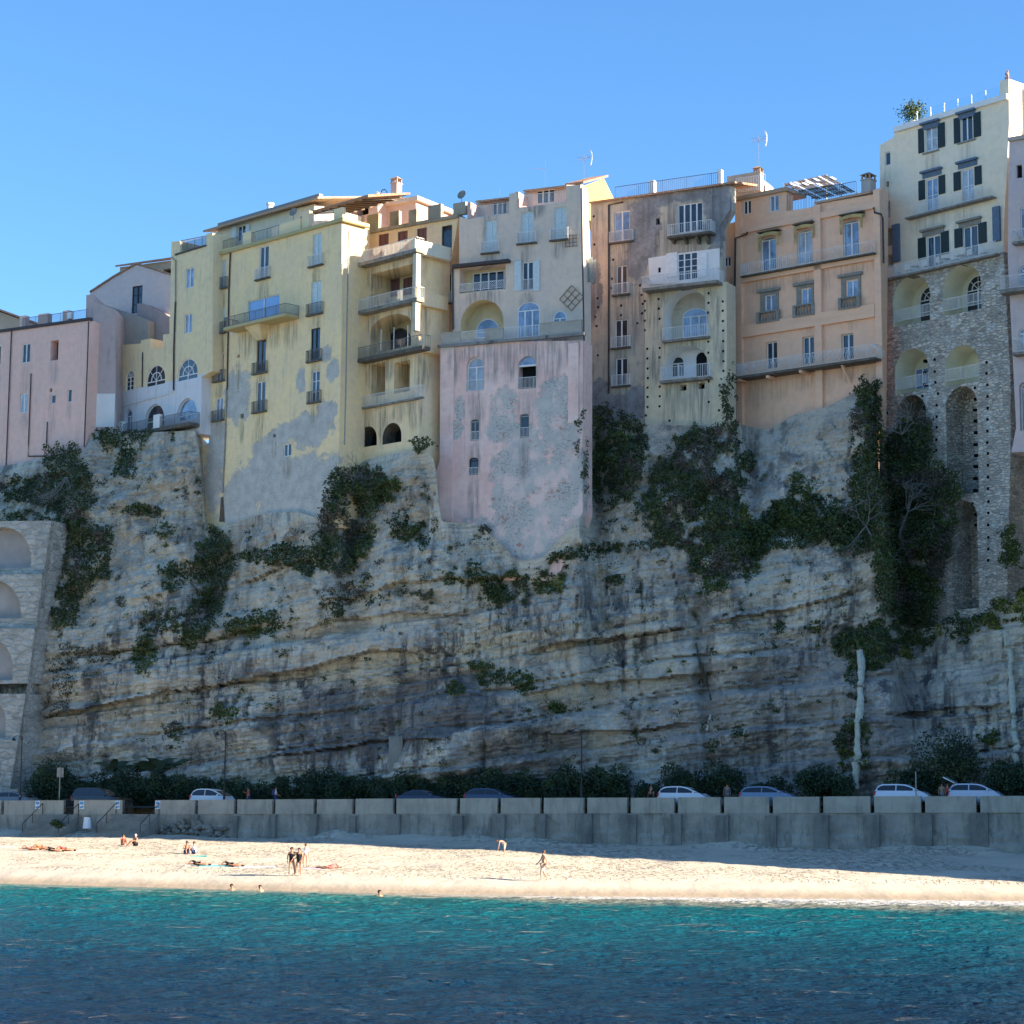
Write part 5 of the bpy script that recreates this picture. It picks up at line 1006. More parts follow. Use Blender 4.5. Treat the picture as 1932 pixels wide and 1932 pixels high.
# ---------------- unseen landform added off to the right, profile shaped to cast the beach shadow
hy=np.linspace(84,205,60); hh=np.interp(hy,[86,95,106,120,135,147,155,165,185,205],[-3,7,14,22,30,40,47,50,53,53]); hx=np.linspace(72,125,30)
HX,HY=np.meshgrid(hx,hy,indexing='ij'); HZ=np.broadcast_to(hh,HX.shape).copy(); edge=np.clip((HX-72)/2.5,0,1); HZ=np.where(edge<.5,-2+(HZ+2)*edge*1.9,HZ)+ (fbm(HX*.2,HY*.2,0*HX,3,77)-.5)*2.0
bx2=np.arange(26,72,.5); bz2=np.arange(3,45,.5); BX2,BZ2=np.meshgrid(bx2,bz2,indexing='ij'); BY2=197-.3*(BX2-30)+BZ2*.05-(fbm(BX2*.3,0*BX2,BZ2*.3,4,55)-.5)*3
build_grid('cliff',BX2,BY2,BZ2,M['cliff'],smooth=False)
build_grid('shadow_headland',HX,HY,HZ,M['cliff'])
# ---------------- road, beach, water
zpar=lambda x:5.0+.012*(x+31); zroad=lambda x:zpar(x)-.68
t=NT('asphalt',.9); p=t.pos(); t.m and t.col(t.mix(t.noise(p,2,4),(.06,.06,.062),(.035,.035,.037))); M['asph']=t.m
rx=np.linspace(-140,110,120); RX,RTt=np.meshgrid(rx,np.array([0.1,7.0]),indexing='ij'); build_grid('road',RX,172-.42*RX+RTt,zroad(RX),M['asph'])
RX,RTt=np.meshgrid(rx,np.array([7.0,7.001,14.0]),indexing='ij'); build_grid('pavement',RX,172-.42*RX+RTt,zroad(RX)+np.where(RTt>7.0005,.13,0),simple('verge_soil',(.12,.10,.075),.95,.4,1))
def yshore(x): return np.interp(x,[-140,-60,-32,-17,-8,0,13,29,60,110],[190,150,132.8,126.6,123,121.4,120.6,118.6,110,96])
def shband(x): return np.interp(x,[-20,-8,0,13,29],[.9,2.2,8,12,14])
def sandmat():
    t=NT('beach_sand',.95); p=t.pos(); x,y,z=t.sep(p)
    n=t.noise(p,.35,5,.6); col=t.mix(t.rng(n,.4,.62),(.57,.49,.37),(.52,.445,.335))
    wet=t.rng(z,.10,.42,1,0); col=t.mix(wet,col,(.36,.28,.19))
    f=t.noise(t.mp(p,(1,.45,1)),2.6,4,.6); foot=t.rng(f,.40,.50,0,1,True); dens=t.rng(t.noise(p,.10,4,.6),.40,.56); dry=t.rng(z,.62,.85); m2=t.math('MULTIPLY',t.math('MULTIPLY',t.math('SUBTRACT',1,foot),dens),dry)
    col=t.mix(t.math('MULTIPLY',m2,.5),col,(.26,.22,.16))  # footprint pits darkened: their low-sun shadow is put into the sand colour
    big=t.noise(t.mp(p,(1,.5,1)),.5,4); h=t.math('ADD',t.math('MULTIPLY',m2,-1.0),t.math('MULTIPLY',big,.7)); t.bump(h,.22,1)
    return t.col(col)
bx=np.concatenate([np.arange(-140,-55,2.0),np.arange(-55,50,.35),np.arange(50,112,2.0)]); bt=np.concatenate([np.linspace(-14,0,12),np.linspace(.2,58,200)])
BX,BD=np.meshgrid(bx,bt,indexing='ij'); wallY=172-.42*BX; L=(wallY+.6-yshore(BX))/58; BY=yshore(BX)+np.where(BD>0,BD*L,BD)
d=BY-yshore(BX); BZ=np.where(d<6,.13*d,.78+(d-6)*.0255)+(fbm(BX*.15,BY*.15,0*BX,3,50)-.5)*.35*np.clip(d/8,0,1)+(fbm(BX*.9,BY*.6,0*BX,3,52)-.5)*.12*np.clip(d/6,0,1)
nearw=np.clip(1-(wallY-BY)/3.0,0,1); BZ+=nearw*(.2+.8*(vn(BX*.35,0*BX,0*BX,60)-.35))
def beachz(x,y):
    d=y-yshore(x); return (.13*d if d<6 else .78+(d-6)*.0255)+float((fbm(x*.15,y*.15,0.,3,50)-.5)*.35*min(1,max(0,d/8)))+float((fbm(x*.9,y*.6,0.,3,52)-.5)*.12*min(1,max(0,d/6)))
build_grid('beach_sand',BX,BY,BZ,sandmat())
def watermat():
    t=NT('sea_water',.07); p=t.pos(); x,y,z=t.sep(p)
    a1=t.n.new('ShaderNodeAttribute'); a1.attribute_name='shore_distance'; d=a1.outputs['Fac']; a2=t.n.new('ShaderNodeAttribute'); a2.attribute_name='swash'; bd=a2.outputs['Fac']
    w=t.math('ADD',d,t.math('MULTIPLY',t.math('SUBTRACT',t.noise(t.mp(p,(.5,1,1)),.10,3),.5),16))
    r=t.n.new('ShaderNodeValToRGB'); t.l.new(t.rng(w,4,72),r.inputs[0]); e=r.color_ramp.elements
    e[0].position=0; e[0].color=(.03,.15,.135,1); e[1].position=1; e[1].color=(.005,.020,.042,1)
    for ps,c in ((.10,(.004,.112,.118)),(.28,(.004,.10,.122)),(.5,(.005,.070,.098)),(.72,(.005,.036,.062))):
        q=e.new(ps); q.color=(*c,1)
    sh=t.noise(p,1.5,3); dd=t.math('ADD',d,t.math('MULTIPLY',t.math('SUBTRACT',sh,.5),3)); fo=t.rng(t.math('ADD',bd,t.math('MULTIPLY',t.math('SUBTRACT',sh,.5),.35)),.30,.55,1,0)
    fn=t.rng(t.noise(t.mp(p,(.6,1,1)),2.2,4,.7),.38,.55); wx=t.rng(x,-8,10,.12,1); col=t.mix(t.rng(t.math('ADD',bd,t.math('MULTIPLY',t.math('SUBTRACT',sh,.5),.35)),.75,1.15,.9,0),r.outputs[0],(.24,.23,.17)); col=t.mix(t.math('MULTIPLY',t.math('MULTIPLY',fo,fn),wx),col,(.80,.78,.75)); col=t.mix(t.rng(d,-.2,1.5,.6,0),col,(.30,.25,.18))
    t.p.inputs['IOR'].default_value=1.33; t.p.inputs['Specular IOR Level'].default_value=.5
    b=t.math('ADD',t.noise(t.mp(p,(.5,1,1)),1.5,4,.6),t.math('MULTIPLY',t.noise(t.mp(p,(.6,1,1)),4.5,3,.5),.45)); t.bump(b,.4,1)
    return t.col(col)
wx=np.concatenate([np.array([-600,-300,-150,-100,-75]),np.arange(-52,52,.26),np.array([75,100,150,300,600])]); wy=np.concatenate([np.array([-500,-200,-50,0,20,35]),np.arange(44,140,.22),np.array([150,170,190])])
WX,WY=np.meshgrid(wx,wy,indexing='ij'); ins=(np.abs(WX)<60)&(WY>40)
hgt=(fbm(WX*.45,WY*.9,0*WX,3,90,.6)-.5)*.34+(vn(WX*.12,WY*.3,0*WX,95)-.5)*.16
WYc=np.minimum(WY,yshore(WX)+3); damp=np.clip((yshore(WX)-WY)/6,.10,1); sea=build_grid('sea_water',WX,WYc,np.where(ins,hgt*damp,0)*1.0,watermat())
for nm_,ar in (('shore_distance',yshore(WX)-WYc),('swash',(yshore(WX)-WYc)/shband(WX))): sea.data.attributes.new(nm_,'FLOAT','POINT').data.foreach_set('value',ar.astype(np.float32).ravel())
# ================================================================== SEA WALL
WS=Wall(966,172,.42)
mC=simple('old_concrete',(.27,.255,.215),.95,.3,.9,bump=.05); 
def concmat(name,a,b,dk=.5):
    t=NT(name,.95); p=t.pos(); n=t.noise(p,.5,6,.72); st=t.noise(t.mp(p,(1.8,1.8,.3)),1,5,.7); col=t.mix(t.rng(n,.4,.62),a,b); col=t.mix(t.rng(st,.5,.66,0,dk),col,tuple(x*.4 for x in b)); t.bump(t.noise(p,5,5),.04); return t.col(col)
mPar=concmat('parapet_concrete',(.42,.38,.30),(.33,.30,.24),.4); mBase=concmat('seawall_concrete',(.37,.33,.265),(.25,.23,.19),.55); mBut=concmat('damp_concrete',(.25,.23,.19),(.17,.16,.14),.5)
SW=thing('sea_wall','long concrete sea wall with separate parapet blocks between road and beach','sea wall',WS.P(0,0,1))
def su(u,o=0): return WS.sz(u,1530,o)[0]
def zp(s): return zpar(WS.P(s,0,0).x)
def slab(mb,s0,s1,o0,o1,za,zb):  # za,zb relative to parapet top
    P=lambda s,o,z:WS.P(s,o,zp(s)+z); mb.box8([P(s0,o1,za),P(s1,o1,za),P(s1,o0,za),P(s0,o0,za),P(s0,o1,zb),P(s1,o1,zb),P(s1,o0,zb),P(s0,o0,zb)])
m=MB(); sN=[su(-400)]+[su(x) for x in range(-300,2600,100)]
for a,b in zip(sN,sN[1:]): slab(m,a,b,-.6,-.12,-6,-1.22)
gs=np.arange(su(-300),su(2500),.45); gzv=np.concatenate([[-1.22],np.arange(-1.25,-5.6,-.3)]); vv=[]
for s in gs:
    for q in gzv:
        n=float(fbm(s*.5,q*.9,0.,4,200))-.5; wv=float(vn(s*.33,q*.5,2.,9)); o_=.02+n*.30+(.16 if q<-2.6-.3*wv else 0)+(.12 if q<-3.3-.5*wv else 0)-(.10 if wv>.72 else 0); vv.append(WS.P(s,max(o_,-.08) if q<-1.21 else -.1,zp(s)+q))
nz_=len(gzv); m.add(vv,[(i*nz_+j,i*nz_+j+1,(i+1)*nz_+j+1,(i+1)*nz_+j) for i in range(len(gs)-1) for j in range(nz_-1)])
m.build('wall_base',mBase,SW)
m=MB()
pass

gaps=[290,371,445,517,595,668,745,865,942,1023,1105,1187,1276,1363,1455,1550,1646,1742,1846,1950,2060,2170,2280,2390,2500]
panels=[(-300,-90),(-85,2),(8,120),(140,231)]+list(zip(gaps,gaps[1:]))
for i,(a,b) in enumerate(panels):
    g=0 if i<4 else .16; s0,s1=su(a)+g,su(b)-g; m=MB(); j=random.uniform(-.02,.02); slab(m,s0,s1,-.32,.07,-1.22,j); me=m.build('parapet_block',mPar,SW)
    if i==3 or i==2 or i==4:
        for ex in ((.45,) if i!=3 else (.55,s1-s0-.55)):
            pass
for i,g in enumerate(gaps[1:-1]):
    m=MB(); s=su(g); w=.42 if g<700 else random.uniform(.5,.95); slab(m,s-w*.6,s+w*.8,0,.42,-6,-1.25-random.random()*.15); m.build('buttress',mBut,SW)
# blue-white notice signs on the parapet blocks
for i,(x,lab) in enumerate(((280,'small blue and white notice on the first parapet block from the left'),(611,'small blue and white notice at the left end of the block before the stairs'),(877,'small blue and white notice beside the stair opening under the dark car'),(1178,'small blue and white notice just right of the stairs'))):
    s,z=WS.q(16,x,768,.1); t=thing('notice_sign',lab,'sign',WS.P(s,.1,z-.3),'blue and white notices on the parapet'); m=MB(); m.wb(WS,s-.24,s+.24,.08,.11,z-.38,z+.33); m.build('board',M['white'],t)
    m=MB(); m.wb(WS,s-.19,s+.19,.11,.115,z+.02,z+.27); m.box8([WS.P(s-.1,.121,z-.33),WS.P(s+.24,.121,z-.2),WS.P(s+.24,.112,z-.2),WS.P(s-.1,.112,z-.33),WS.P(s-.24,.121,z-.22),WS.P(s+.1,.121,z-.08),WS.P(s+.1,.112,z-.08),WS.P(s-.24,.112,z-.22)]); m.build('symbol',simple('notice_blue',(.16,.34,.52),.6,.1),t)
# stairs
for (x0,x1,lab) in ((272,540,'low concrete steps at the far left opening of the sea wall'),(822,1145,'wide concrete steps down to the sand in the gap of the sea wall')):
    s0=WS.q(16,x0,850,1)[0]; s1=WS.q(16,x1,850,1)[0]; zt=zp(s0)-1.2; st_=thing('stairs',lab,'stairs',WS.P(s0,1,1.6)); m=MB()
    for k in range(9): m.wb(WS,s0-.02*k,s1+.02*k,-.1 if k==0 else .35*k,.35*(k+1),.8,zt-.2*k)
    m.build('steps',mC,st_)
    for s in (s0,s1): 
        m=MB(); a=WS.P(s,.1,zt+.95); b=WS.P(s,3.0,zt-.8); m.bar(a,b,.05); 
        for f in (0,.5,1): q=a.lerp(b,f); m.bar(q,q-Vector((0,0,.95)),.05)
        m.build('handrail',M['iron'],st_)
# gap railing at openings
for xa,xb in ((120,140),(231,290)):
    fe=None
    p=[WS.P(su(xa),-.1,zp(su(xa))-1.2),WS.P(su(xa)+.9,-.1,zp(su(xa))-1.2)]; o=railing(None,p,1.3,M['iron'],.13,name='iron_gate'); tag(o,'black iron rail closing part of the %s sea wall opening'%('narrow left' if xa<200 else 'wide stair'),'railing')
# rough rubble under the wall near stairs
def rock(p,r,sq=.7):
    m=bmesh.new(); bmesh.ops.create_icosphere(m,subdivisions=2,radius=r)
    for v in m.verts:
        n=float(fbm(v.co.x*1.5/r+p[0],v.co.y*1.5/r+p[1],v.co.z*1.5/r,2,5))-.5; v.co*=1+n*.8; v.co.z*=sq
    return m
mst=stone_mat('rubble_footing',(.22,.2,.165),(.12,.11,.10),(.05,.05,.045),1.2)
m=MB(); s0=su(292); s1=su(430)
rb=bmesh.new(); cnt=0; mb=MB()
for k in range(130):
    s=s0+random.random()*(s1-s0); hgt_=random.random()*1.1; P_=WS.P(s,.25+random.random()*.25*(1.2-hgt_),1.9+hgt_+.35*math.sin(s)); r=random.uniform(.14,.28); q=rock(P_,r,.8); mb.add([v.co+P_ for v in q.verts],[[v.index for v in f.verts] for f in q.faces]); q.free()
rf=mb.build('rubble_footing',simple('footing_rubble',(.30,.27,.22),.95,.5,1.5),None); tag(rf,'heap of rubble stones packed under the sea wall right of the steps','rubble')
# ================================================================== VEGETATION
def leaves_np(P,r,flat=0):
    n=len(P); a=RNG.normal(size=(n,3)); a/=np.linalg.norm(a,axis=1)[:,None]; b=np.cross(a,RNG.normal(size=(n,3))); b/=np.linalg.norm(b,axis=1)[:,None]
    r=r*RNG.uniform(.6,1.35,(n,1)); v=np.stack([P-a*r,P+b*r*.55,P+a*r,P-b*r*.55],1).reshape(-1,3); return v
def mesh_np(name,v,mats,parent=None,mi=None,loc=None):
    loc=Vector(loc) if loc is not None else (Vector((0,0,0)) if parent is not None else Vector((float(v[:,0].mean()),float(v[:,1].mean()),float(v[:,2].min()))))
    L=(wloc(parent) if parent is not None else Vector((0,0,0)))+loc; v=v-np.array(L)
    n=len(v)//4; me=bpy.data.meshes.new(name); me.vertices.add(len(v)); me.vertices.foreach_set('co',v.astype(np.float32).ravel()); me.loops.add(n*4); me.loops.foreach_set('vertex_index',np.arange(n*4,dtype=np.int32)); me.polygons.add(n); me.polygons.foreach_set('loop_start',np.arange(0,n*4,4,dtype=np.int32)); me.polygons.foreach_set('loop_total',np.full(n,4,dtype=np.int32))
    for m in (mats if isinstance(mats,list) else [mats]): me.materials.append(m)
    if mi is not None: me.polygons.foreach_set('material_index',mi.astype(np.int32))
    me.update(calc_edges=True); o=bpy.data.objects.new(name,me); C.objects.link(o); o.location=loc
    if parent is not None: o.parent=parent
    return o
def ivy(poly,label,name='ivy',cat='climbing plant',mats=('leafA','leafD'),thick=1.0,den=190,r=.13,mixr=.25,group=None,rough=11):
    poly=np.array(poly,float); x0,y0=poly.min(0)-rough; x1,y1=poly.max(0)+rough; area=(x1-x0)*(y1-y0)/450.0; n=int(area*den)
    U=RNG.uniform((x0,y0),(x1,y1),(n,2)); nx=(fbm(U[:,0]*.07,U[:,1]*.07,0.,3,3)-.5)*rough*3.2; ny=(fbm(U[:,0]*.07,U[:,1]*.07,9.,3,4)-.5)*rough*3.2
    gap=fbm(U[:,0]*.05,U[:,1]*.05,4.,3,8)
    pl=[tuple(p) for p in poly]; keep_=np.array([inpoly(a,b,pl) for a,b in zip(U[:,0]+nx,U[:,1]+ny)])&(gap<.69)
    U=U[keep_]; 
    
    P=hits(U); tk=thick*(.15+1.5*np.clip(fbm(P[:,0]*.55,P[:,1]*.3,P[:,2]*.55,3,6)-.25,0,1)); f=RNG.uniform(.0,1,len(P))**.6*tk; P[:,1]-=f; P[:,0]+=RNG.normal(0,.08,len(P)); P[:,2]+=f*.15-RNG.uniform(0,.15,len(P))
    cl=fbm(P[:,0]*.4,P[:,1]*.2,P[:,2]*.4,3,14); mi=(cl>.5+ (.5-mixr)*.4).astype(int); mi=np.where((fbm(P[:,0]*.9,P[:,2]*.9,2.,3,44)>.56)&(RNG.random(len(P))<.7),2,mi); mats=tuple(mats)+('leafB',)
    v=leaves_np(P,r); o=mesh_np(name,v,[M[m] for m in mats],None,mi); return tag(o,label,cat,group)
I=ivy
I([(85,838),(150,836),(172,870),(172,960),(150,1005),(128,1000),(108,965),(92,900)],'dark scrub tangle with bare twigs below the corner of the pink house',thick=1.6)
I([(-20,905),(50,900),(95,912),(104,965),(60,948),(-20,938)],'low dark scrub band on the rock under the pink house at the left edge',thick=.9)
I([(-20,968),(60,968),(125,980),(125,994),(-20,986)],'green fringe along the top ledge of the stepped stone arcade','hanging_plant',thick=.6,mats=('leafA','leafB'))
I([(122,988),(165,985),(215,1000),(205,1090),(152,1125),(140,1180),(108,1200),(100,1150),(115,1050)],'long dark ivy curtain beside the flank of the stepped arcade',thick=1.4)
I([(178,812),(282,812),(270,852),(240,905),(208,903),(225,850),(190,842)],'ivy spilling from the edge of the white arched terrace',thick=1.2)
I([(404,985),(438,1008),(446,1060),(430,1130),(400,1190),(352,1232),(330,1200),(360,1150),(364,1060),(385,1010)],'tall cone of dark ivy at the foot of the long drainpipe',thick=1.7)
I([(302,1065),(365,1058),(362,1108),(312,1112)],'ivy clump immediately left of the dark ivy cone',thick=.9,mats=('leafA','leafB'))
I([(265,1158),(330,1140),(360,1180),(300,1202),(262,1182)],'scrub mat below and left of the dark ivy cone',thick=.8,mats=('leafD','leafA'))
I([(418,1172),(500,1145),(552,1150),(542,1190),(470,1203),(420,1200)],'broad ivy mat on the ledge right of the dark ivy cone',thick=1,mats=('leafA','leafB'))
I([(255,1212),(290,1200),(302,1250),(270,1276),(250,1250)],'bright green hanging bush on the lower left cliff',thick=1.1,mats=('leafB','leafA'))
I([(622,888),(690,878),(728,900),(715,960),(702,1040),(662,1088),(600,1080),(596,1010),(612,950)],'big dark thicket under the foot of the balcony house',thick=2.0)
I([(440,1048),(540,1025),(620,1040),(600,1080),(480,1062)],'ledge of mixed green scrub left of the big dark thicket',thick=.9,mats=('leafA','leafB'))
I([(590,1110),(660,1095),(700,1105),(680,1150),(600,1150)],'loose scrub hanging below the big dark thicket',thick=.6,mats=('leafD','leafA'),den=110)
I([(1092,778),(1150,772),(1215,802),(1222,870),(1200,930),(1150,962),(1110,940),(1088,870)],'dense dark tree-like ivy against the right corner of the pink tower house',thick=2.4)
I([(1225,900),(1290,812),(1384,800),(1402,900),(1392,1000),(1450,990),(1440,1060),(1370,1110),(1330,1120),(1290,1040),(1235,1010),(1205,960)],'wide dark ivy sheet under the grey house reaching far down the cliff',thick=1.7)
I([(1450,950),(1500,930),(1560,938),(1605,955),(1575,1012),(1475,1002)],'rounded green scrub on the ledge below the orange house',thick=1.3,mats=('leafA','leafB'))
I([(1392,1010),(1450,962),(1600,955),(1625,1035),(1560,1022),(1450,1045),(1400,1050)],'middle stretch of green scrub linking the ivy sheet and the huge ivy mass',thick=1.3,mats=('leafA','leafB'))
I([(1488,900),(1510,892),(1532,902),(1530,950),(1490,948)],'upright round bush on the pale rock below the orange house','bush','bush',thick=1.4,mats=('leafB','leafA'))
I([(1620,722),(1658,712),(1664,800),(1650,880),(1608,880),(1605,820)],'dark bush wedged between orange house and stone arches','bush','bush',thick=2)
I([(1605,880),(1700,800),(1752,790),(1756,880),(1792,900),(1802,962),(1790,1040),(1730,1050),(1640,1045),(1580,1040),(1560,1000),(1600,950)],'huge dark ivy mass swallowing the left stone arch',thick=3.4,den=220)
I([(1640,1040),(1790,1035),(1772,1100),(1765,1182),(1700,1182),(1655,1150)],'lower skirt of ivy hanging under the left stone pier',thick=3.0,den=220,mats=('leafA','leafD'))
I([(1375,700),(1385,690),(1384,790),(1365,795),(1355,740)],'small dark tree growing in the slit between grey and orange houses','bush','bush',thick=1.5)
I([(1560,1212),(1640,1172),(1700,1185),(1690,1250),(1640,1262),(1600,1260)],'dark overhanging bush above the right white streak on the cliff','bush','bush',thick=1.6)
I([(1690,1180),(1760,1178),(1765,1205),(1700,1245)],'olive bush on the ledge below the stone piers','bush','bush',thick=1.4,mats=('leafB','leafC'))
I([(1765,1180),(1845,1155),(1950,1095),(1960,1170),(1850,1185),(1835,1205),(1770,1206)],'green shrubs lining the ledge at the foot of the right stone pier',thick=1.3,mats=('leafA','leafC'),mixr=.35)
I([(1600,1262),(1625,1262),(1618,1320),(1600,1310)],'narrow ivy strand left of the white streak',thick=.7)
I([(1575,1375),(1612,1350),(1608,1480),(1590,1482)],'ivy column climbing the left side of the white streak near the road',thick=.9,mats=('leafA','leafD'))
I([(1625,1350),(1642,1370),(1642,1460),(1622,1480)],'ivy column on the right side of the white streak near the road',thick=.7,mats=('leafA','leafD'))
I([(1885,1000),(1915,990),(1925,1060),(1900,1082),(1885,1060)],'bush hanging beside the outer face of the right stone pier','bush','bush',thick=1,mats=('leafB','leafA'))
I([(305,1365),(345,1360),(345,1420),(315,1415)],'dry brown ivy patch on the lower left cliff',thick=.5,mats=('leafD','leafA'))
I([(120,1215),(230,1220),(235,1250),(150,1240),(130,1330),(95,1360),(100,1250)],'thin scrub trailing down the rock beside the stepped arcade',thick=.6,mats=('leafD','leafA'),den=100)
I([(835,1080),(900,1060),(945,1090),(900,1105),(840,1100)],'green shrub row left of the lowest pink plaster tongue',thick=.9,mats=('leafB','leafA'))
I([(910,1105),(985,1080),(990,1060),(1005,1110),(990,1135),(930,1140)],'hanging green shrub right under the pink plaster tongue',thick=1,mats=('leafA','leafB'))
I([(1010,1085),(1065,1080),(1060,1110),(1015,1118)],'rounded green shrub low right of the pink plaster tongue',thick=1,mats=('leafB','leafC'),mixr=.3)
I([(1020,1055),(1075,1035),(1130,1025),(1215,1020),(1300,1020),(1210,1035),(1120,1045),(1060,1065)],'long thin hedge of plants along the ledge right of the plaster tongue',thick=.6,mats=('leafA','leafB'))
I([(900,1268),(960,1262),(1015,1270),(985,1320),(960,1290),(905,1290)],'flat topped green shrubs on the rock outcrop in the lower middle',thick=1.2,mats=('leafA','leafB'))
I([(730,985),(760,960),(775,985),(830,1000),(800,1050),(780,1020),(745,1010)],'patchy scrub on the rock left of the pink tower base',thick=.8,mats=('leafA','leafD'))
I([(700,915),(745,905),(750,950),(712,950)],'green shrub right of the big dark thicket',thick=1,mats=('leafB','leafA'))
I([(770,835),(812,825),(818,850),(785,852)],'little bush under the lower balcony of the balcony house','bush','bush',thick=1,mats=('leafB','leafA'))
I([(1390,960),(1420,955),(1425,985),(1400,1000)],'yellow flowering shrub on the dark ivy under the orange house','bush','bush',thick=1.6,mats=('leafC','leafC'))
I([(690,1130),(720,1125),(760,1110),(790,1118),(740,1130),(700,1150)],'thin scrub line on a ledge in the middle of the cliff',thick=.5,den=100)
S_=[(425,1345,30,18,'large round olive bush low on the left cliff'),(1050,1335,22,12,'small olive bush right of the big boulder'),(1195,1325,12,12,'small dry tuft in the middle of the lower cliff'),(1395,1382,15,14,'tuft left of the long cracked streak at the right'),(1470,1186,11,14,'first of two round tufts under the cliff band, left'),(1540,1180,12,16,'second round tuft under the cliff band, nearer the ivy'),(1425,1065,12,22,'yellow green tuft below the wide ivy sheet'),(1865,1392,24,14,'low olive tuft near the right edge above the road'),(1410,870,18,20,'olive tuft left on the pale rock under the orange house'),(902,1256,30,7,'flat green cushion plant on the middle ledge'),(862,1300,22,14,'green trailing tuft left of the flat topped shrubs'),(915,1000,12,10,'small tuft under the base of the pink tower house'),(735,928,20,14,'bushy tuft above the rock left of the pink tower house'),(690,1090,12,14,'tuft hanging beneath the dark thicket'),(800,1120,18,9,'grassy tuft on the strata left of the tower foot'),(640,1150,14,16,'tuft of ivy tip on the mid left strata'),(1235,1415,12,5,'dry grass tuft above the white parked coupe'),(1345,1405,14,12,'scrub tuft over the drain crack near the road'),(270,965,38,12,'wide dark cushion on the rock left of the yellow buttress'),(310,1000,20,14,'grey green scrub under the wide cushion'),(230,1135,12,10,'little tuft on the lit rock at left'),(325,825,8,14,'tiny tuft at the right end of the white terrace'),(940,1120,14,20,'green hanging tuft beneath the shrub row'),(1160,1095,22,10,'trailing tuft on the gray rock below the dark tree-like ivy'),(1240,1010,10,8,'tuft left edge of the wide ivy sheet')]
for u,v,a,b,l in S_:
    pl=[(u+a*math.cos(k*.628)*random.uniform(.8,1.1),v+b*math.sin(k*.628)*random.uniform(.8,1.1)) for k in range(10)]
    I(pl,l,'tuft','shrub',('leafB','leafA') if 'olive' in l or 'green' in l else ('leafA','leafD'),thick=min(1.2,a*.05),rough=4)
# many tiny unlabelled-in-detail weeds: one stuff object
U=np.column_stack([RNG.uniform(110,1640,900),900+RNG.random(900)**1.5*540]); Pw=hits(U); pts=[]
for p_ in Pw:
    if np.isfinite(p_).all() and p_[2]<np.interp(p_[0],gx,gz)-.8: pts.append(p_+RNG.normal(0,1,(int(RNG.integers(5,60)),3))*np.array([.32,.12,.2])*RNG.uniform(.4,1.1)-np.array([0,.15,0]))
pts=np.concatenate(pts); w=mesh_np('rock_weeds',leaves_np(pts,.10),[M['leafA'],M['leafD'],M['leafB']],None,np.digitize(fbm(pts[:,0]*.3,pts[:,2]*.3,0.,2,99),[.45,.56])); tag(w,'scattered small weeds rooted in cracks of the cliff','weeds',kind='stuff')
# bare twigs
def twigs(u,v,n,L,label,down=0.0,mat='twig',off=1.6):
    p0=hits([(u,v)])[0]; p0=Vector(p0)-Vector((0,off,0)); mb=MB()
    def br(p,d,l,r,k):
        q=[p]; 
        for i in range(4): d=(d+Vector((random.gauss(0,.22),random.gauss(0,.1),random.gauss(0,.22)))).normalized(); q.append(q[-1]+d*l/4)
        mb.tube(q,[r,r*.85,r*.7,r*.55,r*.4],4,cap=False)
        if k>0:
            for j in range(3): br(q[random.randint(1,4)],(d+Vector((random.gauss(0,.7),random.gauss(0,.2),random.gauss(0,.6)))).normalized(),l*.62,r*.6,k-1)
    for i in range(n): a=random.uniform(0,6.28); br(p0,Vector((math.cos(a),-.2,math.sin(a)-down)).normalized(),L,.055,3)
    tag(mb.build('bare_shrub',M[mat]),label,'bare shrub')
twigs(132,905,6,2.6,'leafless pale branches fanning down under the pink house corner',1.4)
twigs(1700,975,7,2.4,'tangle of bare grey branches over the huge ivy mass',.2,off=3.2); twigs(1625,1000,5,2.2,'bare grey branches at the left margin of the huge ivy mass',.4,off=2.4); twigs(1690,830,4,2.2,'bare branches crossing the lower left stone arch',-.3,off=2.8)
twigs(670,915,5,1.6,'sparse bare twigs over the big dark thicket',-.3)
# hedge bushes along the road and trees
def bush(x,dy,w,h,label,group=None,mats=('leafH','leafA'),trunk=True,n=None,cat='bush',name='hedge_bush',zb=None):
    y=172-.42*x+dy; z=zroad(x)+.13 if zb is None else zb; t=thing(name,label,cat,(x,y,z),group); n=n or int(1500*w*h/3)
    k=5+int(w*2); cs=RNG.normal(0,1,(k,3))*np.array([w*.27,w*.2,h*.17])+np.array([0,0,h*.58]); rr=RNG.uniform(.25,.42,k)*min(w,h)
    idx=RNG.integers(0,k,n); dd=RNG.normal(0,1,(n,3)); dd/=np.linalg.norm(dd,axis=1)[:,None]; P=cs[idx]+dd*(rr[idx]*RNG.uniform(.35,1.1,n)**.5)[:,None]; P[:,2]=np.maximum(P[:,2],.08); P+=np.array([x,y,z])
    cl_=fbm(P[:,0]*1.2,P[:,1]*1.2,P[:,2]*1.2,2,2); mesh_np('foliage' if name!='tree' else 'crown',leaves_np(P,.12),[M[mats[0]],M[mats[1]]],t,(cl_>.55).astype(int))
    if trunk:
        mb=MB()
        for i in range(3): a=random.gauss(0,.15*w); mb.tube([(x+a*.3,y,z),(x+a*.6,y,z+h*.3),(x+a*1.6,y,z+h*.62)],[.07,.05,.03],6)
        mb.build('stem' if name!='tree' else 'trunk',M['bark'],t)
X_=lambda u,y=183:(u-966)/4000*y
import itertools
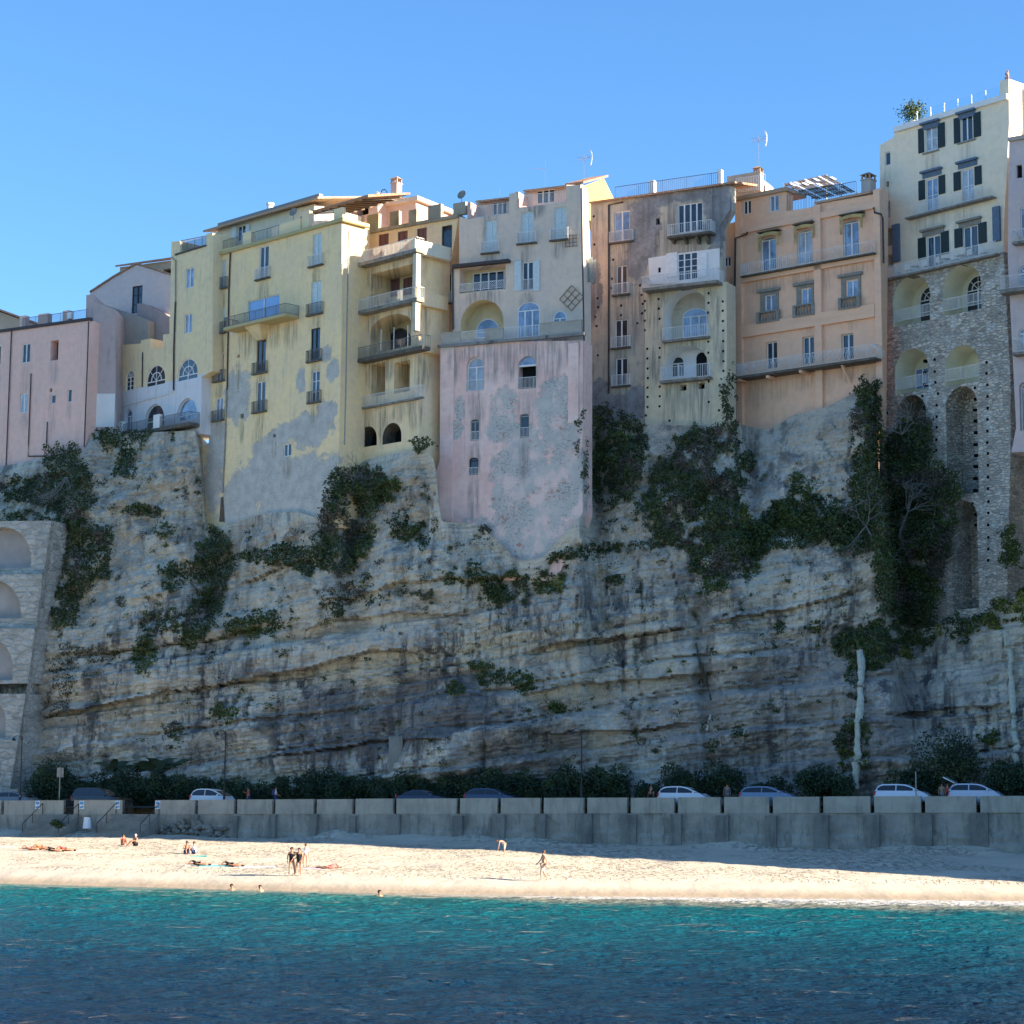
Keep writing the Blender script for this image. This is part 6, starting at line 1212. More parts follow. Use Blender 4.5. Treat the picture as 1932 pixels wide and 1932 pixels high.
hed=[(30,3.4,3.0),(62,3.2,2.8),(100,3.2,2.4),(130,2.6,1.9),(160,3.0,2.3),(190,3.4,2.5),(225,3.2,2.6),(258,3.0,2.4),(290,3.2,2.4),(322,3.2,2.0),(352,3.0,1.9),(382,2.8,2.1),(415,3.2,1.9),(448,2.6,2.1),(480,3.0,1.8),(512,3.0,2.0),(548,3.2,2.3),(585,3.4,2.6),(622,3.2,2.6),(660,2.6,2.2),(697,3.0,2.5),(725,2.2,1.7),(755,3.2,2.4),(790,3.2,2.7),(828,3.2,2.4),(865,3.0,2.3),(900,3.0,2.6),(938,3.2,3.0),(970,2.8,2.4),(1005,3.0,2.5),(1035,2.6,2.1),(1063,2.2,1.9)]
refs=['over the first dark car at the left edge','just right of the left lamp post','behind the tall grey sign pole','left of the dark estate car','behind the rear of the dark estate car','behind the dark estate car','behind the bonnet of the dark estate car','below the left end of the banana plant','below the banana plant','right of the banana plant','left of the white hatchback','behind the white hatchback','by the second lamp post','right of the second lamp post','beside the person in red','between the two walkers','behind the walker with a backpack','right of the walker with a backpack','midway between the backpack walker and concrete pillar','second bush left of the concrete pillar','first bush left of the concrete pillar','in front of the concrete pillar','right of the concrete pillar','over the low dark saloon','right end of the low dark saloon','between saloon and blue estate','over the tail of the blue estate','tallest one, over the blue estate','over the bonnet of the blue estate','right of the blue estate car','second left of the third lamp post','nearest left of the third lamp post']
for (u,w,h),rf_ in zip(hed,refs): bush(X_(u),(6.6 if 700<u<1080 else 7.6)+random.uniform(-.5,.6),w*.85,h,'dark roadside hedge bush '+rf_,'dark hedge bushes along the road')
for u,w,h,l in ((1130,3.4,2.8,'round bush just right of the third lamp post'),(1172,2.4,2.3,'smaller round bush standing on a thin stem right of the third lamp post'),(1222,1.6,1.6,'sparse bush beside the person in black'),(1292,3.0,2.6,'bush over the white coupe roof'),(1362,3.0,2.8,'bush beside the man in grey'),(1425,1.9,1.5,'low bush above the silver blue car'),(1462,1.8,1.7,'second low bush above the silver blue car'),(1530,3.0,2.7,'bush left of the white streak foot'),(1575,2.8,2.4,'bush touching the foot of the white streak'),(1700,2.6,2.5,'bush left of the large roadside tree'),(1840,2.8,2.6,'bush right of the open-boot car'),(1878,2.8,2.4,'second bush right of the open-boot car'),(1915,2.8,2.9,'bush at the right edge above the wall'),(1950,2.8,2.9,'bush just beyond the right edge')):
    bush(X_(u,172),8.2,w,h,'roadside '+l,'dark hedge bushes along the road')
bush(X_(1757,172),8.6,4.6,5.0,'large dark roadside tree behind the white cars at right',None,('leafH','leafA'),True,4200,'tree','tree')
bush(X_(60,190),8.8,4.6,3.6,'broad dark roadside tree beside the left lamp post',None,('leafH','leafA'),True,3600,'tree','tree')
bush(X_(142,192),-1.6,1.9,.9,'small green bush on the sand in front of the sea wall',None,('leafB','leafA'),False,700,'bush','beach_bush',2.2)
# banana plant
x=X_(262,190); y=172-.42*x+8.6; z=zroad(x); bp=thing('banana_plant','banana-like plant with long arching leaves among the hedge at left','plant',(x,y,z))
mb=MB(); mb2=MB()
for s in range(4):
    bx_=x+(-2.6,-.6,.7,1.9)[s]; mb2.tube([(bx_,y,z),(bx_+.1,y,z+3.4)],[.16,.1],8)
    for k in range(9):
        a=random.uniform(0,6.28); L_=random.uniform(1.9,3.0); el=random.uniform(.3,1.3); prev=None
        for i in range(7):
            f=i/6; px=bx_+math.cos(a)*L_*f; py=y+math.sin(a)*L_*f*.5; pz=z+3.3+math.sin(el)*L_*f-1.3*f*f; wd=.36*math.sin(math.pi*min(1,.12+f*.88)); dx=-math.sin(a); 
            c=(Vector((px-dx*wd,py-.0,pz-wd*.5)),Vector((px,py,pz+.05)),Vector((px+dx*wd,py+.1,pz+wd*.4)))
            if prev: mb.add([prev[0],prev[1],c[1],c[0]],[(0,1,2,3)]); mb.add([prev[1],prev[2],c[2],c[1]],[(0,1,2,3)])
            prev=c
mb2.build('stem',M['bark'],bp); mb.build('leaf_fan',M['leafH'],bp)
# lamps, posts, drains on cliff, concrete pillar
def lamp(u,vt,label,dy=1.2):
    x=X_(u,185); y=172-.42*x+dy; z=zroad(x); zt=at_y(u,vt,y).z; t=thing('street_lamp',label,'street lamp',(x,y,z),'black street lamps along the road'); m=MB(); m.tube([(x,y,z),(x,y,z+1.6),(x,y,z+1.7),(x,y,zt)],[.11,.10,.06,.045],8); m.build('post',M['iron'],t)
    m=MB(); m.tube([(x,y,zt-.5),(x-.15,y,zt-.05),(x-.5,y,zt),(x-.75,y,zt-.15)],.035,6); m.build('arm',M['iron'],t)
    m=MB(); m.tube([(x-.75,y,zt-.15),(x-.75,y,zt-.3),(x-.75,y,zt-.45)],[.05,.16,.2],10); m.build('lamp_head',M['iron'],t)
lamp(17,1388,'black curved lamp post at the far left beside the stone arcade'); lamp(437,1378,'thin dark lamp post above the white hatchback',.8); lamp(1089,1375,'thin dark lamp post in the middle of the road, right of the hedge',.8)
def pole(u,vt,label,w=.05,board=None):
    x=X_(u,180); y=172-.42*x+.7; z=zroad(x); zt=at_y(u,vt,y).z; t=thing('sign_pole',label,'pole',(x,y,z)); m=MB(); m.tube([(x,y,z),(x,y,zt)],w,8); m.build('pole',M['pipel'],t)
    if board: m=MB(); m.box(x-.3,x+.3,y+.05,y+.09,zt-.9,zt-.05); m.build('board',M['greyst'],t)
pole(79,1447,'grey pole with a sign board turned away, left of the dark estate car',.045,1); pole(1641,1455,'pale slim pole left of the white hatchback at right'); pole(1806,1433,'pale slim pole behind the open car boot')
def strip(pts,w,label,mat,name,cat,off=.42):
    P=hits(pts)
    if len(P)>8:
        yv=P[:,1]; ym=np.array([yv[max(0,i-3):i+4].min() for i in range(len(yv))]); P[:,1]=np.convolve(np.pad(ym,(4,4),'edge'),np.ones(9)/9,'valid')+.25
    P=[Vector(p)-Vector((0,off,0)) for p in P]; m=MB(); m.tube([p+Vector((.02*math.sin(i*.5)+random.gauss(0,.012),0,0)) for i,p in enumerate(P)],[w*(.85+.16*math.sin(i*.45)+.05*math.sin(i*1.9)) for i in range(len(P))],9); return tag(m.build(name,mat),label,cat)
ml=simple('lime_streak',(.56,.55,.44),.95,.3,3)
strip([(1622-(v-1222)*.03+2*math.sin(v*.03),v) for v in range(1222,1490,7)],.33,'pale lime encrusted drain running down the cliff to the road',ml,'lime_streak','drain')
strip([(1898+(v-1200)*.07,v) for v in range(1192,1450,7)],.28,'pale lime streak down the cliff close to the right edge',ml,'lime_streak','drain')
strip([(1340,1348),(1336,1362),(1332,1378)],.1,'short white pipe fixed on the cliff above the road',M['white'],'pipe','pipe',.3)
mdk=simple('dark_drain',(.10,.11,.08),.9,.3)
strip([(1313,1215),(1320,1250),(1332,1290),(1340,1320)],.13,'dark mossy drain channel slanting down the cliff',mdk,'drain','drain')
x=X_(750,184); m=MB(); yb=172-.42*x+9.0; m.box(x-.6,x+.6,yb-.4,yb+4,zroad(x),at_y(750,1390,yb).z); tag(m.build('concrete_pillar',concmat('pillar_concrete',(.30,.29,.25),(.24,.23,.2))),'square concrete pillar standing against the cliff foot behind the hedge','pillar')
# litter bin, no-parking bag
x=X_(175,186); yw=172-.42*x-1.0; t=thing('litter_bin','white plastic litter bag holder beside the beach steps','litter bin',(x,yw,2.2)); m=MB(); m.tube([(x,yw,2.5),(x,yw,3.5)],[.38,.28],12); m.build('bag',M['white'],t); m=MB(); m.tube([(x,yw,3.5),(x,yw,3.6)],[.32,.32],12); m.bar((x,yw,2.1),(x,yw,2.6),.06); m.build('rim',M['wood'],t)
# ================================================================== CARS
M['tyre']=simple('tyre_rubber',(.015,.015,.016),.9,.2); M['cglass']=glass('car_glass',(.02,.025,.03),.05,1.6,.2); M['redl']=simple('tail_light_red',(.5,.02,.02),.3,.1); M['rim']=simple('alloy_rim',(.4,.41,.42),.35,.1,metal=.7)
def car(x,label,col,L=4.0,Hc=1.58,kind='hatch',dy=2.1,z=None,boot=False,cat='car'):
    th=math.atan(.42); y=172-.42*x+dy; z0=zroad(x); R=Matrix.Rotation(-th,3,'Z'); T=lambda a,b,c:Vector((x,y,z0))+R@Vector((a,b,c))
    t=thing('parked_car',label,cat,(x,y,z0),'cars along the seafront road'); n=label.split()[0]
    pm=NT('car_paint_'+n,.25); pm.p.inputs['Coat Weight'].default_value=.6; pm.p.inputs['Specular IOR Level'].default_value=.5; paint=pm.col(col)
    W2=.86; h=L/2
    belt={'hatch':.98,'estate':.95,'saloon':.90,'suv':1.05}[kind]
    if kind=='hatch': roof=[(-h+.06,belt),(-h+.30,Hc-.22),(-h+.62,Hc-.05),(-.75,Hc),(-.1,Hc-.01),(.35,Hc-.10),(.62,Hc-.2),(1.5,belt)]
    elif kind=='estate': roof=[(-h+.1,belt),(-h+.42,Hc-.2),(-h+.75,Hc-.04),(-.6,Hc),(.1,Hc-.04),(.45,Hc-.14),(1.45,belt)]
    elif kind=='suv': roof=[(-h+.08,belt),(-h+.34,Hc-.16),(-h+.62,Hc-.02),(-.3,Hc),(.3,Hc-.04),(.66,Hc-.16),(1.5,belt)]
    else: roof=[(-h+.35,belt),(-h+.95,Hc-.2),(-.9,Hc-.03),(-.3,Hc),(.15,Hc-.06),(.55,Hc-.2),(1.45,belt)]
    # lower body as lofted sections
    st=[(-h,.50,.62),(-h+.06,.36,.9),(-h+.3,.28,belt),(1.5,.28,belt),(h-.35,.28,belt-.12),(h-.1,.34,belt-.28),(h,.46,.55)]
    mb=MB(); prev=None; wd=[.78,.83,W2,W2,.84,.76,.66]
    secs=[]
    for (a,zl,zh),w in zip(st,wd):
        secs.append([T(a,-w*.94,zl),T(a,-w,zl+.15),T(a,-w,(zl+zh)/2+.08),T(a,-w*.93,zh),T(a,w*.93,zh),T(a,w,(zl+zh)/2+.08),T(a,w,zl+.15),T(a,w*.94,zl)])
    for s,e_ in zip(secs,secs[1:]): mb.add(s+e_,[(i,(i+1)%8,8+(i+1)%8,8+i) for i in range(8)])
    mb.add(secs[0],[tuple(range(8))]); mb.add(secs[-1],[tuple(range(7,-1,-1))])
    # greenhouse
    def gs(a,zz): f=(zz-belt)/(Hc-belt); w=W2*.93-(W2*.93-.62)*f; return [T(a,-w,zz),T(a,w,zz)]
    top=[gs(a,zz) for a,zz in roof]; bot=[gs(a,belt-.01) for a,_ in roof]
    for i in range(len(roof)-1):
        mb.add([top[i][0],top[i+1][0],top[i+1][1],top[i][1]],[(0,1,2,3)])
        mb.add([bot[i][0],bot[i+1][0],top[i+1][0],top[i][0]],[(0,1,2,3)]); mb.add([bot[i][1],top[i][1],top[i+1][1],bot[i+1][1]],[(0,1,2,3)])
    bo=mb.build('body',paint,t)
    # windows proud of the body
    def sidepane(a0,a1,nm='side_window'):
        for sg in (-1,1):
            def rz(a): 
                xs=[r[0] for r in roof]; zs=[r[1] for r in roof]; return float(np.interp(a,xs,zs))
            N_=6; m=MB()
            for k in range(N_):
                p0=a0+(a1-a0)*k/N_; p1=a0+(a1-a0)*(k+1)/N_
                def Q(a,zz): f=(zz-belt)/(Hc-belt); w=W2*.93-(W2*.93-.62)*f+.012; return T(a,sg*w,zz)
                zt0=max(belt+.06,rz(p0)-.09); zt1=max(belt+.06,rz(p1)-.09); m.add([Q(p0,belt+.05),Q(p1,belt+.05),Q(p1,zt1),Q(p0,zt0)],[(0,1,2,3)])
            m.build(nm,M['cglass'],t)
    a_,b_=roof[0][0]+.2,roof[-1][0]-.12
    sidepane(a_,-.45+.0); sidepane(-.37,b_)
    for i,nm in ((len(roof)-2,'windscreen'),(0,'rear_window')):
        (a0,z0_),(a1,z1_)=roof[i],roof[i+1]; f=lambda k,sg:None
        pa=gs(a0,z0_);pb=gs(a1,z1_); nrm=Vector((.02 if i else -.02,0,.012)); nv=R@nrm
        m=MB(); g=lambda P_,Q_,k:P_.lerp(Q_,k); m.add([g(pa[0],pa[1],.08)+nv,g(pa[0],pa[1],.92)+nv,g(pb[0],pb[1],.92)+nv,g(pb[0],pb[1],.08)+nv],[(0,1,2,3)]); m.build(nm,M['cglass'],t)
    for a in (-h+.78,h-.8):
        for sg in (-1,1):
            m=MB(); m.tube([T(a,sg*(W2-.2),.31),T(a,sg*(W2+.01),.31)],.31,18); w=m.build('wheel',M['tyre'],t); m=MB(); m.tube([T(a,sg*(W2-.1),.31),T(a,sg*(W2+.02),.31)],.19,12); m.build('rim',M['rim'],w)
    for sg in (-1,1):
        m=MB(); m.box8([T(*c) for c in ((-h-.01,sg*.78-.07,.75),(-h+.12,sg*.80-.07,.75),(-h+.12,sg*.80+.06,.75),(-h-.01,sg*.78+.06,.75),(-h+.04,sg*.76-.06,1.05),(-h+.14,sg*.78-.06,1.05),(-h+.14,sg*.78+.05,1.05),(-h+.04,sg*.76+.05,1.05))]); m.build('tail_light',M['redl'],t)
        m=MB(); m.tube([T(.95,sg*(W2+.02),belt+.08),T(1.0,sg*(W2+.16),belt+.1)],[.05,.09],8); m.build('door_mirror',paint,t)
        m=MB(); m.box8([T(*c) for c in ((h-.2,sg*.6-.12,.6),(h-.02,sg*.58-.12,.6),(h-.02,sg*.58+.1,.6),(h-.2,sg*.6+.1,.6),(h-.3,sg*.6-.1,.74),(h-.1,sg*.58-.1,.72),(h-.1,sg*.58+.08,.72),(h-.3,sg*.6+.08,.74))]); m.build('headlight',M['glassc'],t)
    if boot: m=MB(); m.box8([T(*c) for c in ((-h+.5,-.6,Hc),(-h+.5,.6,Hc),(-h+.52,.6,Hc+.06),(-h+.52,-.6,Hc+.06),(-h-.35,-.6,Hc+.42),(-h-.35,.6,Hc+.42),(-h-.33,.6,Hc+.5),(-h-.33,-.6,Hc+.5))]); m.build('open_tailgate',paint,t)
def cx_(u,dy=2.1): 
    k=(u-966)/4000; return k*(172+dy)/(1+.42*k)
car(cx_(45),'grey dusty small hatchback at the far left edge of the road',(.13,.14,.15),4.1,1.5,'hatch')
car(cx_(198),'black estate car parked by the stair opening in the wall',(.012,.013,.016),4.9,1.78,'suv')
car(cx_(411),'white small hatchback parked left of the person in red',(.62,.64,.66),3.8,1.62,'hatch')
car(cx_(806),'dark blue low saloon with only its roof above the wall',(.02,.03,.06),4.6,1.4,'saloon')
car(cx_(935),'navy blue estate car with roof rails above the wall',(.03,.05,.10),4.6,1.5,'estate')
car(cx_(1293),'white rounded coupe hatchback beside the person in black',(.66,.68,.71),4.1,1.55,'hatch')
car(cx_(1451),'silver blue rounded hatchback in the right half of the road',(.16,.23,.33),4.4,1.5,'hatch')
car(cx_(1702),'white boxy hatchback with a red tail light left of the group',(.64,.68,.74),4.2,1.6,'suv')
car(cx_(1838),'pale lilac compact car with its tailgate open at the right',(.50,.53,.62),4.0,1.6,'suv',boot=True)
# ================================================================== PEOPLE
def skm(n,c): return simple('skin_'+n,c,.6,.08,8)
SK=skm('tan',(.36,.18,.11)); SKp=skm('pale',(.46,.27,.185)); 
HAIR=simple('dark_hair',(.035,.02,.014),.7,.3,8); HAIRb=simple('brown_hair',(.14,.07,.035),.7,.3,8)
def cloth(n,c): return simple('cloth_'+n,c,.85,.15,6)
CB=cloth('black',(.012,.012,.015)); CW=cloth('white',(.75,.74,.72)); CR=cloth('red',(.5,.06,.05)); CN=cloth('navy',(.04,.06,.16)); CG=cloth('grey',(.16,.16,.17)); CO=cloth('orange',(.7,.22,.08)); CP=cloth('pink',(.6,.25,.22)); CBL=cloth('light_blue',(.25,.55,.65))
EG=[('pel','ab'),('ab','ch'),('ch','nk'),('nk','hd'),('hd','tp'),('hd','nose'),('ch','sl'),('sl','el'),('el','wl'),('wl','hl'),('ch','sr'),('sr','er'),('er','wr'),('wr','hr'),('pel','pl'),('pl','kl'),('kl','al'),('al','tl'),('pel','pr'),('pr','kr'),('kr','ar'),('ar','tr')]
RD=dict(pel=.13,ab=.115,ch=.135,nk=.05,hd=.085,tp=.065,nose=.022,sl=.055,el=.04,wl=.03,hl=.038,sr=.055,er=.04,wr=.03,hr=.038,pl=.085,kl=.055,al=.038,tl=.035,pr=.085,kr=.055,ar=.038,tr=.035)
STAND=dict(pel=(0,0,.93),ab=(0,.0,1.08),ch=(0,-.01,1.30),nk=(0,0,1.46),hd=(0,.01,1.56),tp=(0,0,1.63),nose=(0,.095,1.56),sl=(-.17,0,1.39),el=(-.23,.0,1.12),wl=(-.25,.05,.88),hl=(-.25,.08,.78),sr=(.17,0,1.39),er=(.23,0,1.12),wr=(.25,.05,.88),hr=(.25,.08,.78),pl=(-.09,0,.88),kl=(-.11,.02,.48),al=(-.12,0,.08),tl=(-.13,.14,.035),pr=(.09,0,.88),kr=(.11,.02,.48),ar=(.12,0,.08),tr=(.13,.14,.035))
def pose(**k): d=dict(STAND); d.update(k); return d
WALK=pose(kl=(-.10,.18,.50),al=(-.10,.14,.09),tl=(-.10,.28,.04),kr=(.10,-.04,.47),ar=(.10,-.30,.12),tr=(.10,-.18,.05),el=(-.24,-.12,1.14),wl=(-.24,-.10,.9),hl=(-.24,-.06,.81),er=(.24,.08,1.14),wr=(.22,.25,.98),hr=(.21,.32,.93))
HIP=pose(el=(-.40,-.05,1.18),wl=(-.20,.02,1.0),hl=(-.14,.05,.97),pl=(-.10,0,.88),kl=(-.17,.02,.48),al=(-.22,0,.08),tl=(-.26,.12,.035))
BEND=pose(ab=(0,.12,1.05),ch=(0,.36,1.12),nk=(0,.50,1.13),hd=(0,.60,1.10),tp=(0,.67,1.07),nose=(0,.62,1.0),sl=(-.17,.40,1.10),el=(-.2,.44,.82),wl=(-.18,.48,.6),hl=(-.17,.5,.5),sr=(.17,.40,1.10),er=(.2,.44,.82),wr=(.18,.48,.6),hr=(.17,.5,.5))
SIT=pose(pel=(0,0,.13),ab=(0,-.03,.30),ch=(0,.0,.53),nk=(0,.04,.68),hd=(0,.07,.78),tp=(0,.07,.85),nose=(0,.165,.78),sl=(-.17,.0,.62),el=(-.24,.12,.4),wl=(-.16,.34,.38),hl=(-.12,.42,.40),sr=(.17,.0,.62),er=(.24,.12,.4),wr=(.16,.34,.38),hr=(.12,.42,.4),pl=(-.09,.05,.13),kl=(-.12,.38,.42),al=(-.12,.66,.07),tl=(-.12,.8,.05),pr=(.09,.05,.13),kr=(.12,.38,.42),ar=(.12,.66,.07),tr=(.12,.8,.05))
LIE={k:(v[0],1.55-v[2],.12+v[1]*.6) for k,v in STAND.items()}; LIE.update(tl=(-.14,1.52,.18),tr=(.14,1.52,.18),kl=(-.11,1.10,.36),al=(-.12,1.38,.10),kr=(.11,1.07,.14))
LIE={k:(v[0],v[1],max(.06,v[2])) for k,v in LIE.items()}
SWIM=pose()
def skinmesh(name,J,edges,rad,mat,parent,T,root,sub=1):
    names=[]; 
    for a,b in edges:
        for q in (a,b):
            if q not in names: names.append(q)
    bm=bmesh.new(); lay=bm.verts.layers.skin.verify(); V={}; L=wloc(parent)
    for nme in names:
        v=bm.verts.new(T(J[nme])-L); r=rad[nme]; v[lay].radius=(r,r); v[lay].use_root=(nme==root); V[nme]=v
    for a,b in edges: bm.edges.new((V[a],V[b]))
    me=bpy.data.meshes.new(name); bm.to_mesh(me); bm.free(); me.materials.append(mat); o=bpy.data.objects.new(name,me); C.objects.link(o); o.parent=parent
    o.modifiers.new('skin','SKIN').use_smooth_shade=True; s=o.modifiers.new('sub','SUBSURF'); s.levels=s.render_levels=sub; return o
def person(p,ang,J,label,skin=SK,h=1.7,hair=HAIR,top=None,bottom=None,longh=False,extra=None,wear='shirt'):
    t=thing('person',label,'person',p); k=h/1.7; R=Matrix.Rotation(ang,3,'Z'); P0=Vector(p); T=lambda c:P0+R@(Vector(c)*k)
    RR={a:b*k for a,b in RD.items()}
    skinmesh('body',J,EG,RR,skin,t,T,'pel')
    g=lambda f,names:{n:RR[n]*f for n in names}
    if top is not None:
        if wear=='shirt': e=[('pel','ab'),('ab','ch'),('ch','sl'),('sl','el'),('ch','sr'),('sr','er')]; r=dict(RR); r={n:RR[n]*1.16 for n in RR}; r['el']=RR['el']*1.35; r['er']=RR['er']*1.35
        else: e=[('pl','pel'),('pr','pel'),('pel','ab'),('ab','ch')]; r={n:RR[n]*1.22 for n in RR}
        skinmesh('shirt' if wear=='shirt' else 'swimsuit',J,e,r,top,t,T,'ab',0 if wear!='shirt' else 1)
    if bottom is not None:
        r={n:RR[n]*1.2 for n in RR}; r['kl']=r['kr']=RR['kl']*1.4; skinmesh('shorts',J,[('pel','pl'),('pel','pr'),('pl','kl'),('pr','kr')],r,bottom,t,T,'pel')
    hd=Vector(J['hd']);tp=Vector(J['tp']);ns=Vector(J['nose']); f=(ns-hd).normalized(); up=(tp-hd).normalized(); c=hd-f*.03+up*.035
    m=bmesh.new(); bmesh.ops.create_icosphere(m,subdivisions=2,radius=.105*k); mb=MB(); cw=T(c)
    mb.add([cw+v.co for v in m.verts],[[v.index for v in q.verts] for q in m.faces if (Vector(q.calc_center_median())).dot(R@f)<.045*k or Vector(q.calc_center_median()).dot(R@up)>.06*k]); m.free()
    if longh: a=T(hd-f*.09); mb.tube([a,a-(R@up)*.12*k,a-(R@up)*.24*k],[.08*k,.07*k,.04*k],8)
    mb.build('hair',hair,t,True)
    mb=MB(); sd=f.cross(up)
    for s in (-1,1): q=T(hd+f*.082+sd*.032*s+up*.012); mb.tube([q,q+(R@f)*.008*k],.011*k,6)
    mb.build('eyes',M['iron'],t)
    fm=MB()
    for s,w_,el in (('hl','wl','l'),('hr','wr','r')):
        a=Vector(J[s]); b=Vector(J[w_]); d_=(a-b).normalized(); sx=Vector((0,1,0)) if abs(d_.y)<.8 else Vector((0,0,1)); sx=(sx-d_*sx.dot(d_)).normalized()
        for i,l in enumerate((.07,.08,.075,.06)): q=a+sx*(.022*(i-1.5)); fm.tube([T(q),T(q+d_*l*.6+Vector((0,.008,0))),T(q+d_*l+Vector((0,.022,0)))],[.010*k,.009*k,.007*k],5)
        q=a-d_*.03; fm.tube([T(q),T(q+sx*.045+d_*.02),T(q+sx*.055+d_*.05)],[.012*k,.010*k,.008*k],5)
    fm.build('fingers',skin,t)
    if extra=='backpack': m=MB(); a=T((-.15,-.28,1.02)); m.box8([T(c) for c in ((-.15,-.30,1.0),(.15,-.30,1.0),(.15,-.12,1.0),(-.15,-.12,1.0),(-.13,-.26,1.42),(.13,-.26,1.42),(.13,-.12,1.42),(-.13,-.12,1.42))]); tag(m.build('backpack',CN),'small navy backpack worn by the walker in pale shirt','backpack')
    return t
def beach(u,v):
    # iterate sight line onto sand
    y=130.0
    for _ in range(40):
        q=at_y(u,v,y); zz=beachz(q.x,q.y); q2=at_z(u,v,zz); y=.5*y+.5*q2.y
    q=at_y(u,v,y); return Vector((q.x,q.y,beachz(q.x,q.y)))
TOC=math.pi   # facing the camera
person(beach(549,1672),TOC+.2,HIP,'woman in a black swimsuit at the waterline, one hand on hip, left of the pair',top=CB,wear='swim',h=1.72,hair=HAIR)
person(beach(563,1673),TOC-.15,pose(er=(.30,.1,1.15),wr=(.38,.2,.95),hr=(.42,.25,.87),kr=(.16,.02,.48),ar=(.2,0,.08),tr=(.22,.13,.035)),'woman in a black swimsuit at the waterline, right of the pair, arm held out',top=CB,wear='swim',h=1.66,hair=HAIRb)
person(beach(576,1636),0.3,pose(),'child-sized figure in a white T-shirt standing behind the black swimsuit pair',SKp,top=CW,h=1.5,hair=HAIRb)
person(beach(1025,1681),math.pi/2+.3,WALK,'slim bare figure walking left along the waterline, casting a long shadow',SKp,bottom=cloth('beige',(.6,.45,.33)),h=1.78,hair=HAIRb)
person(beach(952,1614),math.pi/2,BEND,'distant figure bending over on the dry sand in the middle of the beach',SKp,bottom=cloth('cream',(.6,.5,.4)),h=1.5,hair=HAIRb)
person(beach(232,1595),math.pi+.5,SIT,'person in red swimwear sitting on the sand, left of a seated pair',SK,top=CR,wear='swim'); person(beach(256,1596),math.pi-.8,SIT,'person with white cap sitting on the sand, right of a seated pair',SK,bottom=CB,hair=CW)
person(beach(352,1611),math.pi+.3,SIT,'seated person in navy bottoms facing the sea, left of a couple',SK,bottom=CN); person(beach(367,1611),math.pi/2+.2,SIT,'seated person in a white top beside a turquoise towel',SKp,top=CW,bottom=CN,hair=HAIRb)
def towel(u,v,w,l,col,label,ang=0.0):
    p=beach(u,v)+Vector((0,0,.05)); m=MB(); R=Matrix.Rotation(ang,3,'Z')
    pts=[p+R@Vector((a*w/2,b*l/2,.02*math.sin(a*5+b*3))) for a,b in ((-1,-1),(1,-1),(1,1),(-1,1))]; m.box8([q-Vector((0,0,.06)) for q in pts]+pts); tag(m.build('towel',cloth('towel_'+label.split()[0],col)),label,'towel')
towel(412,1634,2.4,1.0,(.15,.5,.6),'turquoise towel spread on the sand between two lying heads',.1); towel(375,1633,1.7,1.0,(.75,.72,.6),'cream towel lying left of the turquoise towel',.1); towel(480,1636,2.6,1.0,(.6,.6,.66),'lilac white towel left of the black swimsuit pair',.1); towel(590,1639,2.2,1.0,(.5,.35,.42),'pink patterned towel behind the black swimsuit pair',.2)
towel(375,1616,1.2,.6,(.05,.4,.4),'teal bag-like towel beside the seated couple',.1); towel(14,1598,.9,.6,(.7,.7,.72),'white towel bundle at the far left edge of the beach')
person(beach(395,1634),math.pi/2,LIE,'dark haired sunbather lying on the cream towel',SK,bottom=CB); person(beach(457,1636),math.pi/2,LIE,'sunbather lying on the lilac white towel',SK,bottom=CB); person(beach(600,1640),math.pi*1.5,LIE,'sunbather lying on the pink towel behind the pair',SK,bottom=CP)
for i,(u,v,l,c) in enumerate(((75,1604,'sunbather on the back at far left with knees up, in pink',CP),(95,1602,'sunbather in orange lying second from the left',CO),(118,1607,'sunbather in black swimwear third from the left',CB),(140,1606,'sunbather in red lying fourth from the left',CR))): person(beach(u,v),math.pi/2+.25,LIE,l,SK,bottom=c)
def swimmer(u,v,label,hair=HAIR,sk=SK):
    p=at_z(u,v,0.0); p.z=-1.34; person(p,math.pi+.4,pose(),label,sk,h=1.7,hair=hair)
swimmer(437,1679,'swimmer with only the dark haired head above water, leftmost'); swimmer(491,1681,'swimmer with brown hair, head above water, between the other two on the left',HAIRb,SKp); swimmer(716,1691,'lone swimmer head above water in the middle',HAIR)
def roadp(u,dy=1.0): x=cx_(u,dy); return Vector((x,172-.42*x+dy,zroad(x)))
person(roadp(477),math.pi/2,pose(er=(.22,.2,1.2),wr=(.1,.35,1.25),hr=(.05,.4,1.3)),'person in a red top walking behind the wall with arms folded',SK,top=CR,bottom=CN,h=1.72)
person(roadp(528),-math.pi/2,WALK,'walker in a pale shirt wearing a navy backpack behind the wall',SK,top=cloth('pale_blue',(.45,.5,.58)),bottom=CN,h=1.8,extra='backpack')
person(roadp(1230),math.pi*.8,pose(),'person dressed in black standing left of the white coupe',SK,top=CB,bottom=CB,h=1.7); person(roadp(1372,2.0),math.pi,pose(),'man in a grey T-shirt standing right of the white coupe',SK,top=CG,bottom=CG,h=1.75)
person(roadp(1774),math.pi*.9,pose(),'person in khaki at the left of the group by the open tailgate',SK,top=cloth('khaki',(.2,.19,.12)),bottom=CG,h=1.65); person(roadp(1784,1.4),math.pi*1.2,pose(),'person in bright red in the middle of the group by the open tailgate',SK,top=CR,bottom=CB,h=1.65); person(roadp(1794,1.8),math.pi,pose(),'person in dark red beside the open tailgate',SK,top=cloth('maroon',(.25,.03,.05)),bottom=CB,h=1.7)
s,z=WB7.q(12,1722,268,-.4); person(WB7.P(s,-.6,z-1.05+.1),math.pi+.6,pose(),'person in a navy shirt looking out from the highest roof terrace at top right',SK,top=CN,bottom=CN,hair=CW,h=1.75)
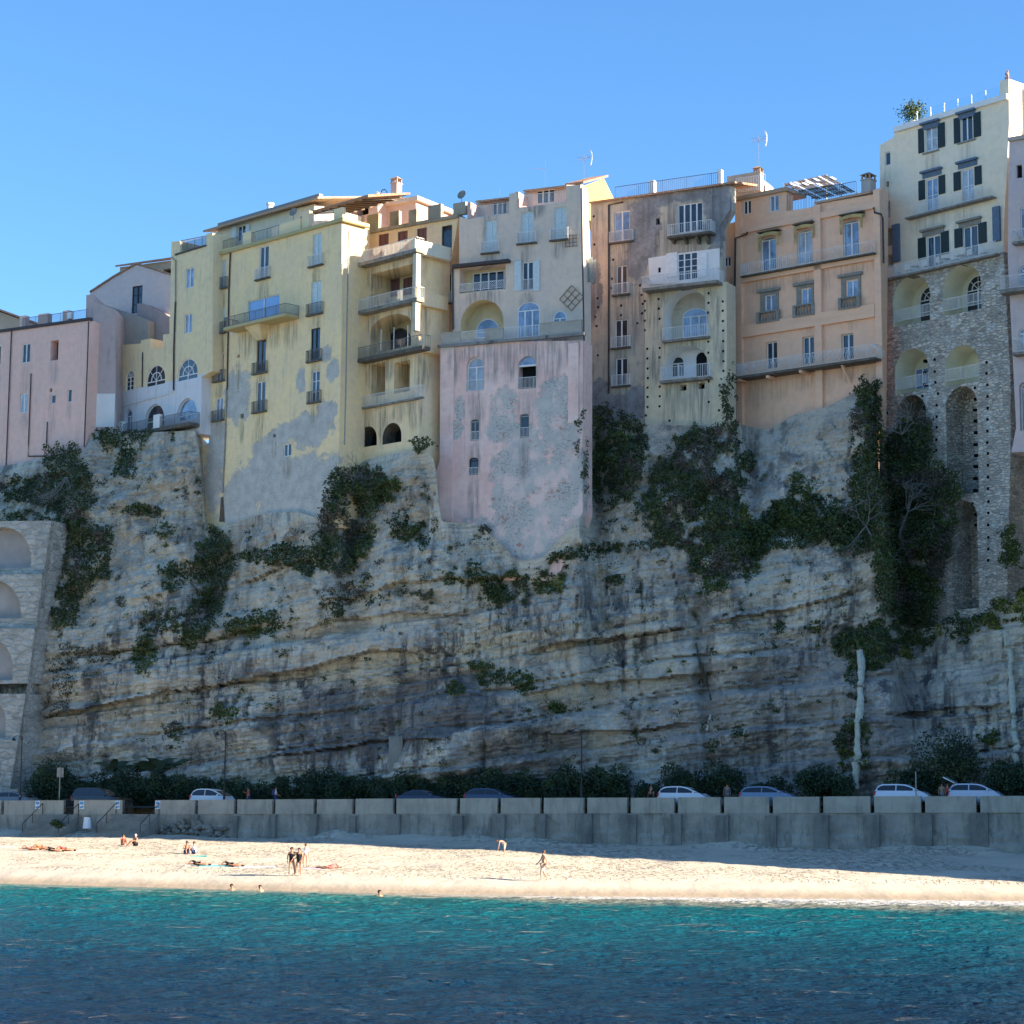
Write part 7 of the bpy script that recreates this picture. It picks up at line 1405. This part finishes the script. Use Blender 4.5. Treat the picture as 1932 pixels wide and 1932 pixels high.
s,z=WB2.q(2,735,650,-.5); person(WB2.P(s,-.6,zr),math.pi,pose(),'small figure in red on the yellow house roof terrace beside the parapet',SK,top=CR,bottom=CN,h=1.65)
s,z=WB2.q(2,1165,520,-.6); person(WB2.P(s,-.8,zr),math.pi+.8,pose(),'person in white shirt on the yellow house roof terrace near the dark canopy',SK,top=CW,bottom=CG,h=1.7,hair=HAIR)
# pots on B4 terrace
for x,l in ((720,'potted plant on the cream parapet left of the tall white doors'),(810,'bushy potted plant behind the thin railing left of the white doors'),(1490,'large dark potted plant under the diamond trellis'),(1530,'pale potted plant at the right end of the terrace parapet')):
    s=WB4.q(7,x,90,-.1)[0]; pot(None,WB4.P(s,-.05,pz+1.12 if x!=810 else pz),l,.3)
def dish(p,label,r=.45):
    t=thing('satellite_dish',label,'satellite dish',p); m=MB(); P=Vector(p); m.tube([P,P+Vector((0,0,.5))],.03,6); m.build('bracket',M['iron'],t); m=MB(); c=P+Vector((0,0,.8)); n=Vector((-.5,-.8,.3)).normalized()
    m.tube([c-n*.08,c-n*.02,c+n*.05],[r*.25,r*.8,r],18,cap=False); m.tube([c-n*.09,c-n*.07],[r*.25,r*.25],12); m.build('dish',M['greyst'],t)
dish(WB3.P(WB3.q(4,1690,470,-.2)[0],-.2,WB3.q(4,1690,470,-.2)[1]-.1),'small grey satellite dish on the parapet between the yellow and pink houses'); dish(WB2.P(WB2.q(2,1108,450,-.2)[0],-.2,WB2.q(2,1108,470,-.2)[1]),'dark satellite dish on the roof parapet of the big yellow house')
# ================================================================== WORLD, SUN, CAMERA
AZ=math.radians(15.5); EL=math.radians(20.5)
sd=Vector((math.cos(EL)*math.cos(AZ),-math.cos(EL)*math.sin(AZ),math.sin(EL)))
w=bpy.data.worlds.new('World'); bpy.context.scene.world=w; w.use_nodes=True; nt=w.node_tree; bg=nt.nodes['Background']; sk=nt.nodes.new('ShaderNodeTexSky'); sk.sky_type='NISHITA'; sk.sun_disc=False; sk.sun_elevation=EL; sk.sun_rotation=math.atan2(sd.x,sd.y); sk.altitude=0; sk.air_density=1.0; sk.dust_density=.15; sk.ozone_density=6.0
hs=nt.nodes.new('ShaderNodeHueSaturation'); hs.inputs['Saturation'].default_value=1.06; nt.links.new(sk.outputs[0],hs.inputs['Color']); nt.links.new(hs.outputs[0],bg.inputs[0]); bg.inputs[1].default_value=.060
ld=bpy.data.lights.new('sun','SUN'); ld.energy=3.85; ld.angle=math.radians(.55); ld.color=(1,.87,.70); lo=bpy.data.objects.new('sun',ld); C.objects.link(lo); lo.rotation_euler=sd.to_track_quat('Z','Y').to_euler(); lo.location=(60,0,80)
cd=bpy.data.cameras.new('camera'); cd.sensor_width=36; cd.lens=F/1932*36; cd.clip_end=3000; cd.clip_start=.5; co=bpy.data.objects.new('camera',cd); C.objects.link(co)
co.matrix_world=Matrix(((RT.x,UP.x,-fw.x,0),(RT.y,UP.y,-fw.y,0),(RT.z,UP.z,-fw.z,5.5),(0,0,0,1)))
sc=bpy.context.scene; sc.camera=co; sc.view_settings.view_transform='Standard'; sc.view_settings.look='None'; sc.view_settings.exposure=2.28; sc.view_settings.gamma=1
